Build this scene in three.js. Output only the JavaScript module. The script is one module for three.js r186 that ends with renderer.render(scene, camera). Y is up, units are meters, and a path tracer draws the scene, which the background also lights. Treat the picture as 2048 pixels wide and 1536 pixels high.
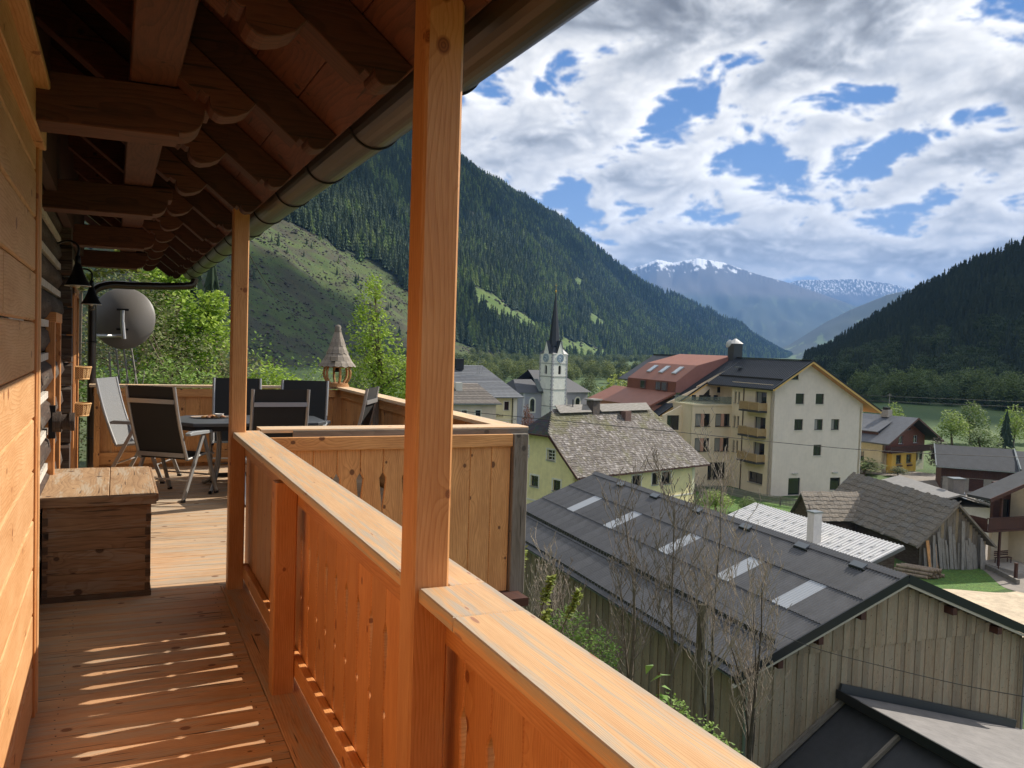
import * as THREE from 'three';
import { mergeGeometries } from 'three/addons/utils/BufferGeometryUtils.js';

// ---------------------------------------------------------------- camera, sky, sun, exposure
const scene = new THREE.Scene();
const camera = new THREE.PerspectiveCamera(47.99, 4 / 3, 0.05, 40000);
camera.rotation.order = 'YXZ';
camera.position.set(0, 1.6, 0);
camera.rotation.set(THREE.MathUtils.degToRad(-2.494), THREE.MathUtils.degToRad(-24.734), THREE.MathUtils.degToRad(1.807));
scene.add(camera);

// seeded noise
function rngOf(seed) { let s = seed >>> 0; return () => { s = (s + 0x6d2b79f5) | 0; let t = Math.imul(s ^ (s >>> 15), 1 | s); t = (t + Math.imul(t ^ (t >>> 7), 61 | t)) ^ t; return ((t ^ (t >>> 14)) >>> 0) / 4294967296; }; }
const rnd = rngOf(20240511);
const R = (a, b) => a + (b - a) * rnd();
const PERM = new Uint8Array(512), GX = new Float32Array(256), GY = new Float32Array(256);
{ const r = rngOf(77), p = [...Array(256).keys()]; for (let i = 255; i > 0; i--) { const j = Math.floor(r() * (i + 1)); [p[i], p[j]] = [p[j], p[i]]; } for (let i = 0; i < 512; i++) PERM[i] = p[i & 255]; for (let i = 0; i < 256; i++) { const a = r() * Math.PI * 2; GX[i] = Math.cos(a); GY[i] = Math.sin(a); } }
const fade = (t) => t * t * t * (t * (t * 6 - 15) + 10);
function pn(x, y, px = 256, py = 256) { // gradient noise, periodic in px, py
  const xi = Math.floor(x), yi = Math.floor(y), xf = x - xi, yf = y - yi;
  const x0 = ((xi % px) + px) % px & 255, x1 = (((xi + 1) % px) + px) % px & 255, y0 = ((yi % py) + py) % py & 255, y1 = (((yi + 1) % py) + py) % py & 255;
  const a = PERM[PERM[x0] + y0], b = PERM[PERM[x1] + y0], c = PERM[PERM[x0] + y1], d = PERM[PERM[x1] + y1];
  const u = fade(xf), v = fade(yf);
  const n0 = GX[a] * xf + GY[a] * yf, n1 = GX[b] * (xf - 1) + GY[b] * yf, n2 = GX[c] * xf + GY[c] * (yf - 1), n3 = GX[d] * (xf - 1) + GY[d] * (yf - 1);
  return (n0 + (n1 - n0) * u + ((n2 + (n3 - n2) * u) - (n0 + (n1 - n0) * u)) * v) * 1.5;
}
function fbm(x, y, oct = 5, gain = 0.5) { let s = 0, a = 0.5, f = 1; for (let i = 0; i < oct; i++) { s += a * pn(x * f + i * 17.3, y * f + i * 9.7); f *= 2.03; a *= gain; } return s; }
const clamp = (x, a = 0, b = 1) => Math.min(b, Math.max(a, x));
const sstep = (a, b, x) => { const t = clamp((x - a) / (b - a)); return t * t * (3 - 2 * t); };
const lerp = (a, b, t) => a + (b - a) * t;
function table(xs, ys, x) { if (x <= xs[0]) return ys[0]; for (let i = 1; i < xs.length; i++) if (x <= xs[i]) return lerp(ys[i - 1], ys[i], (x - xs[i - 1]) / (xs[i] - xs[i - 1])); return ys[ys.length - 1]; }

// sun: from the right (+x), a little beyond the square of the balcony
const SUN_EL = 36.8, SUN_AZ = 85.5;
const sunDir = new THREE.Vector3(Math.cos(SUN_EL * Math.PI / 180) * Math.sin(SUN_AZ * Math.PI / 180), Math.sin(SUN_EL * Math.PI / 180), -Math.cos(SUN_EL * Math.PI / 180) * Math.cos(SUN_AZ * Math.PI / 180));
const sun = new THREE.DirectionalLight(new THREE.Color(1, 0.93, 0.83), 4.8);
sun.position.copy(sunDir).multiplyScalar(150); sun.target.position.set(0, 0, 0);
sun.castShadow = true; sun.shadow.mapSize.set(4096, 4096); sun.shadow.radius = 1;
Object.assign(sun.shadow.camera, { left: -120, right: 120, top: 120, bottom: -120, near: 1, far: 500 });
scene.add(sun, sun.target);

// sky: air and broken cumulus, computed on a flat cloud layer over the whole dome
{
  const W = 4096, H = 2048, data = new Float32Array(W * H * 4);
  const puffs = (x, y, n) => { let s = 0, a = 0.34, f = 2.7; for (let i = 0; i < n; i++) { s += a * (0.36 - Math.abs(pn(x * f + i * 7.7, y * f - i * 3.1)) * 1.25); f *= 2.05; a *= 0.6; } return s; };
  const mixc = (o, c, t) => { o[0] += (c[0] - o[0]) * t; o[1] += (c[1] - o[1]) * t; o[2] += (c[2] - o[2]) * t; };
  for (let j = 0; j < H; j++) {
    const el = ((j + 0.5) / H - 0.5) * Math.PI, sy = Math.sin(el), cy = Math.cos(el);
    for (let i = 0; i < W; i++) {
      const k = (j * W + i) * 4;
      if (el <= 0) { data[k] = 0.36; data[k + 1] = 0.38; data[k + 2] = 0.38; data[k + 3] = 1; continue; }
      const az = ((i + 0.5) / W - 0.5) * Math.PI * 2, x = Math.cos(az) * cy, z = Math.sin(az) * cy;
      const o = [0.065, 0.16, 0.4];
      mixc(o, [0.19, 0.36, 0.66], Math.pow(1 - sy, 4)); mixc(o, [0.56, 0.67, 0.8], Math.pow(1 - sy, 14));
      const q = 1.5 / (sy + 0.27), px = x * q + 5.3, pz = z * q - 2.6, hx = x / cy, hz = z / cy;
      const wx = px + 0.05 * pn(px * 4 + 5, pz * 4), wz = pz + 0.05 * pn(px * 4 - 9, pz * 4 + 4);
      const big = fbm(wx * 1.3, wz * 1.3, 3) * 0.72, fineN = sy < 0.5 ? 7 : 4, n = big + puffs(wx, wz, fineN);
      const low = Math.exp(-sy * 9);
      const cov = n + 0.195 + 0.02 * low;
      const a = sstep(-0.045, 0.1, cov);
      if (a > 0) {
        const n2 = fbm((wx - hx * 0.05 + 0.045) * 1.3, (wz - hz * 0.05) * 1.3, 3) * 0.72 + puffs(wx - hx * 0.05 + 0.045, wz - hz * 0.05, fineN - 1);      // higher up and towards the sun
        const n3 = fbm((wx + 0.18 - hx * 0.12) * 1.3, (wz - hz * 0.12) * 1.3, 3) * 0.72 + puffs(wx + 0.18 - hx * 0.12, wz - hz * 0.12, 2);
        const thick = sstep(0.05, 0.38, cov), side = clamp((n - n2) * 2.4 + 0.5), deep = clamp(0.5 + (n - n3) * 1.3);
        let b = lerp(0.86, 0.25, clamp(thick * lerp(1.25, 0.28, deep))) * lerp(0.66, 1.28, side);
        const warm = sstep(0.35, 0.85, b);
        mixc(o, [b * lerp(0.95, 1.0, warm), b * lerp(0.99, 0.985, warm), b * lerp(1.05, 0.96, warm)], a);
      }
      mixc(o, [0.8, 0.82, 0.84], 0.5 * Math.exp(-sy * 13));
      data[k] = o[0]; data[k + 1] = o[1]; data[k + 2] = o[2]; data[k + 3] = 1;
    }
  }
  const t = new THREE.DataTexture(data, W, H, THREE.RGBAFormat, THREE.FloatType);
  t.mapping = THREE.EquirectangularReflectionMapping; t.magFilter = THREE.LinearFilter; t.minFilter = THREE.LinearFilter; t.needsUpdate = true;
  scene.background = t; scene.environment = t;
}
const renderer = new THREE.WebGLRenderer({ antialias: true });
renderer.toneMapping = THREE.LinearToneMapping;
renderer.toneMappingExposure = 1.48;
renderer.shadowMap.enabled = true; renderer.shadowMap.type = THREE.PCFSoftShadowMap;
scene.fog = new THREE.FogExp2(0x6c9fe0, 0.00007);
// ---------------------------------------------------------------- builders
const used = {};
function numbered(n) { used[n] = (used[n] ?? -1) + 1; return used[n] ? n + '_' + String(used[n]).padStart(3, '0') : n; }
function mesh(name, geo, mat, parent) { const m = new THREE.Mesh(geo, mat); m.name = parent === scene ? numbered(name) : name; m.castShadow = m.receiveShadow = true; parent.add(m); return m; }
function tag(o, label, category, group) { o.userData.label = label; o.userData.category = category; if (group) o.userData.group = group; return o; }
function thing(name, label, category, [x, y, z] = [0, 0, 0], turn = 0, group) { const g = new THREE.Group(); g.name = numbered(name); g.position.set(x, y, z); g.rotation.y = turn; scene.add(g); return tag(g, label, category, group); }
function structGroup(name, [x, y, z] = [0, 0, 0], turn = 0) { const g = new THREE.Group(); g.name = numbered(name); g.position.set(x, y, z); g.rotation.y = turn; g.userData.kind = 'structure'; scene.add(g); return g; }
function stuff(o) { o.userData.kind = 'stuff'; return o; }
function structure(o) { o.userData.kind = 'structure'; return o; }
const P3 = (x, y, z) => new THREE.Vector3(x, y, z);

class MB { // collects faces with uv in metres
  constructor() { this.p = []; this.u = []; this.c = null; this.off = [0, 0]; }
  tri(a, b, c, ua, ub, uc, col) { this.p.push(a.x, a.y, a.z, b.x, b.y, b.z, c.x, c.y, c.z); this.u.push(...(ua || [a.x, a.y]), ...(ub || [b.x, b.y]), ...(uc || [c.x, c.y])); if (col) { this.c ??= []; for (let i = 0; i < 3; i++) this.c.push(...col); } return this; }
  quad(a, b, c, d, col, uv) { // a,b,c,d counter-clockwise seen from outside
    const w = a.distanceTo(b), h = a.distanceTo(d), [ou, ov] = this.off;
    const q = uv || [[ou, ov], [ou + w, ov], [ou + w, ov + h], [ou, ov + h]];
    this.tri(a, b, c, q[0], q[1], q[2], col); return this.tri(a, c, d, q[0], q[2], q[3], col);
  }
  box(cx, cy, cz, sx, sy, sz, col) { return this.obox(P3(cx, cy, cz), P3(sx / 2, 0, 0), P3(0, sy / 2, 0), P3(0, 0, sz / 2), col); }
  obox(o, a, b, c, col) { // half axes a, b, c (right-handed)
    const q = (i, j, k) => o.clone().addScaledVector(a, i).addScaledVector(b, j).addScaledVector(c, k);
    this.quad(q(-1, -1, 1), q(1, -1, 1), q(1, 1, 1), q(-1, 1, 1), col); this.quad(q(1, -1, -1), q(-1, -1, -1), q(-1, 1, -1), q(1, 1, -1), col);
    this.quad(q(1, -1, 1), q(1, -1, -1), q(1, 1, -1), q(1, 1, 1), col); this.quad(q(-1, -1, -1), q(-1, -1, 1), q(-1, 1, 1), q(-1, 1, -1), col);
    this.quad(q(-1, 1, 1), q(1, 1, 1), q(1, 1, -1), q(-1, 1, -1), col); return this.quad(q(-1, -1, -1), q(1, -1, -1), q(1, -1, 1), q(-1, -1, 1), col);
  }
  beam(a, b, w, h, up = P3(0, 1, 0), col) { // a box from a to b
    const d = b.clone().sub(a), l = d.length(); d.normalize(); const s = d.clone().cross(up).normalize(), t = s.clone().cross(d);
    return this.obox(a.clone().add(b).multiplyScalar(0.5), d.multiplyScalar(l / 2), t.multiplyScalar(h / 2), s.multiplyScalar(w / 2), col);
  }
  tube(a, b, ra, rb, n = 6, col, cap = false) {
    const d = b.clone().sub(a).normalize(), s = (Math.abs(d.y) < 0.9 ? P3(0, 1, 0) : P3(1, 0, 0)).cross(d).normalize(), t = d.clone().cross(s);
    const ring = (o, r, i) => { const f = i / n * Math.PI * 2; return o.clone().addScaledVector(s, Math.cos(f) * r).addScaledVector(t, Math.sin(f) * r); };
    for (let i = 0; i < n; i++) { this.quad(ring(a, ra, i), ring(a, ra, i + 1), ring(b, rb, i + 1), ring(b, rb, i), col); if (cap) { this.tri(b, ring(b, rb, i), ring(b, rb, i + 1), null, null, null, col); this.tri(a, ring(a, ra, i + 1), ring(a, ra, i), null, null, null, col); } }
    return this;
  }
  get geo() {
    const g = new THREE.BufferGeometry(); g.setAttribute('position', new THREE.Float32BufferAttribute(this.p, 3)); g.setAttribute('uv', new THREE.Float32BufferAttribute(this.u, 2));
    if (this.c) g.setAttribute('color', new THREE.Float32BufferAttribute(this.c, 3)); g.computeVertexNormals(); return g;
  }
  build(name, mat, parent) { return mesh(name, this.geo, mat, parent); }
}
// a board: box with chamfered long edges, grain (u) along axis; uv in metres with a random start so that no two boards match
function boardGeo(sx, sy, sz, axis, ch = 0.003) {
  const L = axis === 'x' ? sx : axis === 'y' ? sy : sz, A = axis === 'x' ? sy : axis === 'y' ? sz : sx, B = axis === 'x' ? sz : axis === 'y' ? sx : sy;
  const c = Math.min(ch, A / 3, B / 3), a = A / 2, b = B / 2, sec = [[a, -b + c], [a, b - c], [a - c, b], [-a + c, b], [-a, b - c], [-a, -b + c], [-a + c, -b], [a - c, -b]];
  const at = (l, [p, q]) => axis === 'x' ? P3(l, p, q) : axis === 'y' ? P3(q, l, p) : P3(p, q, l);
  const m = new MB(), u0 = R(0, 2.4), v0 = R(0, 0.6); let v = v0;
  for (let i = 0; i < 8; i++) { const s = sec[i], e = sec[(i + 1) % 8], w = Math.hypot(e[0] - s[0], e[1] - s[1]);
    m.quad(at(-L / 2, s), at(-L / 2, e), at(L / 2, e), at(L / 2, s), null, [[u0, v], [u0, v + w], [u0 + L, v + w], [u0 + L, v]].map((t) => t)); v += w; }
  for (const s of [-1, 1]) for (let i = 1; i < 7; i++) { const p = [sec[0], sec[i], sec[i + 1]]; if (s < 0) p.reverse(); m.tri(...p.map((q) => at(s * L / 2, q)), ...p.map((q) => [u0 + q[0] * 0.3, v0 + q[1]])); }
  // orientation: make every face point outwards
  return m.geo;
}
function board(name, parent, mat, [cx, cy, cz], [sx, sy, sz], axis, ch) { const m = mesh(name, boardGeo(sx, sy, sz, axis, ch), mat, parent); m.position.set(cx, cy, cz); return m; }
const pick = (a) => a[Math.floor(rnd() * a.length) % a.length];
// outline in (x, y) extruded along z from z0 to z1, holes optional; uv in metres
function slab(pts, z0, z1, holes = [], bevel = 0) {
  const s = new THREE.Shape(pts.map(([x, y]) => new THREE.Vector2(x, y)));
  for (const h of holes) s.holes.push(new THREE.Path(h.map(([x, y]) => new THREE.Vector2(x, y))));
  const g = new THREE.ExtrudeGeometry(s, { depth: z1 - z0, bevelEnabled: bevel > 0, bevelSize: bevel, bevelThickness: bevel, bevelOffset: -bevel, bevelSegments: 1, curveSegments: 8 });
  g.translate(0, 0, z0); return g;
}
const rect = (x0, y0, x1, y1) => [[x0, y0], [x1, y0], [x1, y1], [x0, y1]];
const turnY = (g, a) => g.rotateY(a);
// swap u and v (for boards whose grain runs along y in an extrusion), with an offset
function grainY(g, ou = R(0, 2.4), ov = R(0, 0.6)) { const u = g.attributes.uv; for (let i = 0; i < u.count; i++) { const a = u.getX(i), b = u.getY(i); u.setXY(i, b + ou, a + ov); } return g; }
function shiftUV(g, ou, ov) { const u = g.attributes.uv; for (let i = 0; i < u.count; i++) u.setXY(i, u.getX(i) + ou, u.getY(i) + ov); return g; }
// polyline tube with round joints
function wireGeo(pts, r, n = 6, seg = 24) { return new THREE.TubeGeometry(new THREE.CatmullRomCurve3(pts.map((p) => P3(...p))), seg, r, n, false); }

// ---------------------------------------------------------------- procedural textures
function dataTex(w, h, fn, tileU, tileV, srgb = true) {
  const d = new Uint8Array(w * h * 4);
  for (let j = 0; j < h; j++) for (let i = 0; i < w; i++) { const c = fn(i / w, j / h); const k = (j * w + i) * 4; d[k] = clamp(c[0]) * 255; d[k + 1] = clamp(c[1]) * 255; d[k + 2] = clamp(c[2]) * 255; d[k + 3] = 255; }
  const t = new THREE.DataTexture(d, w, h); t.wrapS = t.wrapT = THREE.RepeatWrapping; t.magFilter = THREE.LinearFilter; t.minFilter = THREE.LinearMipmapLinearFilter; t.generateMipmaps = true;
  t.repeat.set(1 / tileU, 1 / tileV); if (srgb) t.colorSpace = THREE.SRGBColorSpace; t.needsUpdate = true; return t;
}
const hex = (h) => [(h >> 16 & 255) / 255, (h >> 8 & 255) / 255, (h & 255) / 255];
const mix3 = (a, b, t) => [lerp(a[0], b[0], t), lerp(a[1], b[1], t), lerp(a[2], b[2], t)];
// wood: 2.4 m along the grain by 0.6 m across; rings, cathedral figure, knots, optional grey weathering in streaks
function woodTex(o) {
  const W = o.w || 1024, H = o.h || 512, r = rngOf(o.seed), rings = o.rings || 26, knots = [];
  for (let i = 0; i < (o.knots ?? 12); i++) knots.push([r() * 2.4, r() * 0.6, 0.006 + r() * 0.012 * (o.knotSize || 1), r()]);
  const c0 = hex(o.light), c1 = hex(o.dark), ck = hex(o.knot), cw = hex(o.grey || 0x8a8478), wv = o.weather || 0, sd = o.seed * 3.7;
  const height = new Float32Array(W * H);
  const map = dataTex(W, H, (s, t) => {
    const u = s * 2.4, v = t * 0.6; let ring = t * rings + 2.6 * pn(s * 3 + sd, t * 4, 3, 4) + 0.9 * pn(s * 8, t * 9 + sd, 8, 9), kn = 0, kr = 0;
    for (const k of knots) {
      let du = Math.abs(u - k[0]); du = Math.min(du, 2.4 - du); let dv = v - k[1]; if (dv > 0.3) dv -= 0.6; if (dv < -0.3) dv += 0.6;
      if (du > 0.22 || Math.abs(dv) > 0.1) continue;
      const e = Math.hypot(du / (k[2] * 2.6), dv / (k[2] * 2.0)); ring += Math.sign(dv || 1) * 2.2 * Math.exp(-e * e * 0.35);
      const d = Math.hypot(du / (k[2] * 1.25), dv / k[2]); if (d < 1.5) { kn = Math.max(kn, 1 - sstep(0.85, 1.35, d)); kr = d; }
    }
    const f = ring - Math.floor(ring), late = Math.pow(f, 2.6) * (1 - sstep(0.93, 1, f)), fib = pn(s * 40, t * 230 + sd, 40, 230), blot = pn(s * 5 + sd, t * 5, 5, 5) * 0.6 + pn(s * 13, t * 21, 13, 21) * 0.4;
    let c = mix3(c0, c1, clamp(0.16 + (o.fig || 0.46) * late + 0.24 * fib + 0.36 * blot));
    if (wv) { const g = sstep(0.62 - wv, 0.95 - wv * 0.5, 0.5 + 0.55 * pn(s * 4 - sd, t * 12, 4, 12) + 0.3 * pn(s * 22, t * 60, 22, 60)); c = mix3(c, mix3(cw, c1, 0.25 * late), g * 0.85); }
    if (o.edge) { const e = Math.min(t, 1 - t) + 0.05 * pn(s * 9 + sd, t * 3, 9, 3) + 0.035 * pn(s * 45, t * 14, 45, 14); c = mix3(c, mix3(hex(0xb4ab9c), c1, 0.2 * late), (1 - sstep(0.035, 0.13, e)) * 0.8); }
    if (kn > 0) c = mix3(c, mix3(ck, c1, 0.35 + 0.35 * Math.sin(kr * 14)), kn * 0.85);
    if (o.cracks) { const cr = pn(s * 6 + sd, t * 48, 6, 48); if (cr > 0.62) c = mix3(c, hex(0x1c1510), sstep(0.62, 0.72, cr) * o.cracks); }
    height[Math.floor(t * H + 0.01) * W + Math.floor(s * W + 0.01)] = 0.55 - 0.3 * late + 0.12 * fib;
    return c;
  }, 2.4, 0.6);
  const bump = dataTex(W, H, (s, t) => { const h = height[Math.floor(t * H + 0.01) * W + Math.floor(s * W + 0.01)]; return [h, h, h]; }, 2.4, 0.6, false);
  return { map, bump };
}
function woodMat(tex, tint = [1, 1, 1], rough = 0.62, bump = 0.0012) { const m = new THREE.MeshStandardMaterial({ map: tex.map, bumpMap: tex.bump, bumpScale: bump, roughness: rough }); m.color.setRGB(...tint); return m; }
const tones = (tex, base, n, spread, rough, bump) => [...Array(n)].map(() => { const k = 1 + R(-spread, spread), w = R(-spread, spread) * 0.35; return woodMat(tex, [base[0] * k, base[1] * k * (1 - w * 0.4), base[2] * k * (1 - w)], rough, bump); });
const T = {
  larch: woodTex({ seed: 3, light: 0xd9a874, dark: 0xb0743f, knot: 0x74401f, knots: 12, rings: 52 }),
  cap: woodTex({ seed: 5, light: 0xe0bf98, dark: 0xb98a5e, knot: 0x84503a, knots: 7, rings: 46, weather: 0.3, grey: 0xb3a795 }),
  panel: woodTex({ seed: 8, light: 0xd0a06b, dark: 0x96653a, knot: 0x3c2315, knots: 20, rings: 40, knotSize: 1.1 }),
  capTop: woodTex({ seed: 6, light: 0xdfb686, dark: 0xbb8a5c, knot: 0x98675a, knots: 9, rings: 34, fig: 0.3, weather: 0.1, grey: 0xb9ae9d, edge: 1 }),
  deck: woodTex({ seed: 11, light: 0xcfae8a, dark: 0x9a7654, knot: 0x5b3a26, knots: 12, rings: 56, weather: 0.3, grey: 0xb5aa99, cracks: 0.7 }),
  brown: woodTex({ seed: 14, light: 0x8a5640, dark: 0x4f2d22, knot: 0x2a1711, knots: 10, rings: 22, w: 512, h: 256, cracks: 0.6 }),
  chest: woodTex({ seed: 19, light: 0xa98a68, dark: 0x74573c, knot: 0x33241a, knots: 9, rings: 18, weather: 0.12, grey: 0xa79a88, cracks: 0.5 }),
  barn: woodTex({ seed: 23, light: 0x8c7f6d, dark: 0x5e5446, knot: 0x3a3022, knots: 8, rings: 20, w: 512, h: 256, weather: 0.35, grey: 0x7d7a6c }),
  log: woodTex({ seed: 29, light: 0x5a4638, dark: 0x2e231c, knot: 0x17110d, knots: 8, rings: 16, w: 512, h: 256, weather: 0.22, grey: 0x6e665c, cracks: 0.9 }),
  grey: woodTex({ seed: 31, light: 0x918a80, dark: 0x6a645c, knot: 0x494440, knots: 7, rings: 22, w: 512, h: 256, weather: 0.3, grey: 0x9c978f, cracks: 0.8 }),
};
const noiseBump = dataTex(256, 256, (s, t) => { const h = 0.5 + 0.32 * pn(s * 16, t * 16, 16, 16) + 0.22 * pn(s * 48, t * 48, 48, 48) + 0.14 * pn(s * 120, t * 120, 120, 120); return [h, h, h]; }, 1, 1, false);
// plaster etc.: base colour with mottling and thin streaks running down
function mottle(c, amt, tile, seed, streak = 0) { const b = hex(c); return dataTex(256, 256, (s, t) => { const k = 1 + amt * (pn(s * 4 + seed, t * 4, 4, 4) * 0.6 + pn(s * 13, t * 13 + seed, 13, 13) * 0.5 + pn(s * 60, t * 60, 60, 60) * 0.35) + streak * pn(s * 50 + seed, t * 3, 50, 3); return [b[0] * k, b[1] * k, b[2] * k]; }, tile, tile); }
function plain(c, rough = 0.8, o = {}) { const m = new THREE.MeshStandardMaterial({ color: c, roughness: rough, ...o }); return m; }
function surf(c, rough, amt = 0.08, tile = 4, seed = 1, bump = 0.004, streak = 0, o = {}) { const b = noiseBump.clone(); b.repeat.set(1 / (tile * 0.35), 1 / (tile * 0.35)); b.needsUpdate = true; return new THREE.MeshStandardMaterial({ map: mottle(c, amt, tile, seed, streak), roughness: rough, bumpMap: bump ? b : null, bumpScale: bump, ...o }); }
const glassDark = new THREE.MeshPhysicalMaterial({ color: 0x14181a, roughness: 0.06, metalness: 0, clearcoat: 1, clearcoatRoughness: 0.03 });
const alu = new THREE.MeshStandardMaterial({ color: 0xb9b7b4, roughness: 0.42, metalness: 0.75 });
// ---------------------------------------------------------------- terrain
const VALLEY = -15.5;
function groundH(x, z) {
  const e = x - 1.5 * Math.max(0, -z - 18) * 0.02 + 0.6 * pn(x * 0.09, z * 0.09);
  let h = lerp(-4.6, VALLEY, sstep(1.5, 16.5, e));
  if (x < -2) h += Math.min(60, (-2 - x) * 0.32);
  const back = sstep(-60, -110, z); h = lerp(h, VALLEY, back * sstep(-40, 10, x));
  return h + 0.12 * pn(x * 0.22, z * 0.22) * sstep(VALLEY, VALLEY + 2, h);
}
const vcol = (o) => { o.vertexColors = true; return o; };
const grassTex = dataTex(512, 512, (s, t) => { const k = 0.86 + 0.05 * pn(s * 7, t * 7, 7, 7) + 0.16 * pn(s * 40, t * 40, 40, 40) + 0.25 * pn(s * 130, t * 130, 130, 130), y = 0.06 * pn(s * 11 + 3, t * 11, 11, 11); return [k * (0.95 + y), k * 0.98, k * (0.9 - y)]; }, 9, 9);
const groundMat = vcol(new THREE.MeshStandardMaterial({ map: grassTex, roughness: 0.95, bumpMap: noiseBump, bumpScale: 0.012 }));
{ // one sheet to the horizon, rings round the house
  const N = 200, rs = [0]; for (let r = 1.2; r < 14000; r *= 1.052) rs.push(r);
  const p = [], u = [], c = [], idx = [];
  for (let i = 0; i < rs.length; i++) for (let k = 0; k <= N; k++) {
    const a = k / N * Math.PI * 2, x = Math.cos(a) * rs[i], z = Math.sin(a) * rs[i], y = groundH(x, z); p.push(x, y, z); u.push(x, z);
    const parcel = ((Math.sin(Math.floor((x * 0.8 + z * 0.5) / 46 + 0.3 * pn(x * 0.01, z * 0.01)) * 12.9898 + Math.floor((x * 0.5 - z * 0.8) / 90) * 78.233) * 43758.5453) % 1 + 1) % 1, g = 0.3 + 0.5 * parcel + 0.4 * pn(x * 0.02, z * 0.02) + 0.25 * pn(x * 0.11, z * 0.11), wild = sstep(VALLEY + 0.6, VALLEY + 3, y);
    const m = mix3(mix3([0.055, 0.115, 0.025], [0.125, 0.18, 0.045], clamp(g)), [0.085, 0.09, 0.04], wild * 0.7); c.push(...m);
  }
  for (let i = 0; i < rs.length - 1; i++) for (let k = 0; k < N; k++) { const a = i * (N + 1) + k, b = a + N + 1; idx.push(a, a + 1, b, a + 1, b + 1, b); }
  const g = new THREE.BufferGeometry(); g.setAttribute('position', new THREE.Float32BufferAttribute(p, 3)); g.setAttribute('uv', new THREE.Float32BufferAttribute(u, 2)); g.setAttribute('color', new THREE.Float32BufferAttribute(c, 3)); g.setIndex(idx); g.computeVertexNormals();
  structure(mesh('ground', g, groundMat, scene));
}
// flat pieces of road and yard laid on the valley floor
function groundPatch(name, pts, mat, lift) {
  const s = new THREE.Shape(new THREE.CatmullRomCurve3(pts.map(([x, z]) => P3(x, 0, z)), true, 'catmullrom', 0.4).getPoints(pts.length * 6).map((q) => new THREE.Vector2(q.x, -q.z)));
  const g = new THREE.ShapeGeometry(s, 8); g.rotateX(-Math.PI / 2); g.translate(0, VALLEY + 0.02 + lift, 0); return structure(mesh(name, g, mat, scene));
}
const gravelMat = surf(0xc2b096, 0.95, 0.14, 5, 3, 0.02), laneMat = surf(0x857d73, 0.9, 0.1, 5, 9, 0.008), lawnMat = new THREE.MeshStandardMaterial({ map: grassTex, color: new THREE.Color().setRGB(0.13, 0.235, 0.045), roughness: 0.95, bumpMap: noiseBump, bumpScale: 0.03 });
groundPatch('lawn', [[52, -47], [58, -50], [66, -47], [64, -43.5], [58, -42.6]], lawnMat, 0.0);
groundPatch('lawn', [[74, -66], [88, -72], [84, -62], [73, -55], [70, -57]], lawnMat, 0.004);
groundPatch('lawn', [[52, -88], [66, -86.5], [69, -77], [68, -70], [56, -64], [48, -70]], lawnMat, 0.004);
groundPatch('gravel_yard', [[52, -45], [56.5, -44.2], [60, -42], [66, -42], [76, -40], [74, -33], [60, -26], [48, -24], [46, -36]], gravelMat, 0.008);
groundPatch('lane', [[77.7, -60.5], [81.3, -60], [75.1, -53.4], [70.6, -50.5], [67.5, -44.8], [62.2, -41], [61.4, -43], [64.6, -47], [67, -51], [70, -54]], laneMat, 0.012);
groundPatch('road', [[84, -64], [92, -71], [97, -77], [103, -88], [98, -98], [106, -100], [112, -88], [104, -76], [98, -70], [90, -63]], laneMat, 0.008);

// ---------------------------------------------------------------- the long wooded mountain on the far side of the valley
const AX = P3(Math.sin(44 * Math.PI / 180), 0, -Math.cos(44 * Math.PI / 180)), LX = P3(-Math.cos(44 * Math.PI / 180), 0, -Math.sin(44 * Math.PI / 180));
const MA = [-900, 0, 1200, 1700, 2000, 2600, 3500, 4500, 5600, 7000], MO1 = [810, 810, 810, 814, 808, 785, 690, 400, 230, 150], MH1 = [465, 465, 467, 446, 435, 403, 278, 160, 10, -15], MO0 = [300, 300, 300, 300, 300, 300, 280, 160, 90, 60];
const edges = (a) => [table(MA, MO0, a), table(MA, MO1, a), table(MA, MH1, a)];
function mountT(a, t) { // point of the flank at length a, share t of the way up
  const [o0, o1, h1] = edges(a), o = lerp(o0, o1, t) + 16 * pn(a / 260, 3.3) * Math.min(1, t * 3);
  const p = t < 0 ? 0 : t < 1 ? Math.pow(t, 1.12) : 1 - (t - 1) * 0.25;
  const gully = t > 0 ? (pn(a / 170 + 0.35 * pn(t * 5, a / 300), t * 0.9) * 26 + pn(a / 62, t * 2.6) * 10) * Math.min(1, t * 2.6) * (t > 0.85 ? clamp(1 - (t - 0.85) * 4, 0.2, 1) : 1) * (h1 > 100 ? 1 : 0.3) : 0;
  const rough = t > 0.02 ? 2.2 * pn(a / 17, t * 38) + 1.1 * pn(a / 7, t * 90) : 0;
  const h = VALLEY - 0.8 + (h1 - VALLEY) * p + gully + rough;
  return P3(AX.x * a + LX.x * o, h, AX.z * a + LX.z * o);
}
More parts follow.
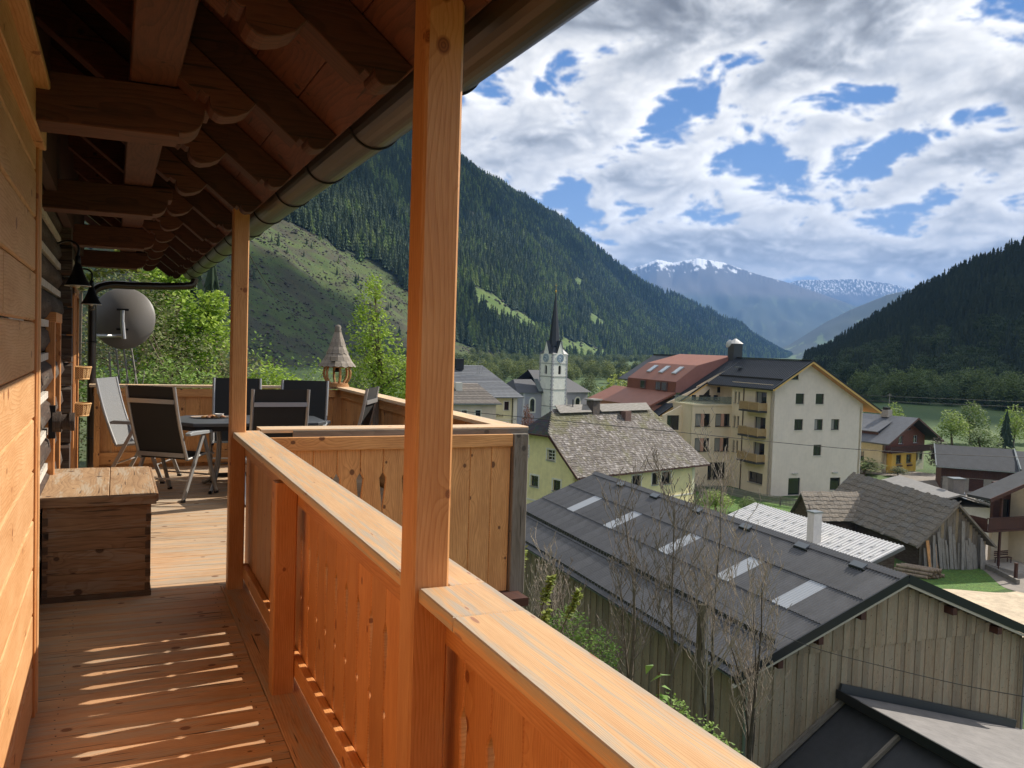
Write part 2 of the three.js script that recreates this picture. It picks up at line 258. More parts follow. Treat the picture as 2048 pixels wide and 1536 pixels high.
// open ground on the flank, in (a, t): the clear-felled slope, meadow strips, a bare patch high up
function inPoly(x, y, q) { let c = false; for (let i = 0, j = q.length - 1; i < q.length; j = i++) if ((q[i][1] > y) !== (q[j][1] > y) && x < (q[j][0] - q[i][0]) * (y - q[i][1]) / (q[j][1] - q[i][1]) + q[i][0]) c = !c; return c; }
const CLEAR = [[120, -0.1], [150, 0.36], [300, 0.36], [440, 0.31], [560, 0.27], [640, 0.31], [720, 0.285], [765, 0.275], [790, 0.2], [765, 0.11], [780, 0.05], [880, 0.02], [900, -0.1]];
const MEAD = [[[950, 0.15], [1010, 0.215], [1090, 0.205], [1165, 0.18], [1188, 0.12], [1100, 0.105], [1067, 0.1], [997, 0.12]], [[1100, 0.09], [1180, 0.085], [1300, 0.075], [1420, 0.05], [1380, 0.02], [1180, 0.0], [1080, 0.02]], [[1360, 0.54], [1460, 0.63], [1565, 0.63], [1450, 0.54]], [[1500, 0.16], [1600, 0.2], [1680, 0.17], [1560, 0.14]], [[1700, 0.36], [1850, 0.4], [1900, 0.37], [1760, 0.34]]];
function openness(a, t) { const ja = a + 22 * pn(a / 40, t * 14) + 9 * pn(a / 13, t * 50), jt = t + 0.012 * pn(a / 30 + 9, t * 22); if (inPoly(ja, jt, CLEAR)) return 1; for (let i = 0; i < MEAD.length; i++) if (inPoly(ja, jt, MEAD[i])) return 2 + i; return 0; }
{
  const as = []; for (let a = -500; a < 7000; a += a < 1300 ? 9 : a < 2600 ? 22 : 60) as.push(a);
  const ts = []; for (let t = -0.04; t < 1.5; t += t < 0.4 ? 0.0095 : t < 1 ? 0.02 : 0.08) ts.push(t);
  const p = [], c = [], u = [], idx = [];
  for (const a of as) for (const t of ts) {
    const q = mountT(a, t); p.push(q.x, q.y, q.z); u.push(a, t * 700);
    const o = openness(a, t), n = 0.5 + 0.7 * pn(a / 23, t * 30) + 0.5 * pn(a / 8, t * 90), brush = sstep(0.35, 0.75, 0.45 + 0.75 * pn(a / 14 + 3, t * 50) + 0.4 * pn(a / 60, t * 9));
    let k = [0.03, 0.04, 0.017];
    if (o === 1) k = mix3(mix3([0.075, 0.11, 0.03], [0.11, 0.145, 0.04], clamp(n)), [0.075, 0.062, 0.045], brush * 0.85); else if (o === 4) k = mix3([0.13, 0.11, 0.075], [0.09, 0.1, 0.05], clamp(n)); else if (o > 1) k = mix3([0.1, 0.17, 0.035], [0.16, 0.21, 0.055], clamp(n));
    c.push(...k);
  }
  const M = ts.length; for (let i = 0; i < as.length - 1; i++) for (let j = 0; j < M - 1; j++) { const s = i * M + j; idx.push(s, s + M, s + 1, s + 1, s + M, s + M + 1); }
  const g = new THREE.BufferGeometry(); g.setAttribute('position', new THREE.Float32BufferAttribute(p, 3)); g.setAttribute('color', new THREE.Float32BufferAttribute(c, 3)); g.setAttribute('uv', new THREE.Float32BufferAttribute(u, 2)); g.setIndex(idx); g.computeVertexNormals();
  const tx = grassTex.clone(); tx.repeat.set(1 / 40, 1 / 40); tx.needsUpdate = true;
  structure(mesh('wooded_mountain', g, vcol(new THREE.MeshStandardMaterial({ map: tx, roughness: 1, side: THREE.DoubleSide })), scene));
}
// conifers: ragged tiers round a stem
function coniferGeo(seed, tiers, slim, ragged = 0.4) {
  const r = rngOf(seed), m = new MB(), n = 7;
  m.tube(P3(0, -0.05, 0), P3(0, 0.5, 0), 0.018, 0.01, 4);
  for (let k = 0; k < tiers; k++) {
    const f = k / tiers, y0 = 0.07 + f * 0.8, y1 = y0 + 0.24 * (1 - f * 0.45), rad = (0.17 * (1 - f) + 0.026) * slim, tw = r() * 6.28, top = P3(0, Math.min(1, y1), 0), ring = [];
    for (let i = 0; i < n * 2; i++) { const a = tw + i / (n * 2) * 6.2832, q = rad * (i % 2 ? 1 - ragged : 1) * (0.85 + 0.3 * r()); ring.push(P3(Math.cos(a) * q, y0 - (i % 2 ? -0.02 : 0.025) + (r() - 0.5) * 0.02, Math.sin(a) * q)); }
    for (let i = 0; i < ring.length; i++) m.tri(ring[(i + 1) % ring.length], ring[i], top);
  }
  return m.geo;
}
const needleMat = new THREE.MeshStandardMaterial({ color: 0xffffff, roughness: 1, side: THREE.DoubleSide });
function forest(name, geo, spots, parent = scene) { // spots: [x, y, z, height, colour]
  const im = new THREE.InstancedMesh(geo, needleMat, spots.length), m4 = new THREE.Matrix4(), q = new THREE.Quaternion(), col = new THREE.Color();
  spots.forEach(([x, y, z, h, c], i) => { q.setFromAxisAngle(P3(0, 1, 0), rnd() * 6.28); m4.compose(P3(x, y, z), q, P3(h * R(0.7, 1.4), h, h * R(0.7, 1.4))); im.setMatrixAt(i, m4); im.setColorAt(i, col.setRGB(...c)); });
  im.name = numbered(name); im.castShadow = im.receiveShadow = true; stuff(im); scene.add(im); return im;
}
{
  const spruce = [], larch = [];
  const put = (a, t, s) => {
    const q = mountT(a, t), v = rnd(), belt = pn(a / 140, t * 7) + 0.5 * pn(a / 45, t * 20), light = belt + (t < 0.3 && a > 1000 ? 0.22 : 0);
    const h = R(9, 26) * s;
    if (v < 0.1 + clamp(light, 0, 0.5) * 0.9) larch.push([q.x, q.y, q.z, h * 0.95, mix3([0.1, 0.16, 0.04], [0.19, 0.24, 0.07], rnd())]);
    else spruce.push([q.x, q.y, q.z, h, mix3([0.03, 0.052, 0.024], [0.07, 0.095, 0.04], rnd() * rnd() + 0.25 * clamp(belt + 0.3))]);
  };
  for (let i = 0; i < 74000; i++) { const a = R(150, 2600), t = R(0.0, 1.04); if (openness(a, t)) continue; put(a, t, 1); }
  for (let i = 0; i < 16000; i++) { const a = R(2600, 5700), t = R(0, 1.02); put(a, t, 1.35); }
  for (let i = 0; i < 260; i++) { const a = R(250, 900), t = R(0.02, 0.3); if (openness(a, t) === 1 && pn(a / 60, t * 12) > 0.1) put(a, t, R(0.12, 0.55)); }
  forest('mountain_spruce_wood', coniferGeo(4, 6, 1), spruce); forest('mountain_larch_wood', coniferGeo(9, 5, 1.15, 0.55), larch);
  // stumps, slash and stones left on the felled slope
  const sm = new MB(); { const r = rngOf(5); for (let i = 0; i < 6; i++) { const a = i / 6 * 6.28, b = (i + 1) / 6 * 6.28, p0 = P3(Math.cos(a), 0, Math.sin(a)), p1 = P3(Math.cos(b), 0, Math.sin(b)), top = P3(0.2, 0.75, 0.1); sm.tri(p1, p0, top); sm.tri(p0, p1, P3(0, -0.5, 0)); } }
  const slash = []; for (let i = 0; i < 24000; i++) { const a = R(150, 900), t = R(0.0, 0.34); if (openness(a, t) !== 1) continue; if (rnd() > 0.25 + 0.7 * clamp(0.5 + pn(a / 40, t * 20))) continue; const q = mountT(a, t); slash.push([q.x, q.y, q.z, 0.35 + 1.5 * rnd() * rnd(), mix3([0.035, 0.03, 0.025], [0.09, 0.08, 0.065], rnd())]); }
  const cows = []; for (let i = 0; i < 500; i++) { const a = R(950, 1420), t = R(0, 0.22); if (openness(a, t) > 1 && rnd() < 0.5) { const q = mountT(a, t); cows.push([q.x, q.y, q.z, R(1, 4), [0.04, 0.045, 0.025]]); } }
  forest('felled_slope_brush', sm.geo, slash); forest('meadow_scrub', sm.geo, cows);
}
// generic hill built from a skyline (azimuth, elevation, distance) down to a foot line
function hill(name, sky, footR, footY, back, colour, mat, steps = [220, 46]) {
  const azs = sky.map((s) => s[0]), p = [], c = [], u = [], idx = [], [NA, NT] = steps, out = [];
  const at = (f, t) => {
    const az = lerp(azs[0], azs[azs.length - 1], f), el = table(azs, sky.map((s) => s[1]), az), rr = table(azs, sky.map((s) => s[2]), az), fr = typeof footR === 'number' ? footR : table(azs, footR, az);
    const hTop = 1.6 + Math.tan(el * Math.PI / 180) * rr, r = t <= 1 ? lerp(fr, rr, t) : rr + (t - 1) * back, k = t <= 1 ? Math.pow(t, 1.25) : 1 - (t - 1) * 0.35, amp = (hTop - footY) * (rr > 5000 ? 0.035 : 0.07) * Math.sin(Math.PI * clamp(t, 0, 1));
    const y = lerp(footY, hTop, k) + amp * (pn(az * 0.45, t * 3) * 1.6 + pn(az * 1.1, t * 7) * 0.8) + (t > 0.9 ? (hTop - footY) * 0.006 * pn(az * 7, 2) : 0), A = az * Math.PI / 180; return P3(Math.sin(A) * r, y, -Math.cos(A) * r);
  };
  for (let i = 0; i <= NA; i++) for (let j = 0; j <= NT; j++) { const q = at(i / NA, j / NT * 1.4); p.push(q.x, q.y, q.z); u.push(i, j); c.push(...colour(lerp(azs[0], azs[azs.length - 1], i / NA), j / NT * 1.4, q)); }
  for (let i = 0; i < NA; i++) for (let j = 0; j < NT; j++) { const s = i * (NT + 1) + j; idx.push(s, s + NT + 1, s + 1, s + 1, s + NT + 1, s + NT + 2); }
  const g = new THREE.BufferGeometry(); g.setAttribute('position', new THREE.Float32BufferAttribute(p, 3)); g.setAttribute('color', new THREE.Float32BufferAttribute(c, 3)); g.setAttribute('uv', new THREE.Float32BufferAttribute(u, 2)); g.setIndex(idx); g.computeVertexNormals();
  structure(mesh(name, g, mat, scene)); return at;
}
const hillMat = vcol(new THREE.MeshStandardMaterial({ roughness: 1, side: THREE.DoubleSide }));
const snow = [0.86, 0.88, 0.9], rock = [0.1, 0.095, 0.085], wood = [0.035, 0.05, 0.028];
// snow-capped summits at the head of the valley
hill('snowy_mountain', [[24, 3.5, 13500], [30, 4.7, 13200], [33.0, 5.55, 13000], [34, 5.95, 13000], [35.0, 5.75, 13000], [36.6, 6.05, 13000], [38.2, 5.8, 13000], [40.2, 5.1, 12600], [42.6, 4.45, 12200], [45, 3.6, 11800], [48, 2.5, 11300], [52, 1.6, 11000]], 7000, -60, 3000, (az, t, q) => {
  const line = 1205 + 150 * pn(az * 1.6, t * 6) + 210 * pn(az * 3.2, t * 24) + 90 * pn(az * 9, t * 70), s = sstep(0, 90, q.y - line), past = sstep(0.35, 0.6, pn(az * 1.7 + 4, t * 9) + 0.3 * pn(az * 5, t * 20));
  return mix3(mix3(mix3(wood, [0.07, 0.1, 0.045], past * 0.8), rock, sstep(600, 800, q.y)), snow, s);
}, hillMat, [520, 120]);
hill('snowy_ridge', [[40, 4.0, 16500], [43, 4.75, 16500], [44.4, 4.75, 16500], [46.2, 4.8, 16500], [48, 4.55, 16500], [49.4, 4.2, 16500], [53, 3.9, 16500], [58, 3.6, 16500]], 12000, -40, 2500, (az, t, q) => mix3(mix3(wood, rock, sstep(700, 1000, q.y)), snow, sstep(0.12, 0.3, pn(az * 9, t * 40) * 0.7 + pn(az * 24, t * 90) * 0.5) * sstep(1000, 1150, q.y)), hillMat, [420, 110]);
// wooded spur with pastures closing the valley
hill('pasture_spur', [[41.0, 0.0, 6500], [42.5, 0.7, 6700], [44.5, 2.1, 6800], [46, 2.95, 6800], [48, 3.85, 6800], [50, 4.35, 6700], [52, 4.3, 6500], [58, 4.0, 6000]], 4300, -30, 1500, (az, t) => { const past = sstep(0.25, 0.45, pn(az * 1.3 + 7, t * 5) + 0.3 * pn(az * 6, t * 14)) * (t < 0.75 ? 1 : 0); return mix3([0.03, 0.046, 0.025], [0.11, 0.17, 0.05], past * 0.9); }, hillMat, [240, 60]);
// dark hill close on the sunless side
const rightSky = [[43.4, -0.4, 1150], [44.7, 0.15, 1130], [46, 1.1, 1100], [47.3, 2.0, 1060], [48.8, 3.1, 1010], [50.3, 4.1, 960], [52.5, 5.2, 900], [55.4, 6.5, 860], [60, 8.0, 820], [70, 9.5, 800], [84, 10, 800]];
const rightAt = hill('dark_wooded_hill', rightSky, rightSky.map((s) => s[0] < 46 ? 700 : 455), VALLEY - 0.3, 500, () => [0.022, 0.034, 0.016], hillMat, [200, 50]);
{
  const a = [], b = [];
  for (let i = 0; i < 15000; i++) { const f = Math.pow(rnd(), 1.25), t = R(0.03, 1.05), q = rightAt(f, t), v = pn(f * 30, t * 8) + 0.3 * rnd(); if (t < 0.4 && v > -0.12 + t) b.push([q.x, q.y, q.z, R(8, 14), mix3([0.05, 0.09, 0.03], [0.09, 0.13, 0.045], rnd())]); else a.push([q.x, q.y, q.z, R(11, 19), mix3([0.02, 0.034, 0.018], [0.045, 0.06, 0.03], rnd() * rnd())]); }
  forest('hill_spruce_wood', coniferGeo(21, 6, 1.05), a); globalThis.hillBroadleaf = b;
}
// dark slope rising behind the house

// cumulus above the valley, out of view to the right: its shadow lies on the mountain, the hill and the far meadow
{
  const m = [], ico = new THREE.IcosahedronGeometry(1, 3), pos = ico.attributes.position;
  const puff = (x, y, z, r) => { const t = (2250 + R(-80, 80) - y) / sunDir.y, g = new THREE.IcosahedronGeometry(1, 3), p = g.attributes.position; for (let i = 0; i < p.count; i++) { const v = P3(p.getX(i), p.getY(i), p.getZ(i)), k = 1 + 0.22 * pn(v.x * 2.3 + x * 0.01, v.z * 2.3 + v.y * 1.7) + 0.1 * pn(v.x * 6, v.z * 6 + v.y * 4); p.setXYZ(i, v.x * k * r, Math.max(v.y * k, -0.25) * r * 0.45, v.z * k * r); } g.translate(x + sunDir.x * t, y + sunDir.y * t, z + sunDir.z * t); m.push(g); };
  const on = (a, t, r) => { const q = mountT(a, t); puff(q.x, q.y, q.z, r); };
  for (const [a, t, r] of [[150, 0.1, 190], [330, 0.08, 130], [470, 0.1, 120], [560, 0.06, 95], [300, 0.5, 200], [560, 0.55, 170], [840, 0.62, 190], [1120, 0.6, 180], [1400, 0.72, 190], [1750, 0.8, 190], [2150, 0.75, 200], [860, 0.14, 75], [2700, 0.6, 260], [3300, 0.5, 240], [900, 0.95, 190], [500, 0.95, 200]]) on(a, t, r);
  for (const [x, z, r] of [[330, -250, 110], [430, -330, 140], [520, -440, 170], [640, -520, 190], [640, -380, 150], [700, -620, 200], [800, -760, 200]]) puff(x, 10, z, r);
  const c = mesh('cloud', mergeGeometries(m), new THREE.MeshStandardMaterial({ color: 0xf2f2f2, roughness: 1, side: THREE.DoubleSide }), scene); structure(c);
}
// ---------------------------------------------------------------- the house: deck, railings, posts, wall, roof edge
const M = {
  larch: tones(T.larch, [0.92, 0.75, 0.57], 5, 0.15, 0.55), larchWall: tones(T.larch, [1.0, 1.03, 1.08], 4, 0.07, 0.58), cap: tones(T.cap, [1.12, 1.12, 1.1], 3, 0.05, 0.6), panel: tones(T.panel, [0.98, 0.93, 0.86], 5, 0.14, 0.65), deck: tones(T.deck, [1.0, 0.86, 0.73], 5, 0.09, 0.68), deckGrey: tones(T.deck, [1.02, 1.0, 0.97], 5, 0.09, 0.72),
  brown: tones(T.brown, [0.3, 0.27, 0.26], 3, 0.1, 0.7), soffit: tones(T.brown, [0.5, 0.41, 0.37], 4, 0.12, 0.7), beam: tones(T.brown, [0.5, 0.46, 0.43], 2, 0.06, 0.7), chest: tones(T.chest, [0.88, 0.78, 0.68], 3, 0.06, 0.7), chestLid: tones(T.chest, [1.25, 1.22, 1.18], 2, 0.05, 0.75), chestDark: tones(T.chest, [0.35, 0.33, 0.32], 2, 0.08, 0.75), log: tones(T.log, [0.7, 0.68, 0.66], 4, 0.14, 0.85, 0.004), grey: tones(T.grey, [0.9, 0.9, 0.9], 4, 0.1, 0.85), greyDark: tones(T.grey, [0.66, 0.63, 0.6], 2, 0.06, 0.8),
};
const nailMat = plain(0x3a3634, 0.5, { metalness: 0.6 }), darkMetal = plain(0x1c1d1f, 0.5, { metalness: 0.5 });
const gutterMat = new THREE.MeshStandardMaterial({ color: 0x4b423b, roughness: 0.32, metalness: 0.85 });

// deck boards, lying across the balcony
{
  const f = structGroup('balcony_floor');
  for (let k = 0, z = 1.9; z > -5.75; k++, z -= 0.145) board('plank', f, pick(M.deck), [0.0 + R(-0.002, 0.002), -0.014 + R(-0.0015, 0.0015), z - 0.0725], [1.255, 0.028, 0.1405], 'x', 0.004);
  board('edge_plank', f, M.deck[1], [0.731, -0.014, -1.95], [0.198, 0.028, 7.6], 'z', 0.004);
  for (const x of [-0.2, 0.2, 0.55, 0.74]) board('joist', f, M.brown[0], [x, -0.13, -1.95], [0.08, 0.18, 7.6], 'z');
  board('fascia', f, M.panel[0], [0.84, -0.12, -1.95], [0.03, 0.24, 7.55], 'z');
  const n = new MB(); for (let z = 1.83; z > -5.7; z -= 0.145) for (const x of [-0.2, 0.57]) for (const d of [-0.035, 0.035]) n.box(x + R(-0.012, 0.012), 0.0006, z + d + R(-0.008, 0.008), 0.006, 0.0012, 0.006); stuff(n.build('nail', nailMat, f));
  const t = structGroup('terrace_floor');
  for (let z = -5.755; z > -11.3; z -= 0.145) board('plank', t, pick(M.deckGrey), [1.03 + R(-0.003, 0.003), -0.014 + R(-0.002, 0.001), z - 0.0725], [3.32, 0.028, 0.1395], 'x', 0.004);
  for (let x = -0.2; x < 2.8; x += 0.7) board('joist', t, M.brown[1], [x, -0.13, -8.6], [0.1, 0.18, 5.4], 'z');
}
// railing boards with the sawn slots: half a slot on each edge
function fretGeo(w, y0, y1, left, right, k = 1) {
  const e = [[y0, 0.0003], [0.1, 0.0003], [0.101, 0.021], [0.2, 0.017], [0.365, 0.0022], [0.388, 0.0008], [0.413, 0.018], [0.438, 0.0008], [0.462, 0.0022], [0.668, 0.023], [0.708, 0.0003], [y1, 0.0003]];
  const rr = right ? e : [[y0, 0.0003], [y1, 0.0003]], ll = left ? e : [[y0, 0.0003], [y1, 0.0003]];
  return grainY(slab([...rr.map(([y, d]) => [w / 2 - d, y]), ...ll.slice().reverse().map(([y, d]) => [-w / 2 + d, y])], -0.0085, 0.0085, [], 0.004));
}
{
  const g = thing('balcony_railing', 'orange larch balcony railing of sawn slotted boards under a broad cap beside the deck', 'railing', [0, 0, 0]);
  const frets = { pp: fretGeo(0.17, 0.02, 0.955, false, false), sp: fretGeo(0.17, 0.02, 0.955, true, false), ps: fretGeo(0.17, 0.02, 0.955, false, true) };
  for (let k = -6, z; (z = -4.835 + 0.17 * k + 0.085) < 1.6; k++) {
    const plainLeft = z - 0.085 < -4.87, plainRight = z + 0.085 < -4.87;
    const geo = plainLeft && plainRight ? fretGeo(0.17, 0.02, 0.955, false, false) : plainLeft ? fretGeo(0.17, 0.02, 0.955, true, false) : fretGeo(0.17, 0.02, 0.955, true, true);
    const m = mesh('slat', geo, pick(M.larch), g); m.rotation.y = Math.PI / 2; m.position.set(0.804, 0, z);
  }
  board('top_rail', g, M.larch[0], [0.771, 0.91, -1.95], [0.038, 0.11, 7.5], 'z'); board('bottom_rail', g, M.larch[1], [0.771, 0.108, -1.95], [0.038, 0.085, 7.5], 'z', 0.005);
  for (const z of [-3.94, -0.1]) board('post', g, M.larch[2], [0.703, 0.48, z], [0.098, 0.96, 0.1], 'y', 0.006);
  // cap: far length, the short piece at the post, near length
  const capM = [0, 1, 2].map((i) => woodMat({ map: (() => { const t = T.capTop.map.clone(); t.repeat.set(1 / 2.4, 1 / 0.178); t.needsUpdate = true; return t; })(), bump: (() => { const t = T.capTop.bump.clone(); t.repeat.set(1 / 2.4, 1 / 0.178); t.needsUpdate = true; return t; })() }, [1 - i * 0.03, 0.99 - i * 0.02, 0.97], 0.5, 0.0008));
  const capPiece = (pts, m, du) => { const c = slab(pts.map(([x, z]) => [x, z]), 0, 0.03, [], 0.003), u = c.attributes.uv, p = c.attributes.position; for (let i = 0; i < u.count; i++) u.setXY(i, p.getY(i) + du, p.getX(i) - 0.679 + (p.getZ(i) < 0.01 ? 0.04 : 0)); c.rotateX(-Math.PI / 2); mesh('cap', c, m, g).position.y = 0.97; };
  capPiece([[0.679, 2.082], [0.76, 2.082], [0.76, 1.98], [0.857, 1.98], [0.857, 5.752], [0.76, 5.752], [0.76, 5.648], [0.679, 5.648]], capM[1], 0.3); capPiece(rect(0.679, 1.746, 0.857, 1.978), capM[2], 1.1); capPiece(rect(0.679, -1.86, 0.857, 1.742), capM[0], 0.62);
  const n = new MB(); for (const [x, z] of [[0.74, -1.8], [0.8, -1.66], [0.79, -1.2], [0.72, -0.95], [0.76, -2.6], [0.8, -3.3], [0.73, -4.2]]) n.box(x, 1.0004, z, 0.009, 0.0012, 0.009); stuff(n.build('nail', nailMat, g));
}
const postMat = woodMat(T.larch, [0.86, 0.76, 0.65], 0.55);
function roofPost(z, label) { const p = thing('roof_post', label, 'post', [0.71, 0, z]); board('post', p, postMat, [0, 1.34, 0], [0.096, 2.68, 0.1], 'y', 0.007); board('foot_block', p, M.brown[0], [0, -0.16, 0], [0.12, 0.26, 0.12], 'y'); return p; }
roofPost(-2.03, 'square larch post rising through the railing cap to the roof, with knots on its face');
roofPost(-5.7, 'square larch post where the balcony railing meets the terrace, chest beyond it');

// terrace railings
function terraceRail(name, label, side) { return thing(name, label, 'railing', [0, 0, 0]); }
{
  const g = terraceRail('terrace_railing', 'knotty board railing with sawn slots and dark edged cap below the terrace front');
  const xs = [0.88, 1.04, 1.2, 1.36, 1.52, 1.68, 1.84, 2.0, 2.16, 2.325, 2.49, 2.645], slot = [1.36, 1.52, 1.68, 1.84, 2.0];
  for (let i = 0; i < xs.length - 1; i++) { const w = xs[i + 1] - xs[i], m = mesh('slat', fretGeo(w - 0.001, -0.22, 0.955, slot.includes(xs[i]), slot.includes(xs[i + 1])), pick(M.panel), g); m.position.set((xs[i] + xs[i + 1]) / 2, 0, -5.735); }
  board('top_rail', g, M.panel[1], [1.75, 0.915, -5.708], [1.79, 0.09, 0.028], 'x'); board('bottom_rail', g, M.panel[2], [1.75, 0.12, -5.77], [1.79, 0.12, 0.035], 'x');
  board('corner_post', g, M.greyDark[0], [2.71, 0.37, -5.73], [0.12, 1.18, 0.09], 'y', 0.006);
  board('cap', g, M.cap[1], [1.83, 0.9975, -5.85], [1.93, 0.025, 0.2], 'x', 0.003); board('cap_edge', g, M.greyDark[1], [1.93, 0.975, -5.755], [1.72, 0.05, 0.02], 'x', 0.003);
}
{
  const g = terraceRail('terrace_railing', 'plain board railing closing the terrace behind the table and satellite dish');
  for (let x = -0.2; x < 2.62; x += 0.165) board('slat', g, pick(M.panel), [x + 0.0825, 0.47, -11.27], [0.163, 0.97, 0.025], 'y', 0.002);
  board('top_rail', g, M.panel[1], [1.2, 0.91, -11.24], [2.85, 0.1, 0.03], 'x'); board('bottom_rail', g, M.panel[0], [1.2, 0.12, -11.24], [2.85, 0.14, 0.03], 'x');
  board('cap', g, M.cap[0], [1.2, 0.985, -11.3], [2.95, 0.032, 0.17], 'x', 0.003); board('post', g, M.panel[3], [-0.19, 0.48, -11.22], [0.06, 0.96, 0.06], 'y');
}
{
  const g = terraceRail('terrace_railing', 'plain board railing along the valley side of the terrace, bird feeder at its end');
  for (let z = -5.8; z > -11.2; z -= 0.165) board('slat', g, pick(M.panel), [2.725, 0.37, z - 0.0825], [0.025, 1.17, 0.163], 'y', 0.002);
  board('top_rail', g, M.panel[2], [2.698, 0.91, -8.55], [0.03, 0.1, 5.3], 'z'); board('bottom_rail', g, M.panel[1], [2.698, 0.12, -8.55], [0.03, 0.14, 5.3], 'z');
  board('cap', g, M.cap[2], [2.715, 0.985, -8.68], [0.18, 0.032, 5.45], 'z', 0.003); for (const z of [-7.6, -9.4]) board('post', g, M.greyDark[1], [2.66, 0.48, z], [0.05, 0.96, 0.08], 'y');
}
// posts and braces that carry the terrace and balcony from the slope
for (const [x, z, l] of [[2.65, -5.85, 'tall brown post carrying the terrace corner below the slotted panel'], [2.65, -11.1, 'tall brown post carrying the terrace corner below the bird feeder'], [0.75, -2.0, 'tall brown post carrying the balcony deck from the slope']]) { const p = thing('support_post', l, 'post', [x, 0, z]); const b = groundH(x, z) - 0.4; board('post', p, M.brown[1], [0, (b - 0.24) / 2, 0], [0.16, -0.24 - b, 0.16], 'y'); board('head_block', p, M.brown[2], [0, -0.23, 0.1], [0.14, 0.06, 0.5], 'z'); }

// house wall: larch siding, then old logs beyond the corner board
{
  const h = thing('wooden_house', 'timber house with larch siding and old dark log corner beside the balcony', 'house');
  for (let y = 0.02, k = 0; y < 2.34; k++) { const hh = [0.2, 0.215, 0.19, 0.205][k % 4]; let z = 2.2; const cuts = k % 3 === 0 ? [-1.4, -3.995] : k % 3 === 1 ? [-3.995] : [-2.9, -3.995]; for (const c of cuts) { board('siding_plank', h, pick(M.larchWall), [-0.31 + R(-0.001, 0.001), y + hh / 2, (z + c) / 2], [0.024, hh - 0.005, z - c - 0.003], 'z', 0.007); z = c; } y += hh; }
  board('corner_board', h, M.larch[3], [-0.313, 1.19, -4.02], [0.05, 2.38, 0.045], 'y', 0.004); board('corner_board', h, M.larchWall[0], [-0.305, 1.19, -4.068], [0.046, 2.38, 0.045], 'y', 0.004);
  board('cornice_board', h, M.larchWall[2], [-0.29, 2.4, -0.9], [0.05, 0.12, 6.3], 'z', 0.004); board('cornice_board', h, M.larchWall[1], [-0.27, 2.475, -0.9], [0.1, 0.03, 6.3], 'z', 0.004);
  const back = new MB(); back.box(-2.15, -1.6, -3.9, 3.1, 9.6, 14.5); back.build('inner_wall', surf(0x6b5140, 0.9, 0.2, 2, 4, 0.006), h);   // the body of the house behind its facing
  // log wall x = -0.45, logs with pale chinking; doorway frame in larch
  for (let y = -0.05, k = 0; y < 2.6; k++) { const hh = R(0.2, 0.25), g = new THREE.CylinderGeometry(hh / 2, hh / 2, 7.0, 9, 1); g.rotateX(Math.PI / 2); const u = g.attributes.uv; for (let i = 0; i < u.count; i++) u.setXY(i, u.getY(i) * 7 + k * 1.3, u.getX(i) * 0.7); const m = mesh('log', g, pick(M.log), h); m.position.set(-0.5, y + hh / 2, -7.65); const c = new MB(); c.box(-0.425, y + hh, -7.65, 0.03, 0.045, 6.9); c.build('chinking', surf(0xcfc7ba, 0.95, 0.12, 1, 6, 0.01), h); y += hh + 0.012; }
  // crossing log ends
  for (let y = -0.02; y < 2.55;) { const hh = R(0.19, 0.245); board('log_end', h, pick(M.log), [-0.43, y + hh / 2, -8.05 + R(-0.02, 0.02)], [0.2 + R(-0.02, 0.015), hh - 0.006, 0.22 + R(-0.03, 0.02)], 'x', 0.022); y += hh + 0.004; }
  // window reveal before the log ends and door frames after it
  for (const z of [-6.62, -7.28]) board('window_frame', h, M.larch[2], [-0.4, 1.0, z], [0.06, 1.42, 0.06], 'y', 0.005); for (const y of [0.3, 1.7]) board('window_frame', h, M.larch[1], [-0.4, y, -6.95], [0.07, 0.07, 0.72], 'z', 0.005);
  mesh('window_pane', new THREE.BoxGeometry(0.01, 1.36, 0.6), glassDark, h).position.set(-0.415, 1.0, -6.95);
  for (const z of [-8.75, -9.05, -9.75]) board('door_frame', h, M.larch[0], [-0.37, 1.0, z], [0.07, 2.0, 0.06], 'y', 0.005); board('door_frame', h, M.larch[3], [-0.37, 1.98, -9.25], [0.07, 0.08, 1.06], 'z', 0.005);
  board('door_leaf', h, M.brown[0], [-0.4, 0.97, -9.4], [0.03, 1.9, 0.66], 'y');
  board('gable_board', h, M.brown[2], [-0.46, 2.55, -7.7], [0.05, 0.2, 7.2], 'z'); 
}
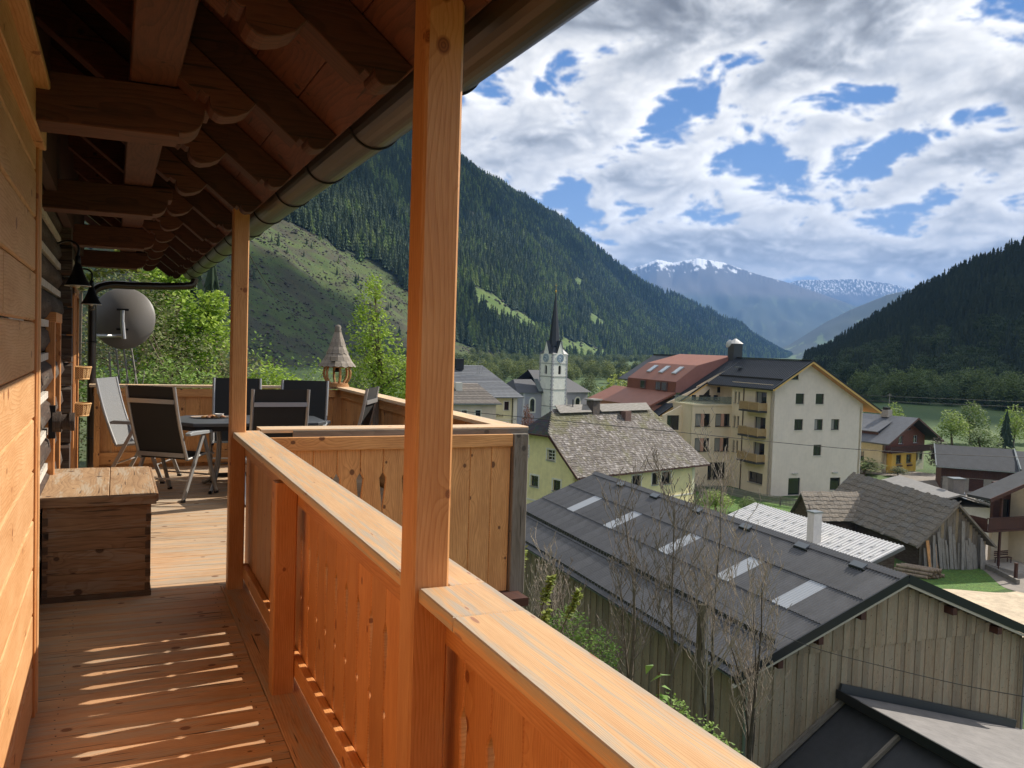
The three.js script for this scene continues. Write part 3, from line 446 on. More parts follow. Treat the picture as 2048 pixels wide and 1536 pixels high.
// roof edge over the balcony: 39 degree slope falling to the gutter
{
  const g = thing('eaves_roof', 'dark brown timber eaves with carved rafter ends over the balcony', 'roof');
  const cs = Math.cos(39.2 * Math.PI / 180), sn = Math.sin(39.2 * Math.PI / 180), o = [0.62, 2.354];   // s runs down the slope, n square to it
  const xy = ([s, n]) => [o[0] + s * cs + n * sn, o[1] - s * sn + n * cs];
  const arc = (cx, cy, r, a0, a1, n = 6) => [...Array(n + 1)].map((_, i) => { const a = lerp(a0, a1, i / n) * Math.PI / 180; return [cx + Math.cos(a) * r, cy + Math.sin(a) * r]; });
  const tailA = [[-2.6, 0], [-0.0, 0], [0.0, 0.022], [0.02, 0.022], ...arc(0.048, 0.06, 0.034, 205, 330), [0.086, 0.055], [0.092, 0.07], [0.092, 0.135], [-2.6, 0.135]].map(xy);
  const tailB = [[-2.6, -0.128], [-0.36, -0.128], [-0.36, -0.11], [-0.335, -0.11], ...arc(-0.275, -0.08, 0.055, 205, 330), [-0.21, -0.085], [-0.195, -0.05], [-0.195, -0.002], [-2.6, -0.002]].map(xy);
  const gA = shiftUV(slab(tailA, -0.055, 0.055, [], 0.003), 0, 0), gB = slab(tailB, -0.06, 0.06, [], 0.003);
  for (let k = 0, z = 1.3; z > -12; k++, z -= 0.95) { const a = mesh('rafter', gA, pick(M.brown), g); a.position.set(0, 0, z + 0.0); const b = mesh('rafter_bracket', gB, pick(M.beam), g); b.position.set(0, 0, z + 0.01); }
  for (let s = 0.1, k = 0; s > -2.7; k++, s -= 0.205) { let z = 2.4; const cut = [-1.9, -5.1, -8.7, -12.05]; for (const c0 of cut) { const c = c0 > -12 ? c0 + [0, 0.9, -0.7, 0.35][k % 4] : c0; const geo = boardGeo(0.203, 0.022, z - c - 0.003, 'z', 0.003), m = mesh('soffit_plank', geo, pick(M.soffit), g); const [x, y] = xy([s - 0.1025, 0.148]); m.position.set(x, y, (z + c) / 2); m.rotation.z = -39.2 * Math.PI / 180; z = c; } }
  const [rx, ry] = xy([-1.365, 0.19]), roof = new THREE.BoxGeometry(2.9, 0.05, 14.5), rm = mesh('roof_covering', roof, surf(0x3a302b, 0.8, 0.1, 2, 7, 0.01), g); rm.position.set(rx, ry, -4.83); rm.rotation.z = -39.2 * Math.PI / 180;
    for (const [z, x1] of [[-3.63, 0.24], [-6.06, 0.235], [-8.4, 0.25], [-10.9, 0.25]]) {
    const prof = [[-0.6, 2.35], [x1 - 0.03, 2.35], [x1 - 0.03, 2.365], [x1 - 0.01, 2.365], ...arc(x1 - 0.02, 2.445, 0.08, -80, 0), [x1 + 0.06, 2.46], [x1 + 0.085, 2.46], [x1 + 0.085, 2.53], [-0.6, 2.53]];
    mesh('tie_beam', slab(prof, z - 0.1, z + 0.1, [], 0.004), pick(M.beam), g);
  }
  board('purlin', g, M.beam[0], [0.12, 2.62, -5.1], [0.165, 0.17, 13.4], 'z', 0.006);
  const gl = new MB(); gl.box(-0.36, 2.9, -3.9, 0.06, 0.9, 14); gl.build('attic_boarding', M.brown[0], g);
}
{
  const g = thing('rain_gutter', 'long half round brown metal gutter with hooks below the eaves', 'gutter'), R0 = 0.1, xc = 0.885, yc = 2.435;
  const half = (r, n = 18) => [...Array(n + 1)].map((_, i) => { const a = Math.PI + i / n * Math.PI; return [xc + Math.cos(a) * r, yc + Math.sin(a) * r]; });
  const ring = [...half(R0), ...half(R0 - 0.004).reverse()]; mesh('trough', smoothTube(ring, -12.05, -1.63), gutterMat, g);
  function smoothTube(pts, z0, z1) { return slab(pts, z0, z1); }
  for (const x of [xc - R0, xc + R0]) mesh('rim', new THREE.CylinderGeometry(0.009, 0.009, 10.42, 8).rotateX(Math.PI / 2), gutterMat, g).position.set(x, yc, -6.84);
  for (const z of [-1.63, -12.05]) { const c = [...half(R0 + 0.002)]; mesh('end_cap', slab(c, z - 0.006, z + 0.006), gutterMat, g); }
  for (let z = -2.42; z > -12; z -= 0.82) { const c = new THREE.TorusGeometry(R0 + 0.002, 0.005, 5, 18, Math.PI); c.rotateZ(Math.PI); const m = mesh('hook', c, darkMetal, g); m.position.set(xc, yc, z); }
  mesh('outlet_pipe', wireGeo([[0.93, 2.36, -11.95], [0.9, 2.27, -11.95], [0.7, 2.235, -11.9], [0.2, 2.2, -11.65], [-0.1, 2.18, -11.5], [-0.24, 2.1, -11.43], [-0.255, 1.9, -11.42]], 0.048, 10, 50), gutterMat, g);
  mesh('downpipe', new THREE.CylinderGeometry(0.048, 0.048, 6.4, 12).translate(0, -3.2, 0), gutterMat, g).position.set(-0.255, 1.95, -11.42);
  for (const y of [0.35, 1.5]) mesh('pipe_clip', new THREE.TorusGeometry(0.052, 0.007, 5, 14).rotateX(Math.PI / 2), darkMetal, g).position.set(-0.255, y, -11.42);
}
// ---------------------------------------------------------------- things on the balcony and terrace
{ // old wooden chest
  const g = thing('wooden_chest', 'old weathered wooden chest with a pale plank lid standing against the house wall', 'chest', [-0.085, 0, -6.27]);
  const W = 0.59, D = 1.18, H = 0.565;
  for (let y = 0.035, k = 0; k < 4; k++) { const hh = [0.13, 0.14, 0.12, 0.14][k]; board('front_board', g, M.chest[k % 3], [0, y + hh / 2, D / 2 - 0.012], [W - 0.05, hh - 0.0015, 0.024], 'x', 0.002); board('back_board', g, M.chest[k % 3], [0, y + hh / 2, -D / 2 + 0.012], [W - 0.05, hh - 0.0015, 0.024], 'x', 0.002); for (const s of [-1, 1]) board('side_board', g, M.chest[(k + 1) % 3], [s * (W / 2 - 0.013), y + hh / 2, 0], [0.024, hh - 0.0015, D - 0.005], 'z', 0.002); y += hh; }
  for (const s of [-1, 1]) for (let y = 0.06, k = 0; y < 0.55; y += 0.085, k++) board('dovetail', g, M.chestDark[k % 2], [s * (W / 2 - 0.017 + R(-0.003, 0.003)), y, D / 2 + 0.001], [0.03, 0.045, 0.006], 'x', 0.001);
  board('base', g, M.chestDark[0], [0, 0.018, 0], [W + 0.01, 0.034, D + 0.012], 'x', 0.004);
  for (const [x, w] of [[-0.128, 0.372], [0.19, 0.258]]) board('lid_board', g, M.chestLid[x > 0 ? 0 : 1], [x, 0.617, -0.01], [w, 0.024, D + 0.03], 'z', 0.004);
  board('lid_edge', g, M.chest[1], [0.0, 0.598, D / 2 + 0.019], [0.645, 0.056, 0.026], 'x', 0.005); board('lid_edge', g, M.chest[0], [0.325, 0.603, -0.01], [0.022, 0.045, D], 'z', 0.004);
}
// garden chairs: aluminium frame, dark mesh fabric
const fabricTex = (() => dataTex(64, 64, (s, t) => { const k = 0.55 + 0.25 * Math.sin(s * Math.PI * 32) * Math.sin(t * Math.PI * 32) + 0.1 * pn(s * 8, t * 8, 8, 8); return [k, k, k]; }, 0.03, 0.03))();
const meshFabric = new THREE.MeshStandardMaterial({ map: fabricTex, color: 0x42423f, roughness: 0.7, side: THREE.DoubleSide }), silverFabric = new THREE.MeshStandardMaterial({ map: fabricTex, color: 0xd8d8d6, roughness: 0.5, side: THREE.DoubleSide });
const plasticGrey = plain(0x2a2b2c, 0.45), armMat = plain(0x8b8d8d, 0.42), aluFrame = plain(0xa9a7a3, 0.36, { metalness: 0.55 });
function makeChair(label, fabric, [x, z], az, tilt = 0) { // seat centre at the origin, facing local -z
  const g = thing('garden_chair', label, 'chair', [x, 0, z], -az * Math.PI / 180, 'folding chairs round the terrace table');
  const hw = 0.26, pt = (s, y, zz) => P3(s * hw, y, zz), lean = 0.3 + tilt;
  const back = (f) => [0.4 + f * 0.74 * Math.cos(lean * 0.85), 0.2 + Math.sin(lean) * 0.74 * f + 0.02 * Math.sin(f * Math.PI)];   // height, z along the backrest
  for (const s of [-1, 1]) {
    const pts = [0, 0.25, 0.5, 0.75, 1].map((f) => { const [y, zz] = back(f); return [s * hw, y, zz]; }); mesh('back_stile', wireGeo(pts, 0.0165, 8, 14), aluFrame, g);
    mesh('seat_rail', wireGeo([[s * hw, 0.4, 0.2], [s * hw, 0.42, -0.02], [s * hw, 0.43, -0.2], [s * hw, 0.415, -0.25]], 0.014, 7, 10), aluFrame, g);
    const arm = mesh('armrest', slab([[-0.24, -0.02], [-0.25, 0.005], [-0.2, 0.022], [0.2, 0.012], [0.235, 0], [0.2, -0.018]].map(([a, b]) => [a, b]), -0.024, 0.024, [], 0.006), armMat, g); arm.rotation.y = Math.PI / 2; arm.position.set(s * (hw + 0.035), 0.655, 0.0);
    const m1 = new MB().beam(pt(s * 1.12, 0.63, -0.02), pt(s * 1.12, 0.01, 0.3), 0.022, 0.036, P3(0, 0, 1)); m1.build('leg', aluFrame, g);
    const m2 = new MB().beam(pt(s * 1.04, 0.63, -0.06), pt(s * 1.04, 0.01, -0.3), 0.022, 0.036, P3(0, 0, 1)); m2.build('leg', aluFrame, g);
    for (const [k, zz] of [[1.12, 0.3], [1.04, -0.3]]) { const f = new MB().box(s * hw * k, 0.012, zz, 0.028, 0.024, 0.045); f.build('foot', plasticGrey, g); }
  }
  const w = hw - 0.008, fb = new MB(), N = 8; for (let i = 0; i < N; i++) { const [y0, z0] = back(i / N), [y1, z1] = back((i + 1) / N); fb.quad(P3(-w, y0, z0), P3(w, y0, z0), P3(w, y1, z1), P3(-w, y1, z1)); } const fg = fb.build('backrest', fabric, g);
  const st = new MB(); for (const [za, ya, zb, yb] of [[0.2, 0.402, 0.0, 0.405], [0.0, 0.405, -0.22, 0.428]]) st.quad(P3(-w, ya, za), P3(w, ya, za), P3(w, yb, zb), P3(-w, yb, zb)); st.build('seat', fabric, g);
  for (const f of [0.06, 0.8]) { const [y, zz] = back(f); new MB().box(0, y, zz + 0.02, hw * 2 - 0.02, 0.042, 0.012).build('back_crossbar', aluFrame, g); }
  for (const [y, zz, ww] of [[0.2, 0.205, 1.12], [0.2, -0.225, 1.04]]) new MB().tube(P3(-hw * ww, y, zz), P3(hw * ww, y, zz), 0.009, 0.009, 6).build('stretcher', aluFrame, g);
  return g;
}
makeChair('grey folding chair with dark mesh back turned to the wooden chest', meshFabric, [0.56, -9.2], 38);
makeChair('folding chair with silver sunlit backrest beside the downpipe', silverFabric, [0.3, -10.35], 112);
makeChair('black backed chair behind the table beside the roof post', meshFabric, [1.27, -10.2], 186, -0.06);
makeChair('wide black backed chair behind the vase end of the table', meshFabric, [1.9, -9.85], 200, -0.06);
makeChair('dark chair with silver crossbar pulled up on the railing side of the table', meshFabric, [1.42, -8.72], -2, -0.05);
makeChair('chair seen edge on, backed against the valley side railing', meshFabric, [2.12, -9.0], -62, -0.05);
{
  const g = thing('terrace_table', 'dark grey terrace table on curved metal legs among the chairs', 'table', [1.33, 0, -9.55]), top = plain(0x45484b, 0.38);
  mesh('tabletop', slab([[-0.62, -0.48], [0.62, -0.48], [0.74, -0.3], [0.74, 0.3], [0.62, 0.48], [-0.62, 0.48], [-0.74, 0.3], [-0.74, -0.3]], 0, 0.026, [], 0.005).rotateX(-Math.PI / 2), top, g).position.y = 0.704;
  mesh('table_edge', slab([[-0.6, -0.45], [0.6, -0.45], [0.71, -0.28], [0.71, 0.28], [0.6, 0.45], [-0.6, 0.45], [-0.71, 0.28], [-0.71, -0.28]], 0, 0.05, [[[-0.55, -0.4], [0.55, -0.4], [0.66, -0.25], [0.66, 0.25], [0.55, 0.4], [-0.55, 0.4], [-0.66, 0.25], [-0.66, -0.25]].reverse()]).rotateX(-Math.PI / 2), darkMetal, g).position.y = 0.652;
  for (const s of [-1, 1]) for (const t of [-1, 1]) mesh('leg', wireGeo([[s * 0.36, 0.66, t * 0.12], [s * 0.33, 0.6, t * 0.07], [s * 0.33, 0.3, t * 0.06], [s * 0.36, 0.14, t * 0.1], [s * 0.42, 0.03, t * 0.3], [s * 0.44, 0.02, t * 0.38]], 0.02, 8, 22), plain(0x8d8c89, 0.4, { metalness: 0.5 }), g);
  new MB().box(0, 0.14, 0, 0.72, 0.04, 0.05).build('stretcher', darkMetal, g);
}
{
  const g = thing('serving_tray', 'oval tray with food left on the dark table', 'tray', [0.93, 0.73, -9.72]);
  mesh('plate', new THREE.LatheGeometry([[0, 0.004], [0.13, 0.004], [0.155, 0.014], [0.16, 0.018], [0.15, 0.012], [0.13, 0.001], [0, 0]].map(([a, b]) => new THREE.Vector2(a, b)), 28).scale(1.25, 1, 0.9), plain(0x9a8672, 0.4), g);
  for (let i = 0; i < 9; i++) { const m = mesh('bread_slice', new THREE.SphereGeometry(R(0.022, 0.038), 9, 7).scale(1.2, 0.5, 0.8), plain(pick([0xb98c5c, 0x8c5a35, 0xd6c1a0, 0x6f4a33]), 0.8), g); m.position.set(R(-0.13, 0.13), 0.017, R(-0.08, 0.08)); m.rotation.y = R(0, 3); }
  mesh('small_bowl', new THREE.LatheGeometry([[0.02, 0], [0.045, 0.025], [0.05, 0.035], [0.046, 0.034], [0.02, 0.006]].map(([a, b]) => new THREE.Vector2(a, b)), 18), plain(0xe4e0d8, 0.3), g).position.set(0.09, 0.014, 0.02);
}
const leafMat = (c = 0xffffff) => new THREE.MeshPhysicalMaterial({ color: c, roughness: 0.75, transmission: 0.45, thickness: 0, specularIntensity: 0.35, side: THREE.DoubleSide, vertexColors: true });
const LEAF = leafMat();
function leafAt(m, p, s, col, r) { // a folded leaf of two triangles
  const a = r() * 6.283, e = (r() - 0.35) * 1.6, d = P3(Math.cos(a) * Math.cos(e), Math.sin(e), Math.sin(a) * Math.cos(e)), w = P3(-Math.sin(a), (r() - 0.5) * 0.9, Math.cos(a)).normalize().multiplyScalar(s * 0.36), tip = p.clone().addScaledVector(d, s), mid = p.clone().addScaledVector(d, s * 0.45);
  m.tri(p, mid.clone().add(w), tip, null, null, null, col); m.tri(p, tip, mid.clone().sub(w), null, null, null, col);
}
{
  const g = thing('flower_vase', 'slim vase with a small green sprig on the dark table', 'vase', [1.47, 0.73, -9.35]), r = rngOf(8), m = new MB(), st = new MB();
  mesh('vase', new THREE.LatheGeometry([[0.0, 0], [0.03, 0], [0.034, 0.04], [0.022, 0.11], [0.018, 0.15], [0.021, 0.155], [0.016, 0.15]].map(([a, b]) => new THREE.Vector2(a, b)), 16), plain(0x8f8b85, 0.25), g);
  for (let i = 0; i < 12; i++) { const a = r() * 6.28, e = P3(Math.cos(a) * 0.09 * r(), 0.2 + 0.12 * r(), Math.sin(a) * 0.09 * r()); st.tube(P3(0, 0.12, 0), e, 0.0018, 0.001, 4); for (let k = 0; k < 9; k++) leafAt(m, P3(0, 0.14, 0).lerp(e, 0.35 + 0.65 * r()), 0.028, mix3([0.09, 0.13, 0.05], [0.16, 0.2, 0.09], r()), r); }
  st.build('stem', plain(0x4c5a2c, 0.8), g); m.build('foliage', LEAF, g);
}
{ // satellite dish seen from behind
  const g = thing('satellite_dish', 'round grey satellite dish seen from behind on its bracket above the terrace', 'satellite dish', [0.085, 1.83, -12.1], -0.1);
  const prof = []; for (let i = 0; i <= 14; i++) { const r = 0.405 * i / 14; prof.push(new THREE.Vector2(r, 0.13 * (r / 0.405) ** 2)); } for (let i = 14; i >= 0; i--) { const r = 0.402 * i / 14; prof.push(new THREE.Vector2(r, 0.13 * (r / 0.402) ** 2 + 0.004)); }
  const d = mesh('reflector', new THREE.LatheGeometry(prof, 40).rotateX(-Math.PI / 2).scale(0.93, 1, 1), plain(0x6f6a64, 0.45), g); d.rotation.x = -0.2; d.position.z = 0.02;
  new MB().box(0, 0.08, 0.045, 0.14, 0.025, 0.03).box(0, -0.17, 0.06, 0.14, 0.025, 0.03).build('clamp_plate', darkMetal, g);
  new MB().tube(P3(0, 0.07, 0.075), P3(0, -0.12, 0.085), 0.024, 0.024, 10, null, true).build('mast', alu, g); new MB().tube(P3(0, -0.08, 0.085), P3(0.02, -0.29, 0.085), 0.028, 0.028, 10, null, true).build('mast_foot', alu, g);
  mesh('arm', wireGeo([[0.01, -0.25, 0.085], [-0.1, -0.255, 0.1], [-0.34, -0.26, 0.4]], 0.022, 8, 16), alu, g);
  mesh('feed_arm', wireGeo([[0, -0.36, 0.0], [0, -0.42, -0.35], [0, -0.3, -0.55]], 0.014, 6, 12), alu, g);
}
// two hanging barn lamps
const lampGlass = new THREE.MeshPhysicalMaterial({ color: 0xf4f2ea, roughness: 0.15, transmission: 1, thickness: 0, ior: 1.45 }), enamel = plain(0x17181a, 0.35, { metalness: 0.3 });
function barnLamp(label, x, y, z, s) {
  const g = thing('wall_lamp', label, 'lamp', [x, y, z], 0, 'black shaded lamps on the house wall'), L = (p, n = 24) => new THREE.LatheGeometry(p.map(([a, b]) => new THREE.Vector2(a * s, b * s)), n);
  mesh('shade', L([[0.025, 0.2], [0.035, 0.17], [0.05, 0.12], [0.075, 0.06], [0.105, 0.01], [0.108, 0], [0.1, 0.005], [0.07, 0.055], [0.045, 0.11]]), enamel, g);
  mesh('shade_rim', new THREE.TorusGeometry(0.107 * s, 0.004 * s, 6, 28).rotateX(Math.PI / 2), plain(0xcfc9bd, 0.5), g); mesh('glass_globe', L([[0.062, 0.02], [0.064, -0.005], [0.056, -0.035], [0.035, -0.06], [0, -0.068]]), lampGlass, g); mesh('bulb', new THREE.SphereGeometry(0.024 * s, 12, 9), plain(0xe8e4da, 0.3), g).position.y = 0.005 * s;
  mesh('holder', L([[0, 0.27], [0.022, 0.27], [0.026, 0.2], [0, 0.2]], 14), enamel, g); mesh('arm', wireGeo([[0, 0.26 * s, 0], [0, 0.36 * s, 0], [-0.06, 0.4 * s, 0], [-0.2, 0.33 * s, 0]], 0.009, 7, 16), enamel, g);
}
barnLamp('black lamp with a clear globe hanging nearest the carved beams before the log ends', -0.265, 1.955, -7.35, 0.84); barnLamp('black lamp with a clear globe hanging beside the downpipe', -0.225, 1.89, -9.7, 0.88);
// two half-round wicker baskets on the wall
const wickerTex = dataTex(128, 128, (s, t) => { const k = 0.5 + 0.5 * Math.sin(t * Math.PI * 16 + (Math.floor(s * 16) % 2) * Math.PI), n = 0.12 * pn(s * 30, t * 30, 30, 30), c = mix3(hex(0x8a5f33), hex(0xdcb884), clamp(k + n)); return c; }, 0.14, 0.14);
function basket(label, y) {
  const g = thing('wicker_basket', label, 'basket', [-0.3, y, -8.95], 0, 'wicker baskets hung on the house wall'), wm = new THREE.MeshStandardMaterial({ map: wickerTex, bumpMap: wickerTex, bumpScale: 0.004, roughness: 0.8, side: THREE.DoubleSide });
  const lath = new THREE.LatheGeometry([[0.075, 0], [0.088, 0.05], [0.097, 0.11]].map(([a, b]) => new THREE.Vector2(a, b)), 24); const u = lath.attributes.uv; for (let i = 0; i < u.count; i++) u.setXY(i, u.getX(i) * 0.6, u.getY(i) * 0.12); mesh('woven_side', lath, wm, g);
  mesh('bottom', new THREE.CircleGeometry(0.076, 20).rotateX(-Math.PI / 2), wm, g).position.y = 0.004; for (const yy of [0.004, 0.113]) mesh('rim', new THREE.TorusGeometry(yy > 0.05 ? 0.098 : 0.077, 0.008, 6, 26).rotateX(Math.PI / 2), plain(0xc99f68, 0.75), g).position.y = yy;
  for (let k = 0; k < 16; k++) { const a = k / 16 * 6.283; new MB().tube(P3(Math.cos(a) * 0.078, 0, Math.sin(a) * 0.078), P3(Math.cos(a) * 0.1, 0.115, Math.sin(a) * 0.1), 0.0035, 0.0035, 5).build('stake', plain(0xd0a874, 0.75), g); }
}
basket('upper wicker basket hung on the door frame beside the downpipe', 1.17); basket('lower wicker basket hung on the door frame beside the downpipe', 0.83);
{ const g = thing('wooden_pulley', 'dark turned wooden hub fixed to the window frame by the siding', 'hub', [-0.35, 1.0, -6.5]); for (const [r, y, h] of [[0.07, 0, 0.05], [0.05, 0.05, 0.05], [0.062, 0.09, 0.03]]) { const m = mesh('disc', new THREE.CylinderGeometry(r, r, h, 18).rotateZ(Math.PI / 2), M.log[1], g); m.position.x = y; } new MB().box(-0.03, 0, 0, 0.04, 0.22, 0.05).build('plate', darkMetal, g); }
{ // shingled bird feeder on the corner of the railing
  const g = thing('bird_feeder', 'round bird feeder with pointed shingled roof on the terrace corner', 'bird feeder', [2.66, 1.0, -11.3]), sh = tones(T.grey, [1.05, 0.98, 0.92], 4, 0.12, 0.85), wd = tones(T.panel, [0.75, 0.7, 0.65], 2, 0.05, 0.7);
  for (const [r, y] of [[0.16, 0.012], [0.145, 0.036]]) mesh('base_disc', new THREE.CylinderGeometry(r, r, 0.024, 20), wd[0], g).position.y = y;
  for (let k = 0; k < 6; k++) { const a = (k + 0.5) / 6 * 6.283, q = (r, y) => [Math.cos(a) * r, y, Math.sin(a) * r]; mesh('curved_post', wireGeo([q(0.12, 0.045), q(0.165, 0.11), q(0.178, 0.18), q(0.16, 0.255)], 0.017, 6, 14), wd[1], g); }
  mesh('ceiling', new THREE.CylinderGeometry(0.2, 0.2, 0.02, 20), wd[0], g).position.y = 0.262; mesh('bell', new THREE.LatheGeometry([[0, 0.06], [0.02, 0.055], [0.028, 0.02], [0.042, 0], [0.036, 0]].map(([a, b]) => new THREE.Vector2(a, b)), 16), darkMetal, g).position.y = 0.19; new MB().box(0, 0.12, 0, 0.05, 0.12, 0.05).build('seed_tube', lampGlass, g);
  const rows = [[0.245, 0.262, 0.175, 0.36, 16], [0.19, 0.335, 0.13, 0.45, 14], [0.145, 0.43, 0.095, 0.55, 11], [0.105, 0.53, 0.045, 0.72, 9]];
  for (const [r0, y0, r1, y1, n] of rows) { for (let k = 0; k < n; k++) { const a0 = k / n * 6.283, a1 = (k + 0.95) / n * 6.283, am = (a0 + a1) / 2, p = (r, y, a) => P3(Math.cos(a) * r, y, Math.sin(a) * r), m = new MB(), j = R(-0.006, 0.006), th = 0.009; const o = [p(r0, y0 + 0.012, a0), p(r0 + 0.004, y0 + j, am), p(r0, y0 + 0.012, a1), p(r1, y1, a1), p(r1, y1, a0)], i = o.map((v) => { const d = P3(v.x, 0, v.z).normalize(); return v.clone().addScaledVector(d, -th); });
    m.quad(o[2], o[1], o[4], o[3]); m.tri(o[1], o[0], o[4], [0, 0], [0.03, 0], [0.05, 0.1]); m.quad(o[1], o[2], i[2], i[1]); m.quad(o[0], o[1], i[1], i[0]); m.build('shingle', sh[k % 4], g); } mesh('roof_core', new THREE.CylinderGeometry(r1 - 0.012, r0 - 0.012, y1 - y0 - 0.006, 18).translate(0, (y0 + y1) / 2, 0), M.greyDark[0], g); }
  mesh('finial', new THREE.LatheGeometry([[0, 0.86], [0.03, 0.85], [0.042, 0.825], [0.036, 0.8], [0.045, 0.785], [0.045, 0.76], [0.032, 0.75], [0.03, 0.715], [0, 0.715]].map(([a, b]) => new THREE.Vector2(a, b)), 18), M.greyDark[1], g).position.y = -0.045;
  new MB().obox(P3(-0.1, 0.37, 0.19), P3(0.035, 0, 0), P3(0, 0.03, 0), P3(0, 0, 0.03)).build('small_dormer', sh[1], g);
}
// ---------------------------------------------------------------- helpers for buildings
function quadSlab(a, b, c, d, th) { // top face a,b,c,d counter-clockwise from above, thickness th below it
  const m = new MB(), n = b.clone().sub(a).cross(d.clone().sub(a)).normalize().multiplyScalar(-th), [e, f, g, h] = [a, b, c, d].map((v) => v.clone().add(n));
  m.quad(a, b, c, d); m.quad(f, e, h, g); m.quad(e, f, b, a); m.quad(f, g, c, b); m.quad(g, h, d, c); m.quad(h, e, a, d); return m.geo;
}
class Face { // a wall plane of a building: x to the right seen from outside, y up, z out of the wall
  constructor(parent, turn, [x, y, z]) { this.p = parent; this.m = new THREE.Matrix4().makeRotationY(turn).setPosition(x, y, z); }
  add(name, geo, mat, parent = this.p) { return mesh(name, geo.applyMatrix4(this.m), mat, parent); }
  wall(pts, holes, mat, th = 0.3, name = 'wall') { return this.add(name, slab(pts, -th, 0, holes.map(([x, y, w, h]) => rect(x, y, x + w, y + h))), mat); }
  window([x, y, w, h], o = {}) {
    const fr = o.bar ?? 0.07, cols = o.cols ?? 2, rows = o.rows ?? 1, dep = o.depth ?? 0.14, holes = [];
    const cw = (w - fr * (cols + 1)) / cols, rh = (h - fr * (rows + 1)) / rows;
    for (let i = 0; i < cols; i++) for (let j = 0; j < rows; j++) holes.push(rect(x + fr + i * (cw + fr), y + fr + j * (rh + fr), x + fr + i * (cw + fr) + cw, y + fr + j * (rh + fr) + rh));
    const f = this.add(o.name || 'window', slab(rect(x, y, x + w, y + h), -dep - 0.05, -dep, holes), o.frame || frameDark);
    this.add('pane', new THREE.BoxGeometry(w - 0.02, h - 0.02, 0.012).translate(x + w / 2, y + h / 2, -dep - 0.03), glassDark, f);
    if (o.curtain) this.add('curtain', new THREE.BoxGeometry(w * 0.36, h - 0.1, 0.01).translate(x + w * (o.curtain > 0 ? 0.25 : 0.75), y + h / 2, -dep - 0.02), plain(0x8b8880, 0.9), f);
    if (o.surround) this.add('surround', slab(rect(x - o.surround, y - o.surround, x + w + o.surround, y + h + o.surround), 0, 0.025, [rect(x, y, x + w, y + h)]), o.trim || trimWhite, f);
    if (o.sill !== false) this.add('sill', new THREE.BoxGeometry(w + 0.1, 0.05, 0.2).translate(x + w / 2, y - 0.025, 0.02), o.sillMat || trimGrey, f);
    return f;
  }
  box(name, [x, y, z], [w, h, d], mat, parent) { return this.add(name, new THREE.BoxGeometry(w, h, d).translate(x, y, z), mat, parent); }
}
const frameDark = plain(0x37322d, 0.6), frameWhite = plain(0xe2dfd8, 0.55), trimWhite = plain(0xdad5c8, 0.85), trimGrey = plain(0x8f8b86, 0.7), zinc = plain(0x83898a, 0.4, { metalness: 0.6 });
function shingleField(a, b, d, rows, perRow, cols, th = 0.035, lap = 0.45, skew = 0.25) { // a, b eave ends, d the ridge end above a; individual shingles in courses
  const m = new MB(), ex = b.clone().sub(a), L = ex.length(); ex.normalize(); const ey = d.clone().sub(a), H = ey.length(); ey.normalize(); const n = ex.clone().cross(ey).normalize(), rh = H / rows, list = [];
  for (let r = 0; r < rows; r++) { let x = -R(0, 0.1); while (x < L) { const w = L / perRow * R(0.7, 1.35), x1 = Math.min(L, x + w), x0 = Math.max(0, x); if (x1 - x0 > 0.03) {
    const drop = R(-skew, skew) * rh * 0.3, l = rh * (1 + lap), o = a.clone().addScaledVector(ex, (x0 + x1) / 2).addScaledVector(ey, r * rh + l / 2 - drop).addScaledVector(n, th * 0.6 + R(0, th * 0.35));
    const up = ey.clone().multiplyScalar(l / 2).addScaledVector(n, -th * 0.55); list.push([o, ex.clone().multiplyScalar((x1 - x0) / 2 - 0.006), up, n.clone().multiplyScalar(th * 0.4), cols[Math.floor(rnd() * cols.length)]]); } x += w; } }
  return list;
}
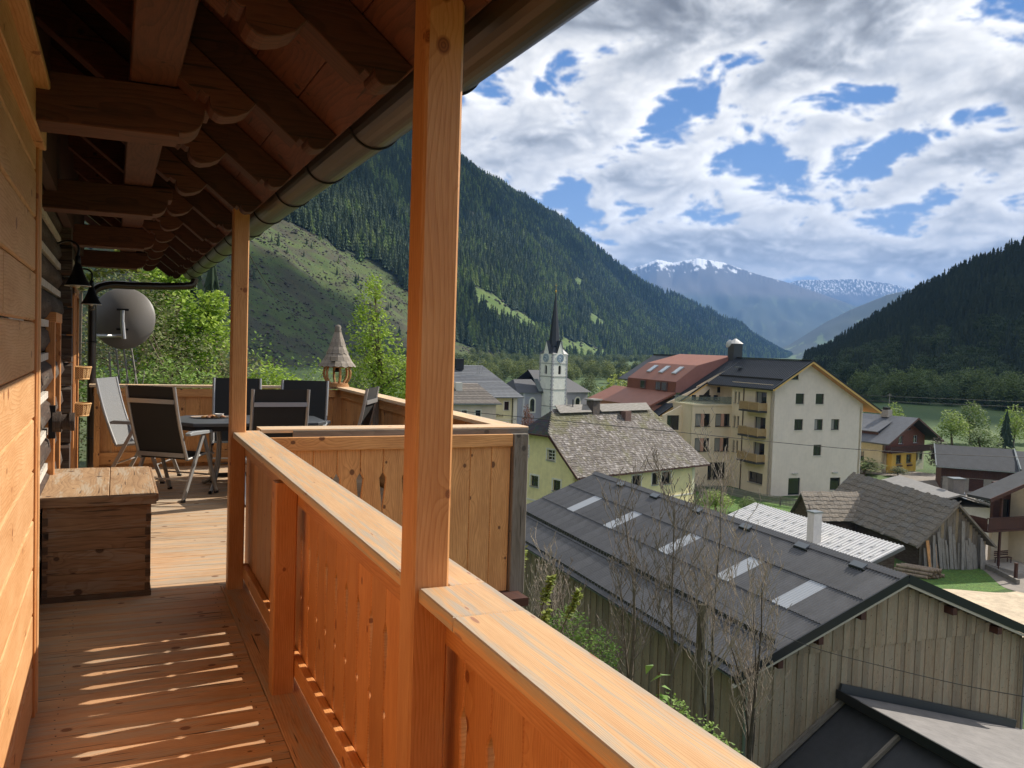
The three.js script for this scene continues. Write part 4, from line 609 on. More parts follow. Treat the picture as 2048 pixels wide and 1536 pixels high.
// ---------------------------------------------------------------- big barn with corrugated roof
const SL = 0.4, BW = 6.95, BR = 9.54, BL = 24.3;
const sheetMat = surf(0x4b4b4d, 0.5, 0.16, 6, 5, 0), sheetLight = new THREE.MeshStandardMaterial({ color: 0xa3a7ac, roughness: 0.3 }), blackTrim = plain(0x17191b, 0.45), barnBoards = tones(T.barn, [1.22, 1.14, 1.02], 6, 0.2, 0.85, 0.003);
{
  const g = thing('big_barn', 'big wooden barn with dark grey corrugated roof and pale skylight sheets below the balcony', 'barn', [25.105, VALLEY, -21.132], -4 * Math.PI / 180);
  // one corrugated sheet, 0.9 m by 2.0 m, waves across
  const ang = Math.atan(SL), len = BW / Math.cos(ang) / 4;
  const sheet = (() => { const N = 30, p = [], u = [], idx = [], w = 0.9, waves = 6, A = 0.022, l = len + 0.1; for (let i = 0; i <= N; i++) { const z = i / N * w, h = A * Math.cos(i / N * waves * 6.2832); p.push(0, h, z, -l, h + 0.034, z, -l, h - 0.01, z); u.push(0, z, l, z, l + 0.02, z); } for (let i = 0; i < N; i++) { const a = i * 3; idx.push(a, a + 1, a + 3, a + 3, a + 1, a + 4); } let g0 = new THREE.BufferGeometry(); g0.setAttribute('position', new THREE.Float32BufferAttribute(p, 3)); g0.setAttribute('uv', new THREE.Float32BufferAttribute(u, 2)); g0.setIndex(idx); g0.computeVertexNormals(); g0 = g0.toNonIndexed();
    const e = new MB(); for (let i = 0; i < N; i++) { const k = (j, q) => P3(p[(j * 3 + q) * 3], p[(j * 3 + q) * 3 + 1], p[(j * 3 + q) * 3 + 2]); e.quad(k(i, 1), k(i, 2), k(i + 1, 2), k(i + 1, 1)); } return mergeGeometries([g0, e.geo]); })();
  for (const s of [0, 1]) sheetMat.side = THREE.DoubleSide; sheetLight.side = THREE.DoubleSide;
  const tone = [sheetMat, ...[0.9, 1.08].map((k) => { const m = sheetMat.clone(); m.color.setScalar(k); return m; })], sky = [2, 6, 11, 17, 22];
  for (let r = 0; r < 4; r++) for (let k = 0; k < 27; k++) { const lt = r === 1 && sky.includes(k), m = mesh(lt ? 'skylight_sheet' : 'roof_sheet', sheet, lt ? sheetLight : pick(tone), g), s = r * len; m.position.set(-s * Math.cos(ang), BR - s * Math.sin(ang) + 0.012, -k * 0.9 - 0.9); m.rotation.z = ang; }
  mesh('roof_deck', quadSlab(P3(-BW + 0.2, BR - SL * (BW - 0.2) - 0.05, 0), P3(-BW + 0.2, BR - SL * (BW - 0.2) - 0.05, -BL), P3(0, BR - 0.05, -BL), P3(0, BR - 0.05, 0), 0.1).index ? null : quadSlab(P3(-BW + 0.2, BR - SL * (BW - 0.2) - 0.06, -BL), P3(-BW + 0.2, BR - SL * (BW - 0.2) - 0.06, 0), P3(0, BR - 0.06, 0), P3(0, BR - 0.06, -BL), 0.1), M.brown[0], g);
  mesh('far_slope', quadSlab(P3(BW + 0.2, BR - SL * (BW + 0.2), 0), P3(BW + 0.2, BR - SL * (BW + 0.2), -BL), P3(0, BR, -BL), P3(0, BR, 0), 0.12), sheetMat, g);
  { const rc = new MB(); for (let z = 0; z > -BL; z -= 0.15) { rc.quad(P3(-0.3, BR - 0.06, z), P3(0, BR + 0.07, z), P3(0, BR + 0.07, z - 0.075), P3(-0.3, BR - 0.055, z - 0.075)); rc.quad(P3(-0.3, BR - 0.055, z - 0.075), P3(0, BR + 0.07, z - 0.075), P3(0, BR + 0.1, z - 0.15), P3(-0.3, BR - 0.06, z - 0.15)); } rc.quad(P3(0, BR + 0.07, 0), P3(0.3, BR - 0.04, 0), P3(0.3, BR - 0.04, -BL), P3(0, BR + 0.07, -BL)); rc.build('ridge_cap', tone[1], g); }
  for (const z of [-1.9, -5, -8.7, -12.6, -16.6, -20.4]) { const o = P3(-0.42, BR - 0.02, z); new MB().obox(o, P3(0, 0, 0.34), P3(0.12, 0.12 * SL + 0.02, 0), P3(-0.03, 0.07, 0).multiplyScalar(0.3)).build('ridge_vent', plain(0x6d7276, 0.35, { metalness: 0.4 }), g); new MB().box(-0.5, BR - 0.17, z, 0.04, 0.12, 0.8).build('vent_face', blackTrim, g); }
  { const sg = new MB(), x = -BW * 0.745, y = BR + SL * x; for (let z = -0.5; z > -BL; z -= 0.3) sg.obox(P3(x, y + 0.11, z), P3(0.015, 0, 0), P3(0.02, 0.09, 0), P3(0, 0, 0.1)); for (const h of [0.1, 0.19]) sg.tube(P3(x + 0.02, y + h, -0.4), P3(x + 0.02, y + h, -BL), 0.015, 0.015, 5); stuff(sg.build('snow_guard', blackTrim, g)); }
  { const sg = new MB(), x = -BW + 0.15, y = BR + SL * x; for (let z = -0.5; z > -BL; z -= 0.3) sg.obox(P3(x, y + 0.08, z), P3(0.015, 0, 0), P3(0.02, 0.06, 0), P3(0, 0, 0.11)); stuff(sg.build('snow_guard', blackTrim, g)); }
  for (const s of [-1, 1]) { new MB().beam(P3(0, BR - 0.06, 0.06), P3(s * (BW + 0.1), BR - 0.06 - SL * (BW + 0.1), 0.06), 0.06, 0.3).build('verge_board', blackTrim, g); new MB().beam(P3(0, BR - 0.28, 0.0), P3(s * (BW + 0.1), BR - 0.28 - SL * (BW + 0.1), 0.0), 0.1, 0.09).build('verge_trim', plain(0xb3ad9c, 0.7), g); }
  // gable boarding in two tiers, proud and set-back boards in turn
  const wx = 6.3; let i = 0;
  for (let x = -wx; x < wx - 0.1; x += 0.235, i++) { const top = BR - 0.3 - SL * Math.max(Math.abs(x), Math.abs(x + 0.235)), z = -0.45 + (i % 2) * 0.028, jit = R(-0.03, 0.03); if (top > 7.12) board('wall_board', g, pick(barnBoards), [x + 0.1175, (7.05 + jit + top) / 2, z + 0.04], [0.228 + (i % 2) * 0.03, top - 7.05 - jit, 0.026], 'y', 0.004); const lt = Math.min(7.14, top); board('wall_board', g, pick(barnBoards), [x + 0.1175, lt / 2, z], [0.228 + (i % 2) * 0.03, lt, 0.026], 'y', 0.004); }
  mesh('gable_backing', slab([[-wx, 0], [wx, 0], [wx, BR - 0.2 - SL * wx], [0, BR - 0.2], [-wx, BR - 0.2 - SL * wx]], -0.55, -0.47), barnBoards[0], g);
  for (let z = -0.5, k = 0; z > -BL + 0.3; z -= 0.3, k++) board('side_board', g, pick(barnBoards), [-wx + (k % 2) * 0.03, 3.35, z - 0.15], [0.026, 6.6, 0.29 + (k % 2) * 0.03], 'y', 0.004);
  new MB().box(-wx + 0.08, 3.3, -BL / 2, 0.06, 6.5, BL - 0.8).build('side_backing', barnBoards[1], g); new MB().box(wx, 3.2, -BL / 2, 0.1, 6.2, BL - 0.8).box(0, 3.4, -BL + 0.3, wx * 2, 6.8, 0.1).build('far_wall', barnBoards[2], g);
  for (const x of [-5.2, -3.6, -1.85, 2.3, 4.55]) new MB().box(x, BR - 0.5 - SL * Math.abs(x), -0.25, 0.2, 0.26, 0.5).build('purlin_end', M.brown[2], g);
  mesh('gutter', new THREE.CylinderGeometry(0.09, 0.09, BL, 10, 1, false, 0, Math.PI).rotateX(Math.PI / 2).rotateZ(-Math.PI / 2), zinc, g).position.set(-BW - 0.06, BR - SL * BW - 0.02, -BL / 2);
  mesh('downpipe', wireGeo([[-BW - 0.05, BR - SL * BW - 0.1, -0.1], [-BW + 0.2, BR - SL * BW - 0.25, -0.1], [-wx - 0.02, BR - SL * BW - 0.4, -0.28], [-wx, 5.5, -0.3], [-wx, 0.4, -0.3]], 0.055, 8, 40), plain(0x5d6b5c, 0.5), g);
  mesh('downpipe', wireGeo([[BW + 0.05, BR - SL * BW - 0.1, -0.1], [BW - 0.3, BR - SL * BW - 0.3, -0.1], [wx, BR - SL * BW - 0.5, -0.25], [wx, 5, -0.28], [wx, 3.2, -0.3]], 0.05, 8, 40), zinc, g);
}
{ // lower annex in front of the gable
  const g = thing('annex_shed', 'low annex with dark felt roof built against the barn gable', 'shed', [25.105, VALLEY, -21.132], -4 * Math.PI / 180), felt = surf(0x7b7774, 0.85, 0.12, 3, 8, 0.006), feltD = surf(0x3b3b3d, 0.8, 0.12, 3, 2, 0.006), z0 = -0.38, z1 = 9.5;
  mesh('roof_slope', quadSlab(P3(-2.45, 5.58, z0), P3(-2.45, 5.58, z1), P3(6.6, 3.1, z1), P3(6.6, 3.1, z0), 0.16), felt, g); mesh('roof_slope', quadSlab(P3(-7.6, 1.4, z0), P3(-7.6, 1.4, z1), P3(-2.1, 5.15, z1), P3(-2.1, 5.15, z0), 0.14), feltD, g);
  new MB().beam(P3(-2.5, 5.55, z0), P3(-2.5, 5.55, z1), 0.06, 0.3).build('ridge_board', blackTrim, g); new MB().beam(P3(-2.4, 5.75, z0 + 0.05), P3(6.0, 3.42, z0 + 0.05), 0.1, 0.3).build('flashing', plain(0x3f4347, 0.4, { metalness: 0.4 }), g); new MB().beam(P3(-7.6, 1.65, z0 + 0.05), P3(-2.1, 5.4, z0 + 0.05), 0.1, 0.2).build('flashing', M.greyDark[0], g);
  for (const z of [2.2, 5.6]) new MB().beam(P3(-7.4, 1.7, z), P3(-2.3, 5.15, z), 0.12, 0.14).build('batten', M.greyDark[1], g);
  new MB().box(-2.1, 2.5, 4.5, 0.2, 5, 9.6).box(6.2, 1.5, 4.5, 0.2, 3, 9.6).box(-7.2, 0.7, 4.5, 0.2, 1.4, 9.6).build('wall', barnBoards[2], g);
}
{ // white profiled roof behind the barn, with its chimney
  const g = thing('white_roof_building', 'low building with white profiled metal roof behind the barn', 'building', [42.6, VALLEY, -36.2], -4 * Math.PI / 180), wm = surf(0xd9d7d4, 0.4, 0.05, 4, 6, 0), L = 14.4;
  for (let k = 0; k < 16; k++) { const z = -k * 0.9; mesh('roof_sheet', quadSlab(P3(-7.5, 3.4, z - 0.895), P3(-7.5, 3.4, z), P3(0, 6.0, z), P3(0, 6.0, z - 0.895), 0.06), wm, g); const r = new MB(); for (const d of [0.1, 0.4, 0.7]) { r.obox(P3(-3.75, 4.73, z - d), P3(3.75, 1.3, 0), P3(-0.008, 0.022, 0), P3(0, 0, 0.03)); } r.build('sheet_rib', wm, g); const st = new MB(); for (let q = 1; q < 8; q++) st.obox(P3(-7.5 + q * 0.94, 3.4 + q * 0.326 + 0.045, z - 0.55), P3(0.1, 0.035, 0), P3(-0.01, 0.02, 0), P3(0, 0, 0.1)); stuff(st.build('snow_stop', plain(0xb4b3b2, 0.5), g)); }
  new MB().beam(P3(-7.5, 3.32, 0.03), P3(0, 5.92, 0.03), 0.05, 0.2).build('verge', plain(0x5a5c5e, 0.5), g);
  mesh('wall', slab([[-7, 0], [-0.4, 0], [-0.4, 5.7], [-7, 3.45]], -L + 0.3, -0.3), M.log[2], g);
  new MB().box(-2.4, 5.9, -5.0, 0.62, 2.5, 0.62).build('chimney', surf(0xc9c6c1, 0.85, 0.06, 2, 3), g); new MB().box(-2.4, 7.2, -5.0, 0.74, 0.08, 0.74).build('chimney_cap', zinc, g);
}
{ // weathered shingle barn with a wing, planks leaning on its end
  const az = 16, g = thing('shingle_barn', 'weathered grey barn roofed with long wooden shingles, planks leaning on its gable', 'barn', [60.0, VALLEY, -49.5], -az * Math.PI / 180);
  const W = 6.0, ridge = 5.4, ex = 2.1, L = 15.8, cols = tones(T.grey, [0.62, 0.6, 0.58], 7, 0.28, 0.9, 0.004), place = (list) => list.forEach(([o, a, b, c]) => { const m = mesh('shingle', new MB().obox(P3(0, 0, 0), a, b, c).geo, pick(cols), g); m.position.copy(o); });
  const A = P3(-0.55, ex - 0.25, -L), B = P3(-0.55, ex - 0.25, 0.5), Rg = P3(W / 2, ridge, 0.5), A2 = P3(-0.55, ex - 0.25, -L);
  mesh('roof_core', quadSlab(A, B, P3(W / 2, ridge, 0.5), P3(W / 2, ridge, -L), 0.1), M.greyDark[0], g); mesh('roof_core', quadSlab(P3(W + 0.55, ex - 0.25, 0.5), P3(W + 0.55, ex - 0.25, -L), P3(W / 2, ridge, -L), P3(W / 2, ridge, 0.5), 0.1), cols[1], g);
  place(shingleField(A, B, P3(W / 2, ridge, -L), 8, 36, [0], 0.05, 0.35, 0.5).slice(0, 296));
  const wm = M.grey; for (let x = 0.05, k = 0; x < W - 0.1; x += 0.26, k++) { const top = lerp(ex, ridge - 0.15, 1 - Math.abs(x + 0.13 - W / 2) / (W / 2)); board('wall_board', g, k % 5 === 2 ? barnBoards[1] : pick(cols), [x + 0.13, top / 2, -0.05 + R(-0.02, 0.02)], [0.25, top, 0.03], 'y'); }
  new MB().box(0.1, 1, -L / 2, 0.1, 2, L - 0.4).box(W, 1, -L / 2, 0.1, 2, L - 0.4).build('side_wall', M.log[2], g); mesh('far_wall', slab([[0, 0], [W, 0], [W, ex], [W / 2, ridge], [0, ex]], -L + 0.1, -L + 0.3), M.log[0], g);
  new MB().beam(P3(-0.6, ex - 0.33, 0.52), P3(W / 2, ridge - 0.08, 0.52), 0.05, 0.16).beam(P3(W / 2, ridge - 0.08, 0.52), P3(W + 0.6, ex - 0.33, 0.52), 0.05, 0.16).build('verge_board', M.greyDark[1], g);
  // wing towards the apartment house
  const w0 = -13.6, w1 = -9.4, wx = -4.6, wr = 4.2, we = 1.9, mid = (w0 + w1) / 2, wl = tones(T.grey, [0.95, 0.88, 0.8], 5, 0.15, 0.9);
  mesh('wing_roof_core', quadSlab(P3(wx, we, w1), P3(2, we, w1), P3(2, wr, mid), P3(wx, wr, mid), 0.08), M.greyDark[0], g); mesh('wing_roof_core', quadSlab(P3(2, we, w0), P3(wx, we, w0), P3(wx, wr, mid), P3(2, wr, mid), 0.08), M.greyDark[0], g);
  shingleField(P3(wx, we, w1), P3(1.2, we, w1), P3(wx, wr, mid), 7, 18, [0], 0.04, 0.35, 0.4).forEach(([o, a, b, c]) => { const m = mesh('wing_shingle', new MB().obox(P3(0, 0, 0), a, b, c).geo, pick(wl), g); m.position.copy(o); });
  mesh('wing_wall', slab([[-w1 - 0.4, 0], [-w0 + 0.4, 0], [-w0 + 0.4, we], [-mid, wr - 0.15], [-w1 - 0.4, we]].map(([a, b]) => [-a, b]).reverse(), 0, 0.1).rotateY(-Math.PI / 2).translate(wx + 0.4, 0, 0), M.log[1], g); new MB().box(-2, 0.9, w1 - 0.4, 5, 1.8, 0.1).build('wing_wall', M.log[3], g);
}
// planks leaning on the barn end
for (let k = 0; k < 17; k++) {
  const a = -16 * Math.PI / 180, lx = 0.25 + k * 0.33 + R(-0.08, 0.08), h = Math.min(2.0 + R(-0.4, 2.2), 1.8 + 3 * (1 - Math.abs(lx - 3) / 3)), pos = P3(lx, 0, 0.5 + R(0, 0.25)).applyAxisAngle(P3(0, 1, 0), a * 1).add(P3(60.0, VALLEY + 0.02, -49.5));
  const dsc = k === 1 ? 'fresh orange plank leaning lowest on the shingle barn end' : k === 3 ? 'short tan plank leaning on the shingle barn end' : 'grey weathered plank leaning on the shingle barn end';
  const g = thing('leaning_plank', dsc, 'plank', [pos.x, pos.y, pos.z], a, 'planks leaning on the shingle barn'); const w = R(0.16, 0.3), b = board('plank', g, k === 1 ? M.panel[0] : k === 3 ? M.panel[2] : pick(M.grey), [0, h / 2, -0.18], [w, h, 0.04], 'y'); b.rotation.x = -0.16; b.rotation.z = R(-0.09, 0.09); board('plank', g, pick(M.grey), [w * 0.5, h * 0.42, -0.15], [0.07, h * 0.84, 0.05], 'y').rotation.x = -0.16;
}
for (let k = 0; k < 16; k++) { const row = k < 7 ? 0 : k < 12 ? 1 : 2, i = k < 7 ? k : k < 12 ? k - 7 : k - 12, g = thing('cut_log', row === 0 ? 'debarked log in the bottom layer of the low stack before the shingle barn' : row === 1 ? 'debarked log in the middle layer of the low stack before the shingle barn' : 'debarked log on top of the low stack before the shingle barn', 'log', [57.0 + (i + row * 0.5) * 0.3, VALLEY + 0.16 + row * 0.25, -47.6], 0.5, 'logs stacked before the shingle barn'), r = R(0.12, 0.16); mesh('bark', new THREE.CylinderGeometry(r, r, R(2.2, 2.8), 9, 1, true).rotateX(Math.PI / 2), tones(T.grey, [0.9, 0.74, 0.6], 1, 0.15, 0.9)[0], g); for (const s of [-1, 1]) mesh('cut_end', new THREE.CircleGeometry(r, 9).rotateY(s > 0 ? 0 : Math.PI), M.cap[1], g).position.z = s * 1.12; }
// ---------------------------------------------------------------- houses of the village
const stripeRoof = (c, pitch, seed) => { const b = hex(c); return new THREE.MeshStandardMaterial({ map: dataTex(256, 256, (s, t) => { const k = 1 + 0.12 * pn(s * 6 + seed, t * 6, 6, 6) + 0.1 * pn(s * 40, t * 40, 40, 40); return [b[0] * k, b[1] * k, b[2] * k]; }, 3, 3), roughness: 0.5, metalness: 0.1 }); };
function courses(parent, name, a, b, d, rows, mat, th = 0.03) { // tile courses: one stepped strip each
  const ey = d.clone().sub(a), ex = b.clone().sub(a), n = ex.clone().cross(ey).normalize(); for (let r = 0; r < rows; r++) { const lo = ey.clone().multiplyScalar(r / rows), hi = ey.clone().multiplyScalar((r + 1.15) / rows), lift = n.clone().multiplyScalar(th); mesh(name, quadSlab(a.clone().add(lo).add(lift), b.clone().add(lo).add(lift), b.clone().add(hi), a.clone().add(hi), 0.02), Array.isArray(mat) ? pick(mat) : mat, parent); }
}
{ // yellow-green house with shingle roof and half hip
  const g = thing('yellow_house', 'pale yellow green house with steep weathered shingle roof beyond the big barn', 'house', [35.65, VALLEY, -63.81], 16 * Math.PI / 180);
  const L = 16.3, D = 10.2, ey = 6.55, ry = 11.5, wallM = surf(0xe8dba6, 0.92, 0.06, 5, 4, 0.006, 0.02), o = 0.6;
  const front = new Face(g, 0, [0, 0, 0]), gable = new Face(g, -Math.PI / 2, [0, 0, 0]), fw = [[7.2, 4.7, 1.2, 1.05], [9.95, 4.7, 0.82, 1.1], [11.35, 4.65, 1.3, 1.15], [2.5, 4.6, 1, 1.1]];
  front.wall(rect(0, 0, L, ey), fw, wallM, 0.4); fw.forEach((w) => front.window(w, { surround: 0.12, cols: 2, rows: 1 }));
  const gw = [[-3.65, 7.25, 0.98, 0.9], [-7.1, 7.25, 0.98, 0.9], [-5.7, 4.65, 1.0, 0.95], [-2.8, 4.65, 0.95, 0.95], [-8.6, 4.65, 1, 0.95]], slope = (ry - ey) / (D / 2);
  gable.wall([[-D, 0], [0, 0], [0, ey], [-3.0, ey + 3.0 * slope], [-D + 3.0, ey + 3.0 * slope], [-D, ey]], gw, wallM, 0.4); gw.forEach((w, i) => gable.window(w, { surround: 0.15, cols: 2, rows: 3, bar: 0.045, frame: i > 1 ? frameDark : frameWhite, trim: trimWhite }));
  front.box('plinth_band', [L / 2, 3.4, 0.01], [L, 0.14, 0.04], trimWhite); gable.box('plinth_band', [-D / 2, 3.4, 0.01], [D, 0.14, 0.04], trimWhite); front.box('corner_band', [L - 0.2, 5, 0.012], [0.4, 3.1, 0.03], plain(0xd8d4b4, 0.9));
  new MB().box(L - 0.15, 3.2, -D / 2, 0.3, 6.4, D - 0.1).box(L / 2, 3.2, -D + 0.15, L, 6.4, 0.3).build('wall', wallM, g);
  const eL = P3(-0.5, ey - 0.35, o), eR = P3(L + 1.6, ey - 0.35, o), rL = P3(2.0, ry, -D / 2), rR = P3(L - 1.4, ry, -D / 2), hipY = ey + 3.0 * slope - 0.1, hF = P3(-0.5, hipY, -3.0), hB = P3(-0.5, hipY, -D + 3.0);
  // front slope: verge goes up to the hip, then along the hip to the ridge
  const core = new MB(); core.quad(eL, eR, rR, rL); core.tri(eL, rL, hF); core.quad(P3(L + 1.6, ey - 0.35, -D - o), P3(-0.5, ey - 0.35, -D - o), rL, rR); core.tri(P3(-0.5, ey - 0.35, -D - o), hB, rL); core.tri(hB, hF, rL); core.tri(eR, P3(L + 1.6, ey - 0.35, -D - o), rR); core.build('roof_core', new THREE.MeshStandardMaterial({ color: 0x3a342e, roughness: 0.9, side: THREE.DoubleSide }), g);
  const cols = [[0.12, 0.102, 0.088], [0.16, 0.138, 0.122], [0.2, 0.178, 0.16], [0.135, 0.115, 0.095], [0.18, 0.163, 0.15], [0.27, 0.245, 0.225], [0.15, 0.132, 0.1]], sm = new MB(), n = P3(0, 0, 1).applyAxisAngle(P3(1, 0, 0), -Math.atan2(ry - ey + 0.35, D / 2 + o)); const mossAt = (x, y) => sstep(0.25, 0.6, fbm(x * 0.35, y * 0.5, 3) + (y > 9.6 ? 0.28 : 0));
  const rows = 32; for (let r = 0; r < rows; r++) { const f0 = r / rows, f1 = (r + 1.5) / rows, xl = f0 < 0.62 ? -0.5 : lerp(-0.5, 2.0, (f0 - 0.62) / 0.38), xr = lerp(L + 1.6, L - 1.4, f0), q = (x, f) => P3(x, lerp(ey - 0.35, ry, f), lerp(o, -D / 2, f)); let x = xl; while (x < xr) { const w = R(0.13, 0.27), x1 = Math.min(xr, x + w - 0.008), j = R(-0.006, 0.006), lift = n.clone().multiplyScalar(R(0.03, 0.06)), lo = n.clone().multiplyScalar(0.005), c0 = pick(cols), k = R(0.8, 1.2), c = mix3(c0.map((v) => v * k), [0.13, 0.13, 0.04], mossAt(x, lerp(ey, ry, f0)) * 0.6); const a = q(x, f0 + j).add(lift), b = q(x1, f0 + j).add(lift); sm.quad(a, b, q(x1, Math.min(1.01, f1)).add(lo), q(x, Math.min(1.01, f1)).add(lo), c); sm.quad(q(x, f0 + j), q(x1, f0 + j), b, a, c); x += w; } }
  const hr = 14; for (let r = 0; r < hr; r++) { const f0 = r / hr, f1 = (r + 1.5) / hr, q = (s, f) => hF.clone().lerp(hB, s).lerp(rL, Math.min(1, f)); let s = 0; while (s < 1) { const w = R(0.05, 0.1), a = q(s, f0), b = q(Math.min(1, s + w - 0.004), f0), up = P3(-0.03, 0.03, 0), c = [0.05, 0.048, 0.045].map((v) => v * R(0.7, 1.5)); sm.quad(b.clone().add(up), a.clone().add(up), q(s, f1), q(Math.min(1, s + w), f1), c); s += w; } }
  stuff(sm.build('shingles', vcol(new THREE.MeshStandardMaterial({ roughness: 0.92, side: THREE.DoubleSide })), g));
  new MB().beam(P3(-0.5, ey - 0.42, o), P3(L + 1.6, ey - 0.42, o), 0.06, 0.16).build('eaves_board', M.brown[0], g); new MB().beam(eL, hF, 0.08, 0.2).build('verge_board', M.brown[1], g); new MB().beam(hF, hB, 0.3, 0.14).build('hip_eave', M.brown[2], g);
  for (const [x0, x1] of [[2.1, 6.2], [7.5, L - 1.6]]) new MB().obox(P3((x0 + x1) / 2, ry + 0.05, -D / 2 + 0.35), P3((x1 - x0) / 2, 0, 0), P3(0, 0.33, -0.36), P3(0, 0.05, 0.05).multiplyScalar(0.6)).build('ridge_boards', cols && M.grey[1], g);
  new MB().box(6.9, ry + 0.1, -D / 2 + 0.2, 0.9, 1.3, 0.9).build('chimney', surf(0x59504a, 0.9, 0.2, 1, 5), g); new MB().box(6.9, ry + 0.85, -D / 2 + 0.2, 1.2, 0.12, 1.2).build('chimney_cap', plain(0x8d8a84, 0.7), g); new MB().box(10.6, ry - 1.0, -D / 2 + 1.0, 0.8, 1.5, 0.7).build('chimney', surf(0x6b5148, 0.9, 0.2, 1, 7), g); new MB().tube(P3(4.2, ry - 0.2, -D / 2 + 0.2), P3(4.2, ry + 0.9, -D / 2 + 0.2), 0.05, 0.05, 8, null, true).build('vent_pipe', darkMetal, g);
}
{ // apartment house
  const g = thing('apartment_house', 'cream four storey apartment house with dark metal gable roof and balconies', 'apartment building', [71.66, VALLEY, -80.8], -4 * Math.PI / 180);
  const cream = surf(0xddcfc2, 0.92, 0.035, 6, 2, 0.004, 0.015), peach = surf(0xdfcbae, 0.92, 0.035, 6, 7, 0.004, 0.015), blk = stripeRoof(0x33373d, 0.4, 3), soffitY = plain(0xd9b26c, 0.7), soffitO = plain(0xc08a62, 0.75), W = 13.8, rx = 4.95, ry = 16.35, le = 13.3, sl = (ry - le) / rx, sr = 0.56;
  const gable = new Face(g, 0, [0, 0, 0]), left = new Face(g, -Math.PI / 2, [0, 0, 0]), wing = new Face(g, 0, [0, 0, -8.2]), upper = new Face(g, 0, [0, 0, -13]), log = new Face(g, 0, [0, 0, -10.6]);
  const rEave = ry - sr * (W - rx);
  const gw = [[3.43, 11.2, 1.25, 1.28], [6.42, 11.2, 1.25, 1.28], [3.4, 8.0, 1.28, 1.35], [6.4, 8.0, 1.28, 1.35], [8.95, 8.0, 1.25, 1.35], [6.42, 4.85, 1.22, 1.35], [2.55, 14.15, 1.15, 0.85], [2.9, 0.05, 1.75, 2.1], [9.2, 0.5, 1.6, 1.55]];
  gable.wall([[0, 0], [W, 0], [W, rEave], [rx, ry - 0.15], [0, le]], gw, cream, 0.35); gw.forEach((w, i) => gable.window(w, i === 7 ? { name: 'door', cols: 1, sill: false, frame: plain(0x3b3f42, 0.6) } : { cols: i > 1 && i < 6 ? 2 : 1, curtain: i === 3 || i === 4 ? 1 : 0, sillMat: trimWhite })); for (const x of [3.75, 9.8]) gable.box('wall_lamp', [x, 2.72, 0.1], [0.8, 0.16, 0.2], plain(0xbab5ae, 0.6));
  // left face: balcony column next to the corner, narrow window pairs, then the wing
  const fl = [11.0 - 0.75, 7.85 - 0.7, 4.7 - 0.7], lw = []; for (const y of fl) { lw.push([-3.3, y, 2.2, 2.25]); lw.push([-6.9, y + 0.55, 0.42, 1.45], [-7.65, y + 0.55, 0.42, 1.45]); } lw.push([-4.1, 1.2, 2.9, 1.35]);
  left.wall(rect(-8.2, 0, 0, le + 0.2), lw, peach, 0.35); lw.forEach((w) => left.window(w, { cols: w[2] > 2 ? 2 : 1, depth: 0.2, sill: w[2] < 1 || w[1] < 2, curtain: w[2] > 2 && w[1] > 2 ? 1 : 0 }));
  for (const y of fl) { left.box('balcony_slab', [-2.9, y - 0.12, 0.62], [4.0, 0.22, 1.25], plain(0x3f3c3a, 0.7)); const rail = left.box('balcony_rail', [-2.9, y + 1.0, 1.2], [4.0, 0.06, 0.06], plain(0xb59a74, 0.6)); left.box('rail_panel', [-2.9, y + 0.5, 1.2], [3.9, 0.9, 0.03], surf(0x9c8059, 0.7, 0.1, 1, 9), rail); for (const x of [-4.88, -0.93]) left.box('rail_panel', [x, y + 0.5, 0.6], [0.03, 0.9, 1.2], surf(0xa58a62, 0.7, 0.1, 1, 4), rail); for (const x of [-4.85, -2.9, -0.95]) left.box('rail_post', [x, y + 0.5, 1.22], [0.05, 1.0, 0.05], plain(0xb59a74, 0.6), rail); }
  left.add('downpipe', new THREE.CylinderGeometry(0.06, 0.06, le, 8).translate(-5.6, le / 2, 0.08), plain(0x4a3a33, 0.5));
  // wing front with paired windows, roof terrace above
  const ww = [[-5.35, 7.7, 2.2, 1.62], [-2.35, 7.7, 2.2, 1.62], [-5.3, 4.5, 2.2, 1.7], [-2.35, 4.5, 2.2, 1.7], [-3.2, 0.9, 2.65, 2.15]];
  wing.wall(rect(-5.8, 0, 0.4, 10.5), ww, peach, 0.35); ww.forEach((w, i) => { const f = wing.window(w, { cols: i < 4 ? 2 : 1, curtain: i < 4 ? 1 : 0, sillMat: frameDark }); if (i < 4) wing.box('pier', [w[0] + w[2] / 2, w[1] + w[3] / 2, -0.06], [0.42, w[3], 0.12], plain(0xbb8f7b, 0.9), f); });
  new MB().box(-5.65, 5.2, -10.7, 0.3, 10.4, 4.6).build('wall', peach, g); new MB().box(-2.9, 10.42, -10.6, 5.9, 0.2, 5.0).build('terrace_slab', peach, g);
  const tg = new THREE.MeshPhysicalMaterial({ color: 0xcfd8d4, roughness: 0.05, transmission: 0.9, thickness: 0 }); wing.box('terrace_glass', [-2.8, 11.0, -0.05], [5.6, 0.95, 0.02], tg); new MB().box(-5.6, 11.0, -10.6, 0.02, 0.95, 4.6).build('terrace_glass', tg, g);
  const uw = [[-2.1, 10.6, 2.0, 1.95], [1.0, 11.75, 1.5, 0.78]]; upper.wall([[-6.6, 10.3], [3.2, 10.3], [3.2, le + 2.0], [0, le], [-6.6, 10.35]], uw, peach, 0.3); uw.forEach((w) => upper.window(w, { sill: false })); new MB().box(1.6, 11.9, -10.6, 0.3, 3.0, 4.8).build('wall', peach, g);
  for (let k = 0; k < 4; k++) { const f = new MB().box(-4.6 + k * 1.1, 10.95, -9.6, 0.6, 0.06, 0.6).box(-4.6 + k * 1.1, 11.3, -9.9, 0.6, 0.6, 0.05); f.build('terrace_seat', darkMetal, g); }
